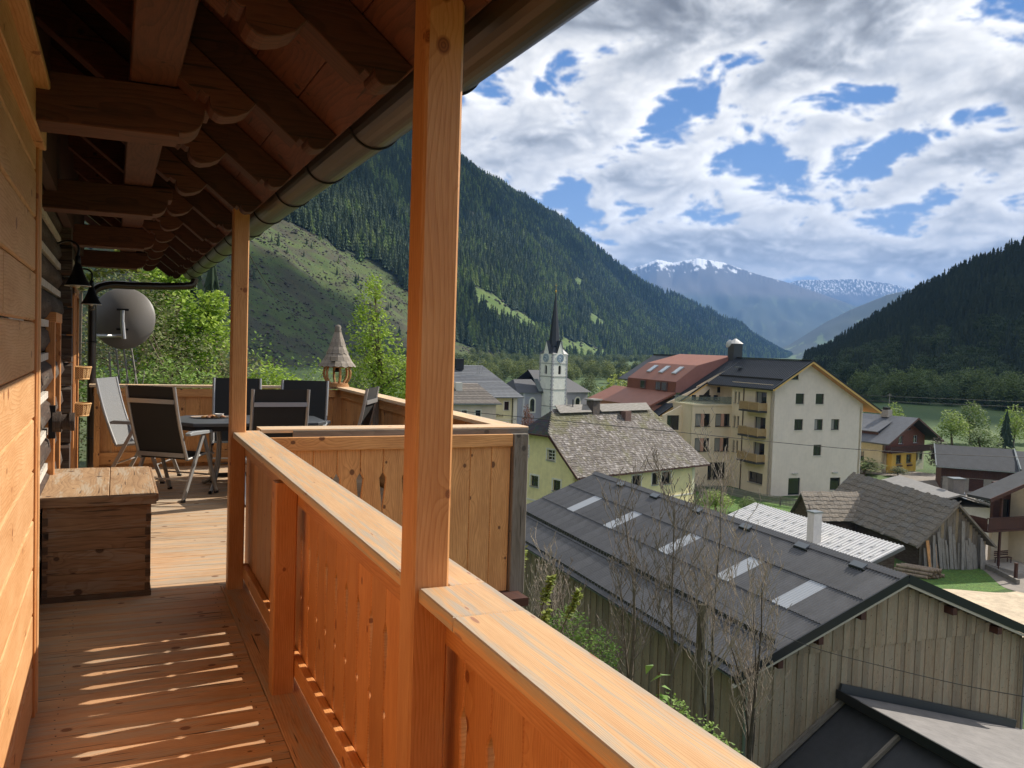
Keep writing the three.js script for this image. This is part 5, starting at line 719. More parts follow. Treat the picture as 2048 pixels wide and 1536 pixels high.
  // loggia side further left
  log.wall([[-8.6, 0], [-5.8, 0], [-5.8, 10.2], [-8.6, 8.9]], [[-8.0, 7.0, 1.8, 1.9]], peach, 0.3); log.window([-8.0, 7.0, 1.8, 1.9], { sill: false }); new MB().box(-8.5, 4.3, -13.5, 0.3, 8.6, 5.6).build('wall', peach, g); new MB().box(4, 5, -36, 14, 10, 1).box(13.5, 5.5, -18, 0.3, 10.6, 36).build('wall', peach, g);
  // roofs: near part with its eave over the facade, far part reaching lower over the wing
  const y = (x) => ry + 0.12 - sl * (rx - x), yr = (x) => ry + 0.12 - sr * (x - rx), roof = (x0, x1, z0, z1, name = 'roof_slope') => mesh(name, quadSlab(P3(x0, y(x0), z1), P3(x0, y(x0), z0), P3(x1, y(x1), z0), P3(x1, y(x1), z1), 0.22), blk, g);
  roof(-0.7, rx, 1.0, -13.0); roof(-8.6, rx, -13.0, -15.6); roof(-1.4, rx, -15.6, -37); mesh('roof_slope', quadSlab(P3(W + 2.0, yr(W + 2.0), 1.0), P3(W + 2.0, yr(W + 2.0), -37), P3(rx, yr(rx), -37), P3(rx, yr(rx), 1.0), 0.22), blk, g);
  const seam = new MB(); for (let z = 0.8; z > -13; z -= 0.42) seam.obox(P3((rx - 0.7) / 2, y((rx - 0.7) / 2) + 0.02, z), P3((rx + 0.7) / 2, sl * (rx + 0.7) / 2, 0), P3(-0.01, 0.03, 0), P3(0, 0, 0.02)); for (let z = -13.2; z > -15.5; z -= 0.42) seam.obox(P3((rx - 8.6) / 2, y((rx - 8.6) / 2) + 0.02, z), P3((rx + 8.6) / 2, sl * (rx + 8.6) / 2, 0), P3(-0.01, 0.03, 0), P3(0, 0, 0.02)); stuff(seam.build('roof_seam', blk, g));
  new MB().beam(P3(0.9, y(0.9) + 0.16, 0.6), P3(0.9, y(0.9) + 0.16, -12.5), 0.05, 0.22).build('snow_guard', blackTrim, g); new MB().beam(P3(rx, ry + 0.2, 1.0), P3(rx, ry + 0.2, -37), 0.3, 0.12).build('ridge_cap', blackTrim, g);
  for (const [a, b] of [[P3(rx, ry - 0.02, 1.03), P3(-0.7, y(-0.7) - 0.14, 1.03)], [P3(rx, ry - 0.02, 1.03), P3(W + 2.0, yr(W + 2.0) - 0.14, 1.03)], [P3(-0.6, y(-0.6) - 0.14, -12.96), P3(-8.6, y(-8.6) - 0.14, -12.96)]]) { new MB().beam(a, b, 0.06, 0.24).build('verge_board', soffitY, g); new MB().beam(a.clone().add(P3(0, 0.2, 0.02)), b.clone().add(P3(0, 0.2, 0.02)), 0.1, 0.16).build('verge_flashing', blackTrim, g); }
  mesh('soffit', quadSlab(P3(W + 1.95, yr(W + 1.95) - 0.24, 0.95), P3(W + 1.95, yr(W + 1.95) - 0.24, -20), P3(W - 0.2, yr(W - 0.2) - 0.24, -20), P3(W - 0.2, yr(W - 0.2) - 0.24, 0.95), 0.03), soffitO, g); mesh('soffit', quadSlab(P3(W, yr(W) - 0.24, 0.95), P3(W, yr(W) - 0.24, 0.0), P3(rx, yr(rx) - 0.24, 0.0), P3(rx, yr(rx) - 0.24, 0.95), 0.03), soffitO, g);
  new MB().box(rx + 0.1, ry + 0.9, -15.1, 1.4, 2.4, 1.4).build('chimney', plain(0x3f4244, 0.6), g); mesh('chimney_cowl', new THREE.CylinderGeometry(0.1, 1.1, 0.7, 4).rotateY(Math.PI / 4).translate(rx + 0.1, ry + 2.45, -15.1), plain(0xb9b8b5, 0.35, { metalness: 0.6 }), g); mesh('roof_hatch', new THREE.BoxGeometry(0.8, 0.12, 0.7).translate(2.5, y(2.5) + 0.35, -10.5), zinc, g); mesh('roof_dish', new THREE.SphereGeometry(0.75, 18, 8, 0, 6.283, 0, 0.9).rotateZ(1.2).translate(rx - 0.9, ry + 1.9, -14.6), plain(0xb8b8b6, 0.5), g);
  // red-brown mansard block at the back
  const red = surf(0x8f5a45, 0.55, 0.06, 5, 3, 0), redD = surf(0x754535, 0.6, 0.06, 5, 6, 0), zA = -15.6, zB = -29.3, prof = [[-3.9, 11.55], [-3.8, 13.0], [-0.5, 15.3], [5.0, 16.75], [7, 15.5]];
  for (let k = 0; k < 3; k++) { const [x0, y0] = prof[k], [x1, y1] = prof[k + 1]; mesh('mansard_slope', quadSlab(P3(x0, y0, zB), P3(x0, y0, zA), P3(x1, y1, zA), P3(x1, y1, zB), 0.15), k === 0 ? redD : red, g); } mesh('mansard_cheek', slab([...prof, [7, 11.4]].reverse(), zA - 0.2, zA + 0.02), surf(0x9b6a5f, 0.7, 0.05, 5, 8, 0.003), g);
  mesh('skirt_roof', quadSlab(P3(-8.2, 9.6, zB - 4.4), P3(-8.2, 9.6, zA), P3(-3.8, 11.6, zA), P3(-3.8, 11.6, zB - 4.4), 0.25), red, g); new MB().box(-7.8, 4.7, -25, 0.3, 9.4, 17).box(-4.6, 5.2, zA - 0.5, 6, 9.2, 0.3).build('wall', surf(0xa87763, 0.9, 0.05, 4, 3, 0.004), g);
  for (const z of [-18.6, -22.2, -25.6]) { const t = 0.62, px = lerp(-3.8, -0.5, t), py = lerp(13.0, 15.3, t); const f = mesh('roof_window', new MB().obox(P3(px - 0.03, py + 0.08, z), P3(0, 0, 0.55), P3(0.7, 0.474, 0), P3(-0.04, 0.06, 0)).geo, plain(0xa9adb0, 0.4), g); mesh('pane', new MB().obox(P3(px - 0.07, py + 0.15, z), P3(0, 0, 0.45), P3(0.6, 0.406, 0), P3(-0.006, 0.01, 0)).geo, plain(0xc3ccd0, 0.15), f); }
  for (const z of [-18.4, -20.0, -24.4]) { const f = new MB().box(-3.95, 12.25, z, 0.16, 1.2, 1.4).build('dormer_window', plain(0x5e4a44, 0.6), g); new MB().box(-4.04, 12.25, z, 0.02, 1.0, 1.15).build('pane', glassDark, f); }
}
// ---------------------------------------------------------------- church, further houses, wires, fence
import { FontLoader } from 'three/addons/loaders/FontLoader.js';
import { TextGeometry } from 'three/addons/geometries/TextGeometry.js';
const font = await new FontLoader().loadAsync('fonts/droid/droid_serif_bold.typeface.json');
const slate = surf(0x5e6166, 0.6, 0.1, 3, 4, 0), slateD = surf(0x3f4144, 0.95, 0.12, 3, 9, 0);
{
  const g = thing('parish_church', 'white church tower with clock faces and slim dark spire among the village roofs', 'church', [84.98, VALLEY, -164.13], 13 * Math.PI / 180), W = 4.3, H = 15.9, white = surf(0xe6e3da, 0.9, 0.05, 4, 5, 0.004, 0.04), quoin = plain(0xa9a7ac, 0.9), spireM = plain(0x2d3036, 0.45, { metalness: 0.2 }), gold = plain(0xd9b252, 0.3, { metalness: 0.9 });
  const faces = [new Face(g, 0, [0, 0, 0]), new Face(g, -Math.PI / 2, [0, 0, 0]), new Face(g, Math.PI / 2, [W, 0, 0]), new Face(g, Math.PI, [W, 0, -W])], x0 = [0, -W, 0, 0];
  faces.forEach((f, i) => {
    const o = x0[i], arch = []; for (let k = 0; k <= 8; k++) { const a = Math.PI * k / 8; arch.push([o + W / 2 + Math.cos(a) * 0.42, 12.9 + Math.sin(a) * 0.42]); } const open = [[o + W / 2 - 0.42, 11.4], [o + W / 2 + 0.42, 11.4], ...arch];
    f.add('tower_wall', slab([[o, 0], [o + W, 0], [o + W, H], [o + W * 0.7, H], [o + W / 2, H + 2.7], [o + W * 0.3, H], [o, H]], -0.3, 0, [open]), white); f.add('belfry_opening', slab(open, -0.5, -0.35), plain(0x2b2723, 0.9));
    for (const y of [4.5, 8.1, 10.9, 13.7]) f.box('string_course', [o + W / 2, y, 0.03], [W + 0.1, 0.12, 0.08], plain(0x8d8b87, 0.85));
    for (let y = 0.3, k = 0; y < H - 0.3; y += 0.42, k++) for (const s of [0, 1]) { const w = k % 2 ? 0.5 : 0.32; f.box('quoin', [s ? o + W - w / 2 : o + w / 2, y, 0.012], [w, 0.38, 0.03], quoin); }
    const dial = f.add('clock_face', new THREE.CylinderGeometry(0.92, 0.92, 0.06, 28).rotateX(Math.PI / 2).translate(o + W / 2, 14.85, 0.04), plain(0xb9c3cc, 0.6)); f.add('dial_ring', new THREE.TorusGeometry(0.88, 0.05, 6, 28).translate(o + W / 2, 14.85, 0.08), plain(0x6d7f95, 0.6), dial); f.add('dial_ring', new THREE.TorusGeometry(0.55, 0.03, 6, 24).translate(o + W / 2, 14.85, 0.08), plain(0x6d7f95, 0.6), dial);
    const marks = new MB(); for (let k = 0; k < 12; k++) { const a = k / 12 * 6.283, d = P3(Math.sin(a), Math.cos(a), 0); marks.obox(P3(o + W / 2, 14.85, 0.085).addScaledVector(d, 0.71), d.clone().multiplyScalar(0.1), P3(-d.y, d.x, 0).multiplyScalar(0.03), P3(0, 0, 0.008)); } f.add('hour_mark', marks.geo, plain(0x35506e, 0.6), dial);
    for (const [a, l, w] of [[2.5, 0.75, 0.045], [2.75 + 2.2, 0.5, 0.06]]) { const d = P3(Math.sin(a), Math.cos(a), 0); f.add('clock_hand', new MB().obox(P3(o + W / 2, 14.85, 0.11).addScaledVector(d, l / 2), d.clone().multiplyScalar(l / 2), P3(-d.y, d.x, 0).multiplyScalar(w), P3(0, 0, 0.01)).geo, plain(0x1f3a63, 0.5), dial); }
  });
  const c = P3(W / 2, 0, -W / 2), oct = (r, y, k, tw = Math.PI / 8) => P3(c.x + Math.cos(k / 8 * 6.283 + tw) * r, y, c.z - Math.sin(k / 8 * 6.283 + tw) * r), sp = new MB(); for (let k = 0; k < 8; k++) { sp.quad(oct(1.32, H + 1.6, k), oct(1.32, H + 1.6, k + 1), oct(0.1, H + 13.0, k + 1), oct(0.1, H + 13.0, k)); } sp.build('spire', spireM, g);
  const gs = new MB(); for (let k = 0; k < 4; k++) { const q = (u, v, y) => { const p = P3(u * W / 2, y, v * W / 2).applyAxisAngle(P3(0, 1, 0), k * Math.PI / 2); return p.add(c); }; gs.quad(q(-0.42, 1.02, H - 0.05), q(0, 1.04, H + 2.75), q(0, 0, H + 2.75), q(-0.42, 0, H + 0.4)); gs.quad(q(0, 1.04, H + 2.75), q(0.42, 1.02, H - 0.05), q(0.42, 0, H + 0.4), q(0, 0, H + 2.75)); gs.quad(q(0.4, 1.05, H - 0.1), q(1.05, 1.05, H - 0.2), q(0.35, 0.35, H + 1.7), q(0.3, 0.6, H + 1.2)); gs.quad(q(-1.05, 1.05, H - 0.2), q(-0.4, 1.05, H - 0.1), q(-0.3, 0.6, H + 1.2), q(-0.35, 0.35, H + 1.7)); } gs.build('gablet_roof', new THREE.MeshStandardMaterial({ color: 0x33373d, roughness: 0.4, metalness: 0.3, side: THREE.DoubleSide }), g);
  new MB().tube(P3(c.x, H + 12.9, c.z), P3(c.x, H + 15.2, c.z), 0.06, 0.03, 6).box(c.x, H + 14.7, c.z, 0.6, 0.07, 0.07).build('cross', gold, g); mesh('gilt_ball', new THREE.SphereGeometry(0.22, 12, 9).translate(c.x, H + 13.4, c.z), gold, g);
  // nave behind the tower
  const nw = surf(0x9d9aa3, 0.92, 0.05, 5, 8, 0.004); mesh('nave_wall', slab([[-6.6, 0], [13.5, 0], [13.5, 7.4], [-6.6, 7.4]], -16, -3.2), nw, g); const rm = new THREE.MeshStandardMaterial({ color: 0x45464a, roughness: 0.7, side: THREE.DoubleSide }), nr = new MB(), e = 7.3; nr.quad(P3(-0.2, e, -2.6), P3(14.2, e, -2.6), P3(8.6, 12.0, -9.5), P3(1, 12.0, -9.5)); nr.tri(P3(14.2, e, -2.6), P3(14.2, e, -16.5), P3(8.6, 12.0, -9.5)); nr.quad(P3(14.2, e, -16.5), P3(-0.2, e, -16.5), P3(1, 12.0, -9.5), P3(8.6, 12.0, -9.5)); nr.build('nave_roof', rm, g);
  const ch = new MB(); ch.quad(P3(-7.2, e, -2.6), P3(0, e, -2.6), P3(0, 10.0, -7), P3(-5, 10.0, -7)); ch.tri(P3(-7.2, e, -11), P3(-7.2, e, -2.6), P3(-5, 10.0, -7)); ch.quad(P3(0, e, -11), P3(-7.2, e, -11), P3(-5, 10.0, -7), P3(0, 10.0, -7)); ch.build('choir_roof', rm, g); new MB().obox(P3(-0.8, 8.9, -3.6), P3(0.6, 0, 0), P3(0, 1.3, -1), P3(0, 0.03, 0.04)).build('zinc_flashing', zinc, g);
  const nf = new Face(g, 0, [0, 0, -3.2]); for (const x of [-2.6, 6.5, 10.5]) { const a = []; for (let k = 0; k <= 8; k++) { const t = Math.PI * k / 8; a.push([x + Math.cos(t) * 0.6, 5.4 + Math.sin(t) * 0.6]); } const w = nf.add('nave_window', slab([[x - 0.6, 3.2], [x + 0.6, 3.2], ...a], 0.0, 0.03), glassDark); nf.add('surround', slab([[x - 0.95, 2.9], [x + 0.95, 2.9], ...a.map(([p, q]) => [x + (p - x) * 1.58, 5.4 + (q - 5.4) * 1.58])], -0.02, 0.02), trimWhite, w); }
  nf.box('pilaster', [-5, 3.7, 0.05], [0.6, 7.4, 0.1], plain(0xbdb9bd, 0.9));
}
function simpleHouse(g, o) { // eave-front house: L wide, D deep, eave and ridge heights, hips at the ends
  const f = new Face(g, 0, [0, 0, 0]); f.wall(rect(0, 0, o.L, o.ey), o.win || [], o.wall, 0.35); (o.win || []).forEach((w) => f.window(w, { surround: o.surround ?? 0.14, cols: 1, ...(o.wo || {}) }));
  new MB().box(0.15, o.ey / 2, -o.D / 2, 0.3, o.ey, o.D - 0.8).box(o.L - 0.15, o.ey / 2, -o.D / 2, 0.3, o.ey, o.D - 0.8).box(o.L / 2, o.ey / 2, -o.D, o.L, o.ey, 0.3).build('wall', o.wall, g);
  const v = o.over ?? 0.6, hl = o.hipL ?? 0, hr = o.hipR ?? 0, e = o.ey - 0.15, a = P3(-v, e, v), b = P3(o.L + v, e, v), c = P3(o.L + v, e, -o.D - v), d = P3(-v, e, -o.D - v), p = P3(-v + hl, o.ry, -o.D / 2), q = P3(o.L + v - hr, o.ry, -o.D / 2), m = new MB(); m.quad(a, b, q, p); m.quad(c, d, p, q); m.tri(b, c, q); m.tri(d, a, p); m.build('roof_core', o.core || new THREE.MeshStandardMaterial({ color: 0x4a4d51, roughness: 0.7, side: THREE.DoubleSide }), g);
  const rows = o.rows || 16; for (let r = 0; r < rows; r++) { const f0 = r / rows, f1 = (r + 1.1) / rows, l = (t) => a.clone().lerp(p, Math.min(1, t)), rr = (t) => b.clone().lerp(q, Math.min(1, t)), up = P3(0, 0.05, 0.02); mesh('roof_course', quadSlab(l(f0).add(up), rr(f0).add(up), rr(f1).add(P3(0, 0.012, 0)), l(f1).add(P3(0, 0.012, 0)), 0.03), pick(o.tiles), g); }
  new MB().beam(P3(-v, e - 0.05, v), P3(o.L + v, e - 0.05, v), 0.1, 0.14).build('gutter', zinc, g); return f;
}
const slateTones = [0x64676b, 0x5c5f64, 0x6b6e72].map((c, i) => surf(c, 0.6, 0.1, 2, i + 2, 0)), woodTones = [0x6d665f, 0x615b55, 0x766e66].map((c, i) => surf(c, 0.85, 0.2, 1.5, i + 7, 0));
{
  const g = thing('slate_roof_house', 'cream house with broad grey slate hip roof and black chimney beside the church', 'house', [44.4, VALLEY, -122], 0), f = simpleHouse(g, { L: 12.8, D: 11, ey: 9.35, ry: 13.9, hipR: 4.6, hipL: 0, over: 0.8, wall: surf(0xd2caa2, 0.92, 0.05, 5, 3, 0.004), win: [[10.6, 7.2, 0.8, 1.3], [10.5, 4.0, 0.8, 1.3], [7.5, 7.2, 0.8, 1.3]], tiles: slateTones, rows: 22 });
  f.box('corner_band', [12.45, 4.6, 0.02], [0.6, 9.2, 0.06], trimWhite); f.add('downpipe', new THREE.CylinderGeometry(0.07, 0.07, 9, 8).translate(11.95, 4.6, 0.1), darkMetal); f.box('string_course', [6.4, 5.75, 0.02], [12.8, 0.12, 0.06], trimWhite);
  const tg = new TextGeometry('Res', { font, size: 0.5, depth: 0.02, curveSegments: 3 }); f.add('wall_lettering', tg.translate(9.25, 6.1, 0.01), plain(0x8d7f52, 0.9));
  new MB().box(4.7, 14.0, -4.6, 1.2, 1.6, 0.9).build('chimney', plain(0x2d2e30, 0.8), g); new MB().box(4.7, 14.85, -4.6, 1.4, 0.12, 1.1).build('chimney_cap', plain(0x3a3b3d, 0.7), g); const an = new MB(); for (const [x, h] of [[7.3, 1.9], [7.7, 2.2], [8.1, 1.7]]) an.tube(P3(x, 12.6, -3.5), P3(x + 0.2, 12.6 + h, -3.5), 0.025, 0.02, 4); an.tube(P3(7.0, 14.3, -3.5), P3(8.5, 14.5, -3.5), 0.02, 0.02, 4); an.build('aerial', zinc, g);
}
{ const g = thing('shingle_roof_house', 'pink cream house with brown grey shingle roof before the slate roofed house', 'house', [39.2, VALLEY, -109.7], 0); simpleHouse(g, { L: 9.0, D: 8, ey: 9.25, ry: 11.7, hipR: 1.9, over: 0.6, wall: surf(0xd6c3b2, 0.92, 0.05, 5, 6, 0.004), win: [[5.95, 7.0, 0.75, 1.15], [3.9, 7.0, 0.75, 1.15], [1.5, 7.0, 0.75, 1.15]], tiles: woodTones, rows: 12 }); new MB().box(4.3, 11.2, -2.6, 0.9, 1.3, 0.9).build('chimney', trimWhite, g); }
{ // chalet with yellow bay
  const g = thing('flowered_chalet', 'wooden gabled chalet with yellow painted bay and dark balcony past the apartment house', 'house', [104.3, VALLEY, -92.9], 10 * Math.PI / 180), f = new Face(g, 0, [0, 0, 0]), pl = surf(0xcfc7ad, 0.9, 0.06, 4, 3), wd = M.brown[0], wd2 = tones(T.brown, [0.95, 0.85, 0.75], 1, 0)[0], L = 10.6, rx = 5.1;
  const ws = [[7.6, 1.5, 1.3, 1.3], [9.3, 1.5, 0.9, 1.3]]; f.wall(rect(-0.3, 0, L, 3.3), ws, pl, 0.3); ws.forEach((w) => f.window(w)); f.wall([[-0.3, 3.3], [L, 3.3], [L, 5.3], [rx, 8.0], [-0.3, 5.2]], [[5.4, 6.3, 1.1, 1.0], [3.4, 4.2, 1.2, 1.2], [7.4, 4.2, 1.2, 1.2]], wd2, 0.3, 'gable_boarding'); f.window([5.4, 6.3, 1.1, 1.0]); for (const x of [3.4, 7.4]) f.window([x, 4.2, 1.2, 1.2], { frame: frameWhite });
  const yb = [[1.5, 1.4, 1.4, 1.3], [4.2, 1.4, 1.4, 1.3]], fb = new Face(g, 0, [0, 0, 0.9]); fb.wall(rect(0.4, 0, 6.9, 3.0), yb, surf(0xd0aa4c, 0.85, 0.06, 3, 2), 0.85, 'yellow_bay'); yb.forEach((w) => { const q = fb.window(w); fb.box('flower_box', [w[0] + 0.7, w[1] - 0.35, 0.2], [1.2, 0.2, 0.25], M.brown[1], q); });
  const sd = new Face(g, -Math.PI / 2, [-0.3, 0, 0]); sd.wall(rect(-9, 0, 0, 4.9), [[-4, 1.4, 0.8, 1.4], [-5.6, 1.4, 0.8, 1.4], [-8, 1.4, 0.9, 1.4]], pl, 0.3); for (const x of [-4, -5.6]) sd.window([x, 1.4, 0.8, 1.4], { cols: 1 }); sd.window([-8, 1.4, 0.9, 1.4], { cols: 1 });
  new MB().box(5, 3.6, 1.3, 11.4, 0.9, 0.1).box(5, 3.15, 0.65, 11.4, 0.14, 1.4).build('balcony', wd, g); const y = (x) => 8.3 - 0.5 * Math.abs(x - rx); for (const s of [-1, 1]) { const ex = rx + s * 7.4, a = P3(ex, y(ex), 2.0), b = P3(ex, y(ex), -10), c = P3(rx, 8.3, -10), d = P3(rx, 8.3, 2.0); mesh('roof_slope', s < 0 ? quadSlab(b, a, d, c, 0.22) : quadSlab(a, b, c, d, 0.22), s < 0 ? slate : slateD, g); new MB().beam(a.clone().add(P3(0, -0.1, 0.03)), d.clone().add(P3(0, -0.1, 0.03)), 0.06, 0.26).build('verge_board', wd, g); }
  mesh('shed_dormer', quadSlab(P3(-0.6, 6.1, -6), P3(-0.6, 6.1, -1), P3(3.2, 7.6, -1), P3(3.2, 7.6, -6), 0.12), slate, g); new MB().box(-0.2, 5.75, -3.5, 0.1, 0.5, 4.8).build('dormer_face', wd, g); new MB().box(5, 2.4, -9.4, 10.6, 4.8, 0.3).box(L, 2.4, -4.6, 0.3, 4.8, 9).build('wall', pl, g); new MB().box(rx - 0.4, 8.6, -3, 1.2, 1.1, 1.2).build('chimney', surf(0x8f8a83, 0.9, 0.1, 1, 3), g); new MB().box(rx - 0.4, 9.3, -3, 0.8, 0.5, 0.8).build('chimney_pot', darkMetal, g);
}
{ // long dark barn
  const g = thing('long_dark_barn', 'long dark boarded barn on a pale stone base with a stepped grey roof', 'barn', [99.6, VALLEY, -79.4], -47 * Math.PI / 180), st = surf(0x8d877e, 0.95, 0.14, 4, 7, 0.01); const f = new Face(g, 0, [0, 0, 0]); f.wall(rect(0, 0, 18, 1.75), [[3.3, 0, 1.7, 1.7]], st, 0.4, 'stone_base'); f.box('door', [4.15, 0.85, -0.2], [1.7, 1.7, 0.08], M.brown[0]); for (let x = 0; x < 18; x += 0.5) f.box('wall_board', [x + 0.25, 2.5, -0.05], [0.48, 1.6, 0.06], pick(M.brown)); new MB().box(9, 1.7, -9, 18, 3.4, 0.3).box(0.1, 1.7, -4.5, 0.2, 3.4, 9).box(17.9, 1.7, -4.5, 0.2, 3.4, 9).build('wall', M.brown[1], g);
  const rf = (x0, x1, e, r) => { mesh('roof_slope', quadSlab(P3(x0, e, 0.8), P3(x1, e, 0.8), P3(x1, r, -4.6), P3(x0, r, -4.6), 0.18), slateD, g); mesh('roof_slope', quadSlab(P3(x1, e, -9.8), P3(x0, e, -9.8), P3(x0, r, -4.6), P3(x1, r, -4.6), 0.18), slateD, g); for (const x of [x0, x1]) new MB().beam(P3(x, e + 0.03, 0.8), P3(x, r + 0.03, -4.6), 0.14, 0.2).build('verge_flashing', zinc, g); }; rf(-0.7, 8.9, 3.1, 5.5); rf(9.0, 18.6, 3.4, 5.3); new MB().beam(P3(-0.7, 3.02, 0.9), P3(8.9, 3.02, 0.9), 0.14, 0.1).build('gutter', zinc, g);
}
{ // balcony chalet at the right edge
  const g = thing('balcony_chalet', 'chalet with deep dark roof and brown balcony standing on a slim post', 'house', [70.3, VALLEY, -48.1], -4 * Math.PI / 180), cr = surf(0xd3c6ac, 0.9, 0.05, 4, 4), wd = M.brown[0], f = new Face(g, 0, [0, 0, -0.6]), nf = new Face(g, 0, [0, 0, 1.6]);
  f.wall(rect(-2.5, 0, 9, 3.1), [[-1.6, 0.9, 0.01, 0.01]], cr, 0.3); nf.wall(rect(-0.5, 0, 9, 6.6), [[0.5, 1.0, 1.3, 1.5], [0.5, 3.9, 1.3, 1.5]], cr, 0.3); for (const y of [1.0, 3.9]) nf.window([0.5, y, 1.3, 1.5]); new MB().box(-0.45, 3.3, 0.5, 0.15, 6.6, 2.2).build('wall', cr, g); f.wall([[-2.5, 3.1], [9, 3.1], [9, 8.0], [-2.5, 6.9]], [[-1.4, 3.4, 0.9, 2.0]], M.brown[1], 0.3, 'upper_boarding'); f.window([-1.4, 3.4, 0.9, 2.0], { name: 'door', cols: 1, sill: false });
  for (let x = -5.2; x < -0.4; x += 0.2) nf.box('balcony_board', [x + 0.1, 3.75, -0.3], [0.19, 0.95 + 0.04 * ((x * 10 | 0) % 2), 0.04], pick(M.brown)); nf.box('balcony_rail', [-2.8, 4.27, -0.3], [5, 0.08, 0.14], wd); for (let z = -0.8; z < 1.2; z += 0.2) new MB().box(-5.2, 3.75, z + 0.1, 0.04, 0.95, 0.19).build('balcony_board', pick(M.brown), g); new MB().box(-2.8, 3.2, 0.3, 5, 0.16, 2.2).build('balcony_floor', wd, g); new MB().box(-3.75, 3.1, 1.2, 0.16, 6.2, 0.16).build('post', wd, g); new MB().box(-1.4, 0.12, 1.2, 5.2, 0.24, 3.6).build('plinth', surf(0xa39b90, 0.9, 0.08, 3, 3), g);
  const y = (x) => 8.1 + 0.3 * x; mesh('roof_slope', quadSlab(P3(-6.5, y(-6.5), 0.2), P3(-6.5, y(-6.5), 2.4), P3(5, y(5), 2.4), P3(5, y(5), 0.2), 0.25), slateD, g); mesh('roof_slope', quadSlab(P3(14, y(-4), 2.4), P3(14, y(-4), 0.2), P3(5, y(5), 0.2), P3(5, y(5), 2.4), 0.25), slateD, g); new MB().beam(P3(-6.5, y(-6.5) - 0.15, 2.44), P3(5, y(5) - 0.15, 2.44), 0.08, 0.3).build('verge_board', wd, g);
}
{ const g = thing('garden_bench', 'dark slatted bench under the chalet balcony', 'bench', [67.9, VALLEY + 0.26, -48.0], -4 * Math.PI / 180); for (let k = 0; k < 3; k++) board('seat_slat', g, M.brown[1], [0, 0.45, 0.1 + k * 0.14], [1.6, 0.04, 0.11], 'x'); for (let k = 0; k < 3; k++) board('back_slat', g, M.brown[0], [0, 0.62 + k * 0.15, 0.02], [1.6, 0.11, 0.03], 'x'); for (const x of [-0.7, 0.7]) for (const z of [0.08, 0.42]) board('leg', g, M.brown[2], [x, 0.22, z], [0.06, 0.44, 0.06], 'y'); }
{ // low garage with shallow grey roof
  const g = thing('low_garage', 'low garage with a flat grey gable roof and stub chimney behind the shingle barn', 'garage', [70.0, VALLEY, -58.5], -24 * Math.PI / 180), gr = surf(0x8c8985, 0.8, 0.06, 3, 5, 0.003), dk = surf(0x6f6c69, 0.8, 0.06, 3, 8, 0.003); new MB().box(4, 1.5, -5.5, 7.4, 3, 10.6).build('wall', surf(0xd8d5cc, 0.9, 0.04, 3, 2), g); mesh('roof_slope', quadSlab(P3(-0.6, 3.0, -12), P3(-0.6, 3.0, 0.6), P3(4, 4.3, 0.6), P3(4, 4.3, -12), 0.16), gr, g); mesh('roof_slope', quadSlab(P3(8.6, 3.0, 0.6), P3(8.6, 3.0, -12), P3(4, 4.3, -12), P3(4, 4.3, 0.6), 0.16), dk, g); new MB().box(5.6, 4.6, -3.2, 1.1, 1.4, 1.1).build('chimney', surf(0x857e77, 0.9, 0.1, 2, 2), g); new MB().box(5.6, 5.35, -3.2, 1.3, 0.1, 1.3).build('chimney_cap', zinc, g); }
// picket fence of the apartment garden
{
  const line = [[62.5, -86.5], [64.4, -85.5], [66.9, -83.4], [67.2, -79.6], [68.6, -75.3], [69.6, -73.2]], g = thing('picket_fence', 'low weathered picket fence round the lawn below the apartment house', 'fence', [0, VALLEY, 0]), pk = new MB();
  for (let i = 0; i < line.length - 1; i++) { const a = P3(line[i][0], 0, line[i][1]), b = P3(line[i + 1][0], 0, line[i + 1][1]), L = a.distanceTo(b); board('post', g, M.grey[0], [a.x, 0.55, a.z], [0.1, 1.1, 0.1], 'y'); for (const y of [0.35, 0.85]) new MB().beam(a.clone().setY(y), b.clone().setY(y), 0.04, 0.08).build('rail', M.grey[1], g); for (let s = 0.1; s < L; s += 0.16) { const p = a.clone().lerp(b, s / L); pk.box(p.x, 0.6, p.z, 0.05, 0.95 + R(-0.03, 0.03), 0.07); } } stuff(pk.build('pickets', M.grey[2], g));
}
for (const [x, z, l] of [[66.0, -48.6, 'thin fence post on the low wall next to the shingle barn'], [65.3, -46.3, 'thin fence post midway along the low wall by the lane'], [63.7, -43.7, 'stout fence post at the lane end of the low wall']]) { const g = thing('fence_post', l, 'post', [x, VALLEY, z], 0, 'fence posts along the lane wall'), w = l.startsWith('stout') ? 0.2 : 0.07; board('shaft', g, M.brown[0], [0, 0.75, 0], [w, 1.5, w], 'y'); board('tip', g, M.brown[1], [0, 1.52, 0], [w * 1.1, 0.06, w * 1.1], 'y'); }
{ const g = thing('lane_wall', 'low concrete kerb wall along the lawn beside the lane', 'wall', [0, VALLEY, 0]), m = new MB(), q = [[66.3, -49.9], [65.0, -46.4], [63.3, -43.2]]; for (let i = 0; i < 2; i++) m.beam(P3(q[i][0], 0.2, q[i][1]), P3(q[i + 1][0], 0.2, q[i + 1][1]), 0.25, 0.4); m.build('kerb', surf(0x7d776e, 0.95, 0.12, 2, 4), g); }
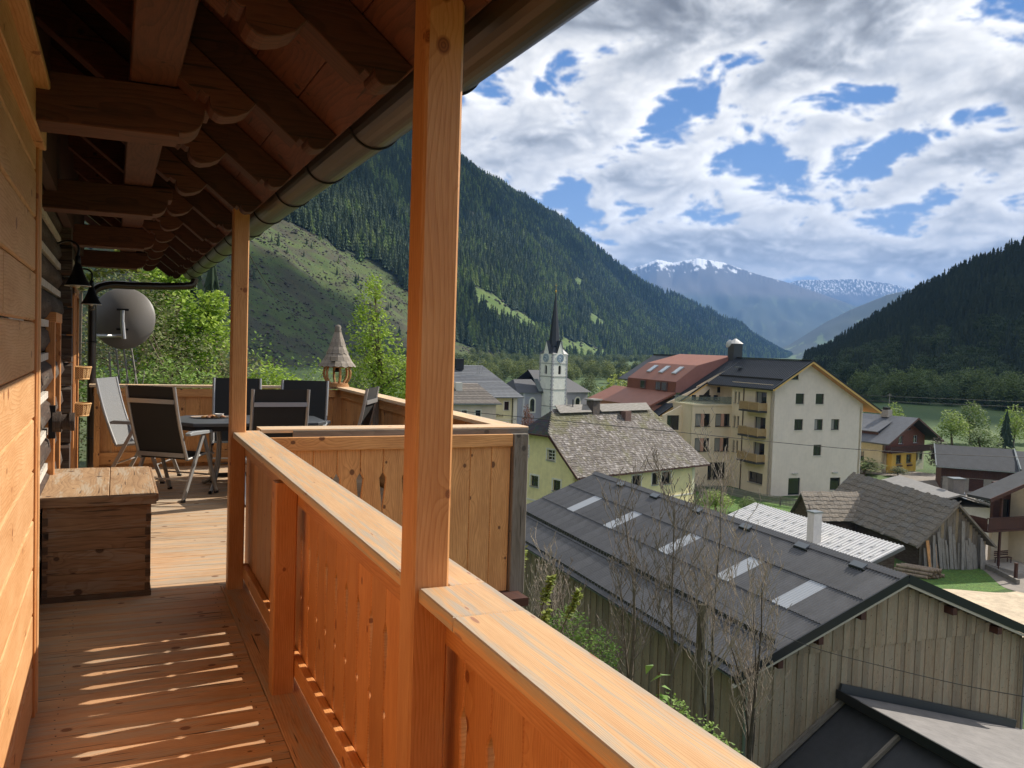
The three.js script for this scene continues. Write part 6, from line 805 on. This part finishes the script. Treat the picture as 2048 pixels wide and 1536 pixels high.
function car(label, x, z, turn, c) {
  const g = thing('parked_car', label, 'car', [x, VALLEY + 0.03, z], turn), paint = new THREE.MeshPhysicalMaterial({ color: c, roughness: 0.3, clearcoat: 1 }); const low = [[-2.1, 0.35], [2.1, 0.35], [2.15, 0.75], [1.9, 0.9], [1.1, 0.98], [-1.8, 1.02], [-2.12, 0.85]], up = [[-1.75, 1.0], [-1.35, 1.42], [0.3, 1.46], [1.1, 0.97]];
  mesh('body', slab(low, -0.82, 0.82, [], 0.05), paint, g); mesh('cabin', slab(up, -0.68, 0.68, [], 0.04), glassDark, g); mesh('roof', slab([[-1.3, 1.4], [0.28, 1.44], [0.24, 1.5], [-1.25, 1.47]], -0.66, 0.66, [], 0.02), paint, g); for (const wx of [-1.3, 1.3]) for (const s of [-1, 1]) { const w = mesh('wheel', new THREE.CylinderGeometry(0.32, 0.32, 0.2, 16).rotateX(Math.PI / 2), plain(0x18181a, 0.9), g); w.position.set(wx, 0.32, s * 0.76); mesh('rim', new THREE.CylinderGeometry(0.2, 0.2, 0.21, 12).rotateX(Math.PI / 2), alu, w); } for (const s of [-1, 1]) mesh('headlight', new THREE.BoxGeometry(0.1, 0.14, 0.3), plain(0xdadada, 0.2), g).position.set(2.13, 0.72, s * 0.58);
}
car('white car parked on the lane behind the chalet balcony', 95.2, -68.9, 0.4, 0xdcdcdc);
car('silver car parked between the garage and the long dark barn', 91.6, -70.6, 0.7, 0xb8bcc2);
function wire(label, pts, r = 0.012) { tag(mesh('overhead_wire', wireGeo(pts, r, 4, 60), plain(0x2a2a2a, 0.6), scene), label, 'wire'); }
wire('dark overhead wire crossing in front of the yellow house and apartment house', [[14, -2.4, -60], [21.8, -3.0, -55.9], [33.8, -3.85, -50.3], [47.1, -4.8, -44.1], [60, -5.0, -38]], 0.022);
wire('thin wire hanging across the barn gable boarding', [[16.7, -5.6, -24], [16.6, -5.9, -20.6], [15.9, -5.7, -16.6], [15.5, -5.2, -13.5], [15.4, -4.6, -10.3], [15.6, -3.2, -5]], 0.008);
wire('slack cable running from the gutter towards the felled slope', [[1.0, 2.55, -8.3], [3.3, 2.7, -20.6], [11.6, 2.9, -60]], 0.008);
{ const g = thing('power_pole', 'slim power pole on the meadow beyond the chalet roof', 'pole', [163, VALLEY, -144.7]); mesh('mast', new THREE.CylinderGeometry(0.1, 0.16, 9, 8).translate(0, 4.5, 0), M.grey[0], g); new MB().box(0, 8.6, 0, 1.6, 0.12, 0.12).build('crossarm', M.grey[1], g); }
wire('upper pale wire over the meadow from the power pole', [[100, -6.2, -170], [163, -7.2, -144.7], [230, -8.0, -118]], 0.035); wire('lower pale wire over the meadow from the power pole', [[100, -7.4, -170], [163, -8.4, -144.7], [230, -9.2, -118]], 0.035);
// ---------------------------------------------------------------- trees and shrubs
function crownGeo(seed, lobes, n, size, pal, gap = 0.0) { // leaves through the volume of several lobes, thicker towards the outside, with gaps
  const r = rngOf(seed), m = new MB(), vol = lobes.map((l) => l[3] ** 2 * (l[4] || 1)), tot = vol.reduce((a, b) => a + b, 0);
  for (let i = 0; i < n; i++) {
    let k = 0, t = r() * tot; while (t > vol[k] && k < lobes.length - 1) { t -= vol[k]; k++; } const [x, y, z, q, st = 1] = lobes[k];
    const a = r() * 6.283, c = r() * 2 - 1, rr = q * Math.pow(0.15 + 0.85 * r(), 0.42), s = Math.sqrt(1 - c * c), p = P3(x + Math.cos(a) * s * rr, y + c * rr * st, z + Math.sin(a) * s * rr), f = 2.6 / q;
    const dn = pn(p.x * f + seed, p.y * f + p.z * f * 0.7) + 0.6 * pn(p.z * f * 2 + 3, p.y * f * 2 + p.x * f); if (dn < gap - 0.25) continue; p.multiplyScalar(1); const tw = pn(p.x * 1.3, p.z * 1.3 + p.y); leafAt(m, p, size * (0.6 + 0.8 * r()), mix3(pal[0], pal[1], clamp(r() * 0.8 + tw * 0.5 + 0.1)), r);
  }
  return m.geo;
}
const barkMat = surf(0x6b5f50, 0.95, 0.2, 0.6, 3, 0.01), barkDark = surf(0x4a4238, 0.95, 0.2, 0.6, 5, 0.01), GREEN = { lime: [[0.22, 0.36, 0.04], [0.46, 0.58, 0.09]], mid: [[0.13, 0.24, 0.04], [0.3, 0.42, 0.09]], olive: [[0.1, 0.13, 0.04], [0.28, 0.31, 0.11]], red: [[0.16, 0.1, 0.07], [0.3, 0.22, 0.14]], willow: [[0.15, 0.22, 0.05], [0.3, 0.36, 0.1]], dark: [[0.04, 0.07, 0.025], [0.08, 0.12, 0.04]] };
function branches(m, lobes, base, r0, seed) { const r = rngOf(seed), y0 = base.y, top = Math.max(...lobes.map((l) => l[1])); const trunkTop = P3(base.x + 0.1, lerp(y0, top, 0.8), base.z); m.tube(base, trunkTop, r0, r0 * 0.35, 7); for (const [x, y, z, q] of lobes) { const s = base.clone().lerp(trunkTop, clamp((y - q * 0.6 - y0) / (trunkTop.y - y0 + 0.01), 0.25, 0.95)), e = P3(x, y, z); m.tube(s, e, r0 * 0.35, r0 * 0.12, 5); for (let k = 0; k < 7; k++) { const d = P3(r() - 0.5, r() - 0.3, r() - 0.5).normalize().multiplyScalar(q * 0.85); m.tube(s.clone().lerp(e, 0.4 + 0.6 * r()), e.clone().add(d), r0 * 0.1, r0 * 0.03, 4); } } }
function leafy(name, label, cat, lobes, base, n, size, pal, o = {}) {
  const g = thing(name, label, cat, base, 0, o.group), rel = lobes.map(([x, y, z, q, s]) => [x - base[0], y - base[1], z - base[2], q, s]), m = new MB(); branches(m, rel, P3(0, -0.3, 0), o.trunk || 0.1, o.seed || 3); m.build('trunk', barkMat, g); mesh('crown', crownGeo(o.seed || 3, rel, n, size, pal, o.gap ?? 0), LEAF, g); if (o.bud) mesh('buds', crownGeo((o.seed || 3) + 50, rel, Math.round(n * 0.35), size * 0.7, o.bud, 0.25), LEAF, g); return g;
}
const gh = (x, z) => groundH(x, z);
leafy('maple_tree', 'lime green young maple crown behind the satellite dish', 'tree', [[1.3, 2.0, -20.4, 0.75], [0.75, 2.65, -20.5, 0.55], [1.75, 1.6, -20.2, 0.7], [1.2, 2.9, -20.6, 0.4], [0.5, 1.8, -20.6, 0.7], [2.0, 2.3, -20.3, 0.35], [1.2, 0.7, -20.3, 1.0]], [1.2, gh(1.2, -20.4), -20.4], 15000, 0.105, GREEN.lime, { seed: 12, trunk: 0.12 });
leafy('lilac_bush', 'broad olive bush with reddish buds filling the view behind the terrace railing', 'bush', [[0.2, 1.1, -16, 0.9], [1.3, 0.95, -15.6, 0.75], [2.0, 0.75, -15.6, 0.6], [-0.5, 1.3, -16.2, 0.8], [0.5, 1.9, -17, 0.7], [0.9, 0.2, -15.4, 0.9], [1.9, 0.1, -15.5, 0.7], [0.1, 2.5, -17.4, 0.55], [-0.3, 0.2, -15.5, 0.8]], [0.8, gh(0.8, -15.8), -15.8], 15000, 0.065, GREEN.olive, { seed: 31, trunk: 0.06, bud: GREEN.red });
leafy('dark_shrub', 'dense mid green shrub low behind the chairs', 'shrub', [[1.2, 0.55, -14.2, 0.55], [0.3, 0.5, -14.2, 0.6], [0.75, 0.85, -14.4, 0.45], [1.75, 0.45, -14.3, 0.45], [-0.2, 0.7, -14.3, 0.5]], [0.8, gh(0.8, -14.2), -14.2], 8000, 0.06, GREEN.mid, { seed: 41, trunk: 0.05 });
leafy('round_shrub', 'small bright lime shrub beside the far roof post', 'shrub', [[2.3, 0.85, -14.4, 0.36], [2.6, 0.75, -14.5, 0.3], [2.0, 0.7, -14.4, 0.3]], [2.3, gh(2.3, -14.4), -14.4], 3200, 0.06, GREEN.lime, { seed: 51, trunk: 0.04 });
leafy('thin_shrub', 'thin leaved twiggy shrub against the felled slope', 'shrub', [[2.15, 1.2, -16.5, 0.6], [2.5, 0.9, -16.4, 0.5], [3.2, 0.85, -16.3, 0.5], [3.7, 0.9, -16.2, 0.45]], [2.4, gh(2.4, -16.4), -16.4], 1500, 0.06, GREEN.mid, { seed: 61, trunk: 0.04, gap: 0.12 });
leafy('tall_bright_tree', 'slender bright spring green tree beside the bird feeder', 'tree', [[5.9, 2.6, -21.6, 0.42, 1.5], [5.85, 1.95, -21.5, 0.58], [6.15, 1.5, -21.4, 0.6], [5.8, 1.2, -21.6, 0.62], [6.5, 0.75, -21.3, 0.7], [5.95, 0.5, -21.5, 0.7], [7.0, 0.3, -21.2, 0.55], [6.0, 3.0, -21.6, 0.25, 1.4], [6.9, 0.95, -21.0, 0.4], [6.3, -0.2, -21.4, 0.9]], [6.1, gh(6.1, -21.4), -21.4], 9500, 0.085, GREEN.lime, { seed: 71, trunk: 0.1, gap: 0.06 });
{ const g = thing('fern_branch', 'arching feathery branch showing above the tie beam', 'branch', [-0.5, 2.3, -15.4]), m = new MB(), s = new MB(), r = rngOf(4); for (let k = 0; k < 3; k++) { let p = P3(0, 0, 0), d = P3(0.5, 1 - k * 0.25, 0.1 * k).normalize(); for (let i = 0; i < 12; i++) { const q = p.clone().addScaledVector(d, 0.1); s.tube(p, q, 0.006, 0.005, 4); for (let j = 0; j < 8; j++) leafAt(m, p, 0.1, mix3([0.16, 0.2, 0.03], [0.32, 0.34, 0.07], r()), r); p = q; d.y -= 0.11; d.normalize(); } } s.build('stem', barkMat, g); m.build('foliage', LEAF, g); s.tube; const t = new MB(); t.tube(P3(0, 0, 0), P3(-0.1, -6.5, 0), 0.02, 0.05, 5); t.build('trunk', barkMat, g); }
for (let k = 0; k < 4; k++) { const g = thing('bean_pole', 'pale bare stake leaning among the bushes behind the silver chair', 'stake', [-0.02 + k * 0.11, 0.2, -13.2], 0, 'stakes behind the silver chair'); mesh('stake', wireGeo([[0, -4.8, 0], [-0.02, 0.6, 0], [-0.06 - 0.02 * k, 1.15 + 0.04 * k, 0]], 0.014, 5, 10), M.grey[k % 4], g); mesh('twig', wireGeo([[-0.01, 0.5, 0], [0.05, 0.75, 0.02], [0.06, 0.9, 0.03]], 0.006, 4, 6), M.grey[1], g); }
// dark spruces behind the maple
for (const [x, z, h, l] of [[3.3, -44, 12.5, 'dark spruce spire just right of the lime maple'], [4.4, -46, 11.5, 'dark spruce standing next to the spire behind the maple'], [2.2, -43, 9.5, 'low dark spruce half hidden by the lime maple']]) { const y = gh(x, z), g = thing('spruce_tree', l, 'tree', [x, y, z], 0, 'spruces behind the maple'), m = mesh('crown', coniferGeo(60 + Math.round(x * 7), 12, 0.9, 0.5), needleMat.clone(), g); m.material.color.setRGB(0.03, 0.05, 0.025); m.scale.setScalar(h); mesh('trunk', new THREE.CylinderGeometry(0.08, 0.16, h * 0.5, 7).translate(0, h * 0.2, 0), barkDark, g); }
// bare trees between the balcony and the barn
const twigMat = new THREE.MeshStandardMaterial({ color: 0x7d7266, roughness: 0.9 }), twigTip = new THREE.MeshStandardMaterial({ color: 0x9c8f80, roughness: 0.9 });
function bareTree(label, [x, y, z], h, seed, stems, tone) {
  const g = thing('bare_tree', label, 'tree', [x, y, z], 0, 'bare trees before the barn'), r = rngOf(seed), trunk = new MB(), tw = new MB();
  const grow = (p, d, len, rad, depth, m) => { let q = p.clone(), dir = d.clone(), rr = rad; const n = 4 + Math.floor(len * 2); for (let i = 0; i < n; i++) { const e = q.clone().addScaledVector(dir, len / n), r1 = rr * 0.86; m.tube(q, e, Math.max(rr, 0.007), Math.max(r1, 0.006), depth < 1 ? 6 : 4); if (depth < 4 && i > 0 && (depth > 0 || i > n * 0.25)) { const kids = depth === 0 ? (r() < 0.4 ? 3 : 2) : r() < (depth === 1 ? 0.85 : 0.6) ? 1 : 0; for (let k = 0; k < kids; k++) { const a = r() * 6.283, up = 0.55 + 0.5 * r(), nd = P3(Math.cos(a), up + 0.25, Math.sin(a)).normalize().lerp(dir, 0.25).normalize(); grow(e, nd, len * (0.24 + 0.22 * r()) * (depth === 0 ? 1 - i / n * 0.55 : 1), r1 * 0.42, depth + 1, depth + 1 > 0 ? tw : m); } } dir.add(P3((r() - 0.5) * 0.16, 0.05 + (depth ? 0.08 : 0), (r() - 0.5) * 0.16)).normalize(); q = e; rr = r1; } };
  for (let s = 0; s < stems; s++) grow(P3((r() - 0.5) * 0.3 * (stems > 1 ? 1 : 0), -0.3, (r() - 0.5) * 0.3 * (stems > 1 ? 1 : 0)), P3((r() - 0.5) * 0.22, 1, (r() - 0.5) * 0.22).normalize(), h * (s ? R(0.6, 0.95) : 1), 0.095 * (s ? 0.6 : 1), 0, trunk);
  trunk.build('trunk', tone ? barkDark : barkMat, g); tw.build('twigs', tone ? twigTip : twigMat, g);
}
bareTree('bare tree with forked crown before the second skylight sheet', [10.95, -7.2, -16.7], 5.4, 5, 2, 0); bareTree('tall straight bare tree before the third skylight sheet', [11.7, -7.4, -16.2], 5.9, 9, 1, 0); bareTree('bushy bare tree growing beside the cut pole', [12.75, -8.0, -15.8], 6.8, 14, 2, 1);
bareTree('low twiggy bare tree against the barn side wall', [9.3, -7.2, -17.4], 3.9, 22, 3, 1); bareTree('small leaning bare tree between the taller trunks', [10.2, -7.4, -17.2], 3.6, 27, 3, 0); bareTree('bare tree spreading before the barn corner downpipe', [13.6, -8.6, -15.6], 5.2, 33, 3, 1);
{ const g = thing('cut_pole', 'thick cut wooden pole with a small white box among the bare trees', 'pole', [12.35, -8.2, -15.95]); mesh('pole', new THREE.CylinderGeometry(0.1, 0.13, 4.0, 10).translate(0, 2, 0), surf(0x6a6350, 0.95, 0.2, 1, 4, 0.01, 0.1), g); new MB().box(0.02, 0.75, 0.2, 0.16, 0.26, 0.1).build('meter_box', plain(0xd9d9d4, 0.5), g); mesh('conduit', wireGeo([[0.13, 0, 0.1], [0.13, 2.0, 0.1], [0.12, 3.8, 0.08]], 0.018, 6, 8), plain(0x9b9a92, 0.5), g); }
leafy('spring_shrub', 'fresh green shrub below the bare trees', 'shrub', [[8.3, -4.55, -11.6, 0.5], [8.75, -4.9, -11.3, 0.5], [8.0, -4.8, -11.8, 0.45], [9.1, -5.2, -11.1, 0.45]], [8.5, gh(8.5, -11.4), -11.4], 4200, 0.06, GREEN.mid, { seed: 81, trunk: 0.04 });
leafy('spring_shrub', 'green shrub in the shade by the barn side wall', 'shrub', [[9.2, -4.6, -16.6, 0.5], [9.7, -5.2, -16.3, 0.65], [9.3, -5.6, -16.2, 0.6]], [9.5, gh(9.5, -16.4), -16.4], 4200, 0.07, GREEN.mid, { seed: 83, trunk: 0.04 });
{ const g = thing('sprouting_vine', 'sprouting shoots with yellow green leaves rising past the railing panel', 'plant', [3.6, gh(3.6, -7.2), -7.2]), s = new MB(), m = new MB(), r = rngOf(6), y0 = -g.position.y; for (const [tx, ty, tz, n] of [[-0.12, -0.3, 0, 40], [0.15, -0.55, 0.1, 34], [0.42, -0.7, 0.15, 30], [-0.3, -0.75, 0.2, 36], [0.0, -0.8, 0.3, 30]]) { const c = new THREE.CatmullRomCurve3([P3(0, -0.2, 0.2), P3(tx * 0.3, y0 * 0.5, 0.1), P3(tx * 0.7 - 0.1, y0 + ty - 0.5, tz), P3(tx, y0 + ty, tz)]); s; const pts = c.getPoints(14); for (let i = 0; i < 14; i++) s.tube(pts[i], pts[i + 1], 0.008, 0.006, 4); for (let i = 0; i < n * 5; i++) leafAt(m, c.getPoint(1 - 0.17 * r()).add(P3((r() - 0.5) * 0.05, (r() - 0.5) * 0.05, (r() - 0.5) * 0.05)), 0.05, mix3([0.18, 0.24, 0.04], [0.36, 0.4, 0.08], r()), r); } s.build('stem', barkMat, g); m.build('foliage', LEAF, g); }
{ const g = thing('broad_leaf_shoot', 'shoot with a few broad light green leaves just over the railing cap', 'plant', [3.1, gh(3.1, -4.4), -4.4]), r = rngOf(9), m = new MB(), s = new MB(), t = -g.position.y - 0.4; s.tube(P3(0, -0.2, 0), P3(0, t, 0), 0.015, 0.008, 5); for (let k = 0; k < 9; k++) { const a = k * 0.8 - 0.6, l = 0.13 + 0.05 * r(), d = P3(Math.cos(a) * 0.8, 0.35 - 0.12 * k * 0.3, Math.sin(a) * 0.8), p = P3(k * 0.035 - 0.1, t - k * 0.05, 0), w = P3(-Math.sin(a), 0.2, Math.cos(a)).multiplyScalar(0.028), c = [0.2, 0.36, 0.06], q = p.clone().addScaledVector(d, l * 0.5).add(P3(0, 0.015, 0)), e = p.clone().addScaledVector(d, l).add(P3(0, -0.02, 0)); m.tri(p, q.clone().add(w), q.clone().sub(w), null, null, null, c); m.tri(q.clone().add(w), e, q.clone().sub(w), null, null, null, c); } s.build('stem', barkMat, g); m.build('foliage', LEAF, g); }
// ground cover under the bare trees: ivy and grass clumps
{ const m = new MB(), r = rngOf(17); for (let i = 0; i < 26000; i++) { const x = 1.5 + r() * 15, z = -2 - r() * 26, y = gh(x, z); if (pn(x * 0.5, z * 0.5) < -0.15) continue; leafAt(m, P3(x, y + 0.03 * r(), z), 0.12 + 0.14 * r(), mix3([0.07, 0.12, 0.03], [0.16, 0.22, 0.06], r()), r); } stuff(m.build('slope_grass', LEAF, scene)); }
// broadleaf trees further off: a few shared crowns, each tree a thing of its own
const farCrowns = [1, 2, 3].map((k) => crownGeo(100 + k, [[0, 0.62, 0, 0.3], [0.18, 0.5, 0.1, 0.24], [-0.17, 0.52, 0.08, 0.25], [0.05, 0.8, -0.05, 0.2], [-0.08, 0.42, -0.16, 0.24], [0.12, 0.4, -0.14, 0.22], [0, 0.34, 0.18, 0.2]], 2600, 0.05, [[0.35, 0.35, 0.35], [0.75, 0.75, 0.75]], 0.02)), farTrunk = (() => { const m = new MB(); branches(m, [[0.15, 0.5, 0.1, 0.2], [-0.17, 0.52, 0.08, 0.2], [0, 0.75, 0, 0.2]], P3(0, -0.03, 0), 0.03, 4); return m.geo; })(), farMats = {};
function farTree(label, x, z, h, w, pal, k, group) { const key = pal.join(); farMats[key] ??= (() => { const m = leafMat(); m.color.setRGB(...pal); return m; })(); const g = thing('broadleaf_tree', label, 'tree', [x, Math.max(VALLEY, gh(x, z)), z], k * 1.3, group); const c = mesh('crown', farCrowns[k % 3], farMats[key], g), t = mesh('trunk', farTrunk, barkMat, g); c.scale.set(w, h, w); t.scale.set(w, h, w); }
const LIM = [0.5, 0.66, 0.13], MID = [0.3, 0.42, 0.11], DUL = [0.18, 0.25, 0.09];
farTree('yellow green willow like tree between the church and the red roof', 101.5, -162.5, 12.5, 16, [0.6, 0.7, 0.16], 0); farTree('bright tree touching the red roof behind the willow', 107, -166, 10, 11, LIM, 1);
farTree('bright green round tree beyond the chalet towards the meadow', 152, -119, 7.4, 9, LIM, 1, 'trees on the near meadow edge'); farTree('tall pale green tree behind the round one on the meadow edge', 160, -121, 9.2, 9, MID, 2, 'trees on the near meadow edge'); farTree('light tree next to the dark conifer on the meadow edge', 163, -114, 8.8, 8, LIM, 0, 'trees on the near meadow edge'); farTree('low spreading bush tree behind the long barn', 146, -108, 5.0, 9, MID, 2, 'trees on the near meadow edge'); farTree('dull green tree behind the chalet balcony roof', 178, -118, 9.5, 11, DUL, 1, 'trees on the near meadow edge'); farTree('leafy tree at the chalet gable beside the power pole', 141, -124, 8.5, 7, LIM, 0); farTree('leafy tree squeezed between apartment house and chalet', 119, -112, 8.2, 6, LIM, 2); farTree('small reddish leafless tree at the chalet corner', 113, -90.5, 5.5, 5, [0.16, 0.13, 0.1], 1); farTree('dark round bush by the lane beside the chalet balcony', 86, -62.5, 3.4, 4.2, [0.06, 0.09, 0.04], 2); farTree('low yellow green bush on the lawn below the apartment house', 59, -74.5, 2.4, 5, LIM, 1); farTree('small bush on the lawn beside the yellow green one', 62, -73, 1.8, 3.2, MID, 0); farTree('rust leaved small tree before the church wall', 61, -126, 8, 3, [0.3, 0.14, 0.1], 2); farTree('green bush hedge before the chalet side wall', 99.5, -92.3, 2.6, 7, MID, 0); farTree('clipped dark bush before the chalet bay', 103.5, -89.6, 1.5, 4, DUL, 1);
for (const [x, z, h, l] of [[158, -112, 8.5, 'dark conifer on the meadow edge between the light trees'], [110, -97, 7.5, 'dark conifer behind the chalet gable']]) { const g = thing('spruce_tree', l, 'tree', [x, VALLEY, z]), m = mesh('crown', coniferGeo(7, 10, 1.1, 0.5), needleMat.clone(), g); m.material.color.setRGB(0.03, 0.05, 0.028); m.scale.setScalar(h); mesh('trunk', new THREE.CylinderGeometry(0.08, 0.15, h * 0.5, 7).translate(0, h * 0.2, 0), barkDark, g); }
{ // rows of trees at the far edge of the meadow and along the foot of the mountain, reading as woods
  const spots = []; for (let i = 0; i < 620; i++) { const az = lerp(46.5, 60, rnd()) * Math.PI / 180, r = 355 + 150 * rnd() + 25 * pn(az * 60, 1.5); if (pn(az * 90, r * 0.02) < -0.1) continue; spots.push([Math.sin(az) * r, VALLEY, -Math.cos(az) * r, 4 + 12 * rnd() * (0.5 + 0.5 * rnd()), mix3([0.16, 0.25, 0.08], [0.34, 0.44, 0.13], rnd())]); }
  for (const b of globalThis.hillBroadleaf) spots.push([b[0], b[1], b[2], b[3], b[4].map((v) => v * 1.7)]);
  for (let i = 0; i < 900; i++) { const a = R(500, 1900), t = R(-0.12, 0.03), o = lerp(300, 810, t), x = AX.x * a + LX.x * o, z = AX.z * a + LX.z * o; if (pn(a / 50, t * 20) < -0.05) continue; spots.push([x, t > 0 ? mountT(a, t).y : VALLEY, z, R(5, 11), mix3([0.12, 0.19, 0.05], [0.3, 0.38, 0.1], rnd())]); }
  for (let i = 0; i < 900; i++) { const az = lerp(14, 41, rnd()), r = R(270, 800), A = az * Math.PI / 180, x = Math.sin(A) * r, z = -Math.cos(A) * r; if (pn(x * 0.011, z * 0.011) + 0.35 * pn(x * 0.04, z * 0.04) < (r < 420 ? 0.12 : -0.08)) continue; spots.push([x, VALLEY, z, R(4, 11), mix3([0.14, 0.2, 0.06], [0.4, 0.47, 0.13], rnd())]); }
  const im = new THREE.InstancedMesh(farCrowns[1], leafMat(), spots.length), m4 = new THREE.Matrix4(), q = new THREE.Quaternion(), c = new THREE.Color(); spots.forEach(([x, y, z, h, k], i) => { q.setFromAxisAngle(P3(0, 1, 0), rnd() * 6.28); m4.compose(P3(x, y - 0.2 * h, z), q, P3(h * 1.2, h * 1.25, h * 1.2)); im.setMatrixAt(i, m4); im.setColorAt(i, c.setRGB(...k)); }); im.name = 'valley_edge_wood'; im.castShadow = im.receiveShadow = true; stuff(im); scene.add(im);
}
renderer.render(scene, camera);
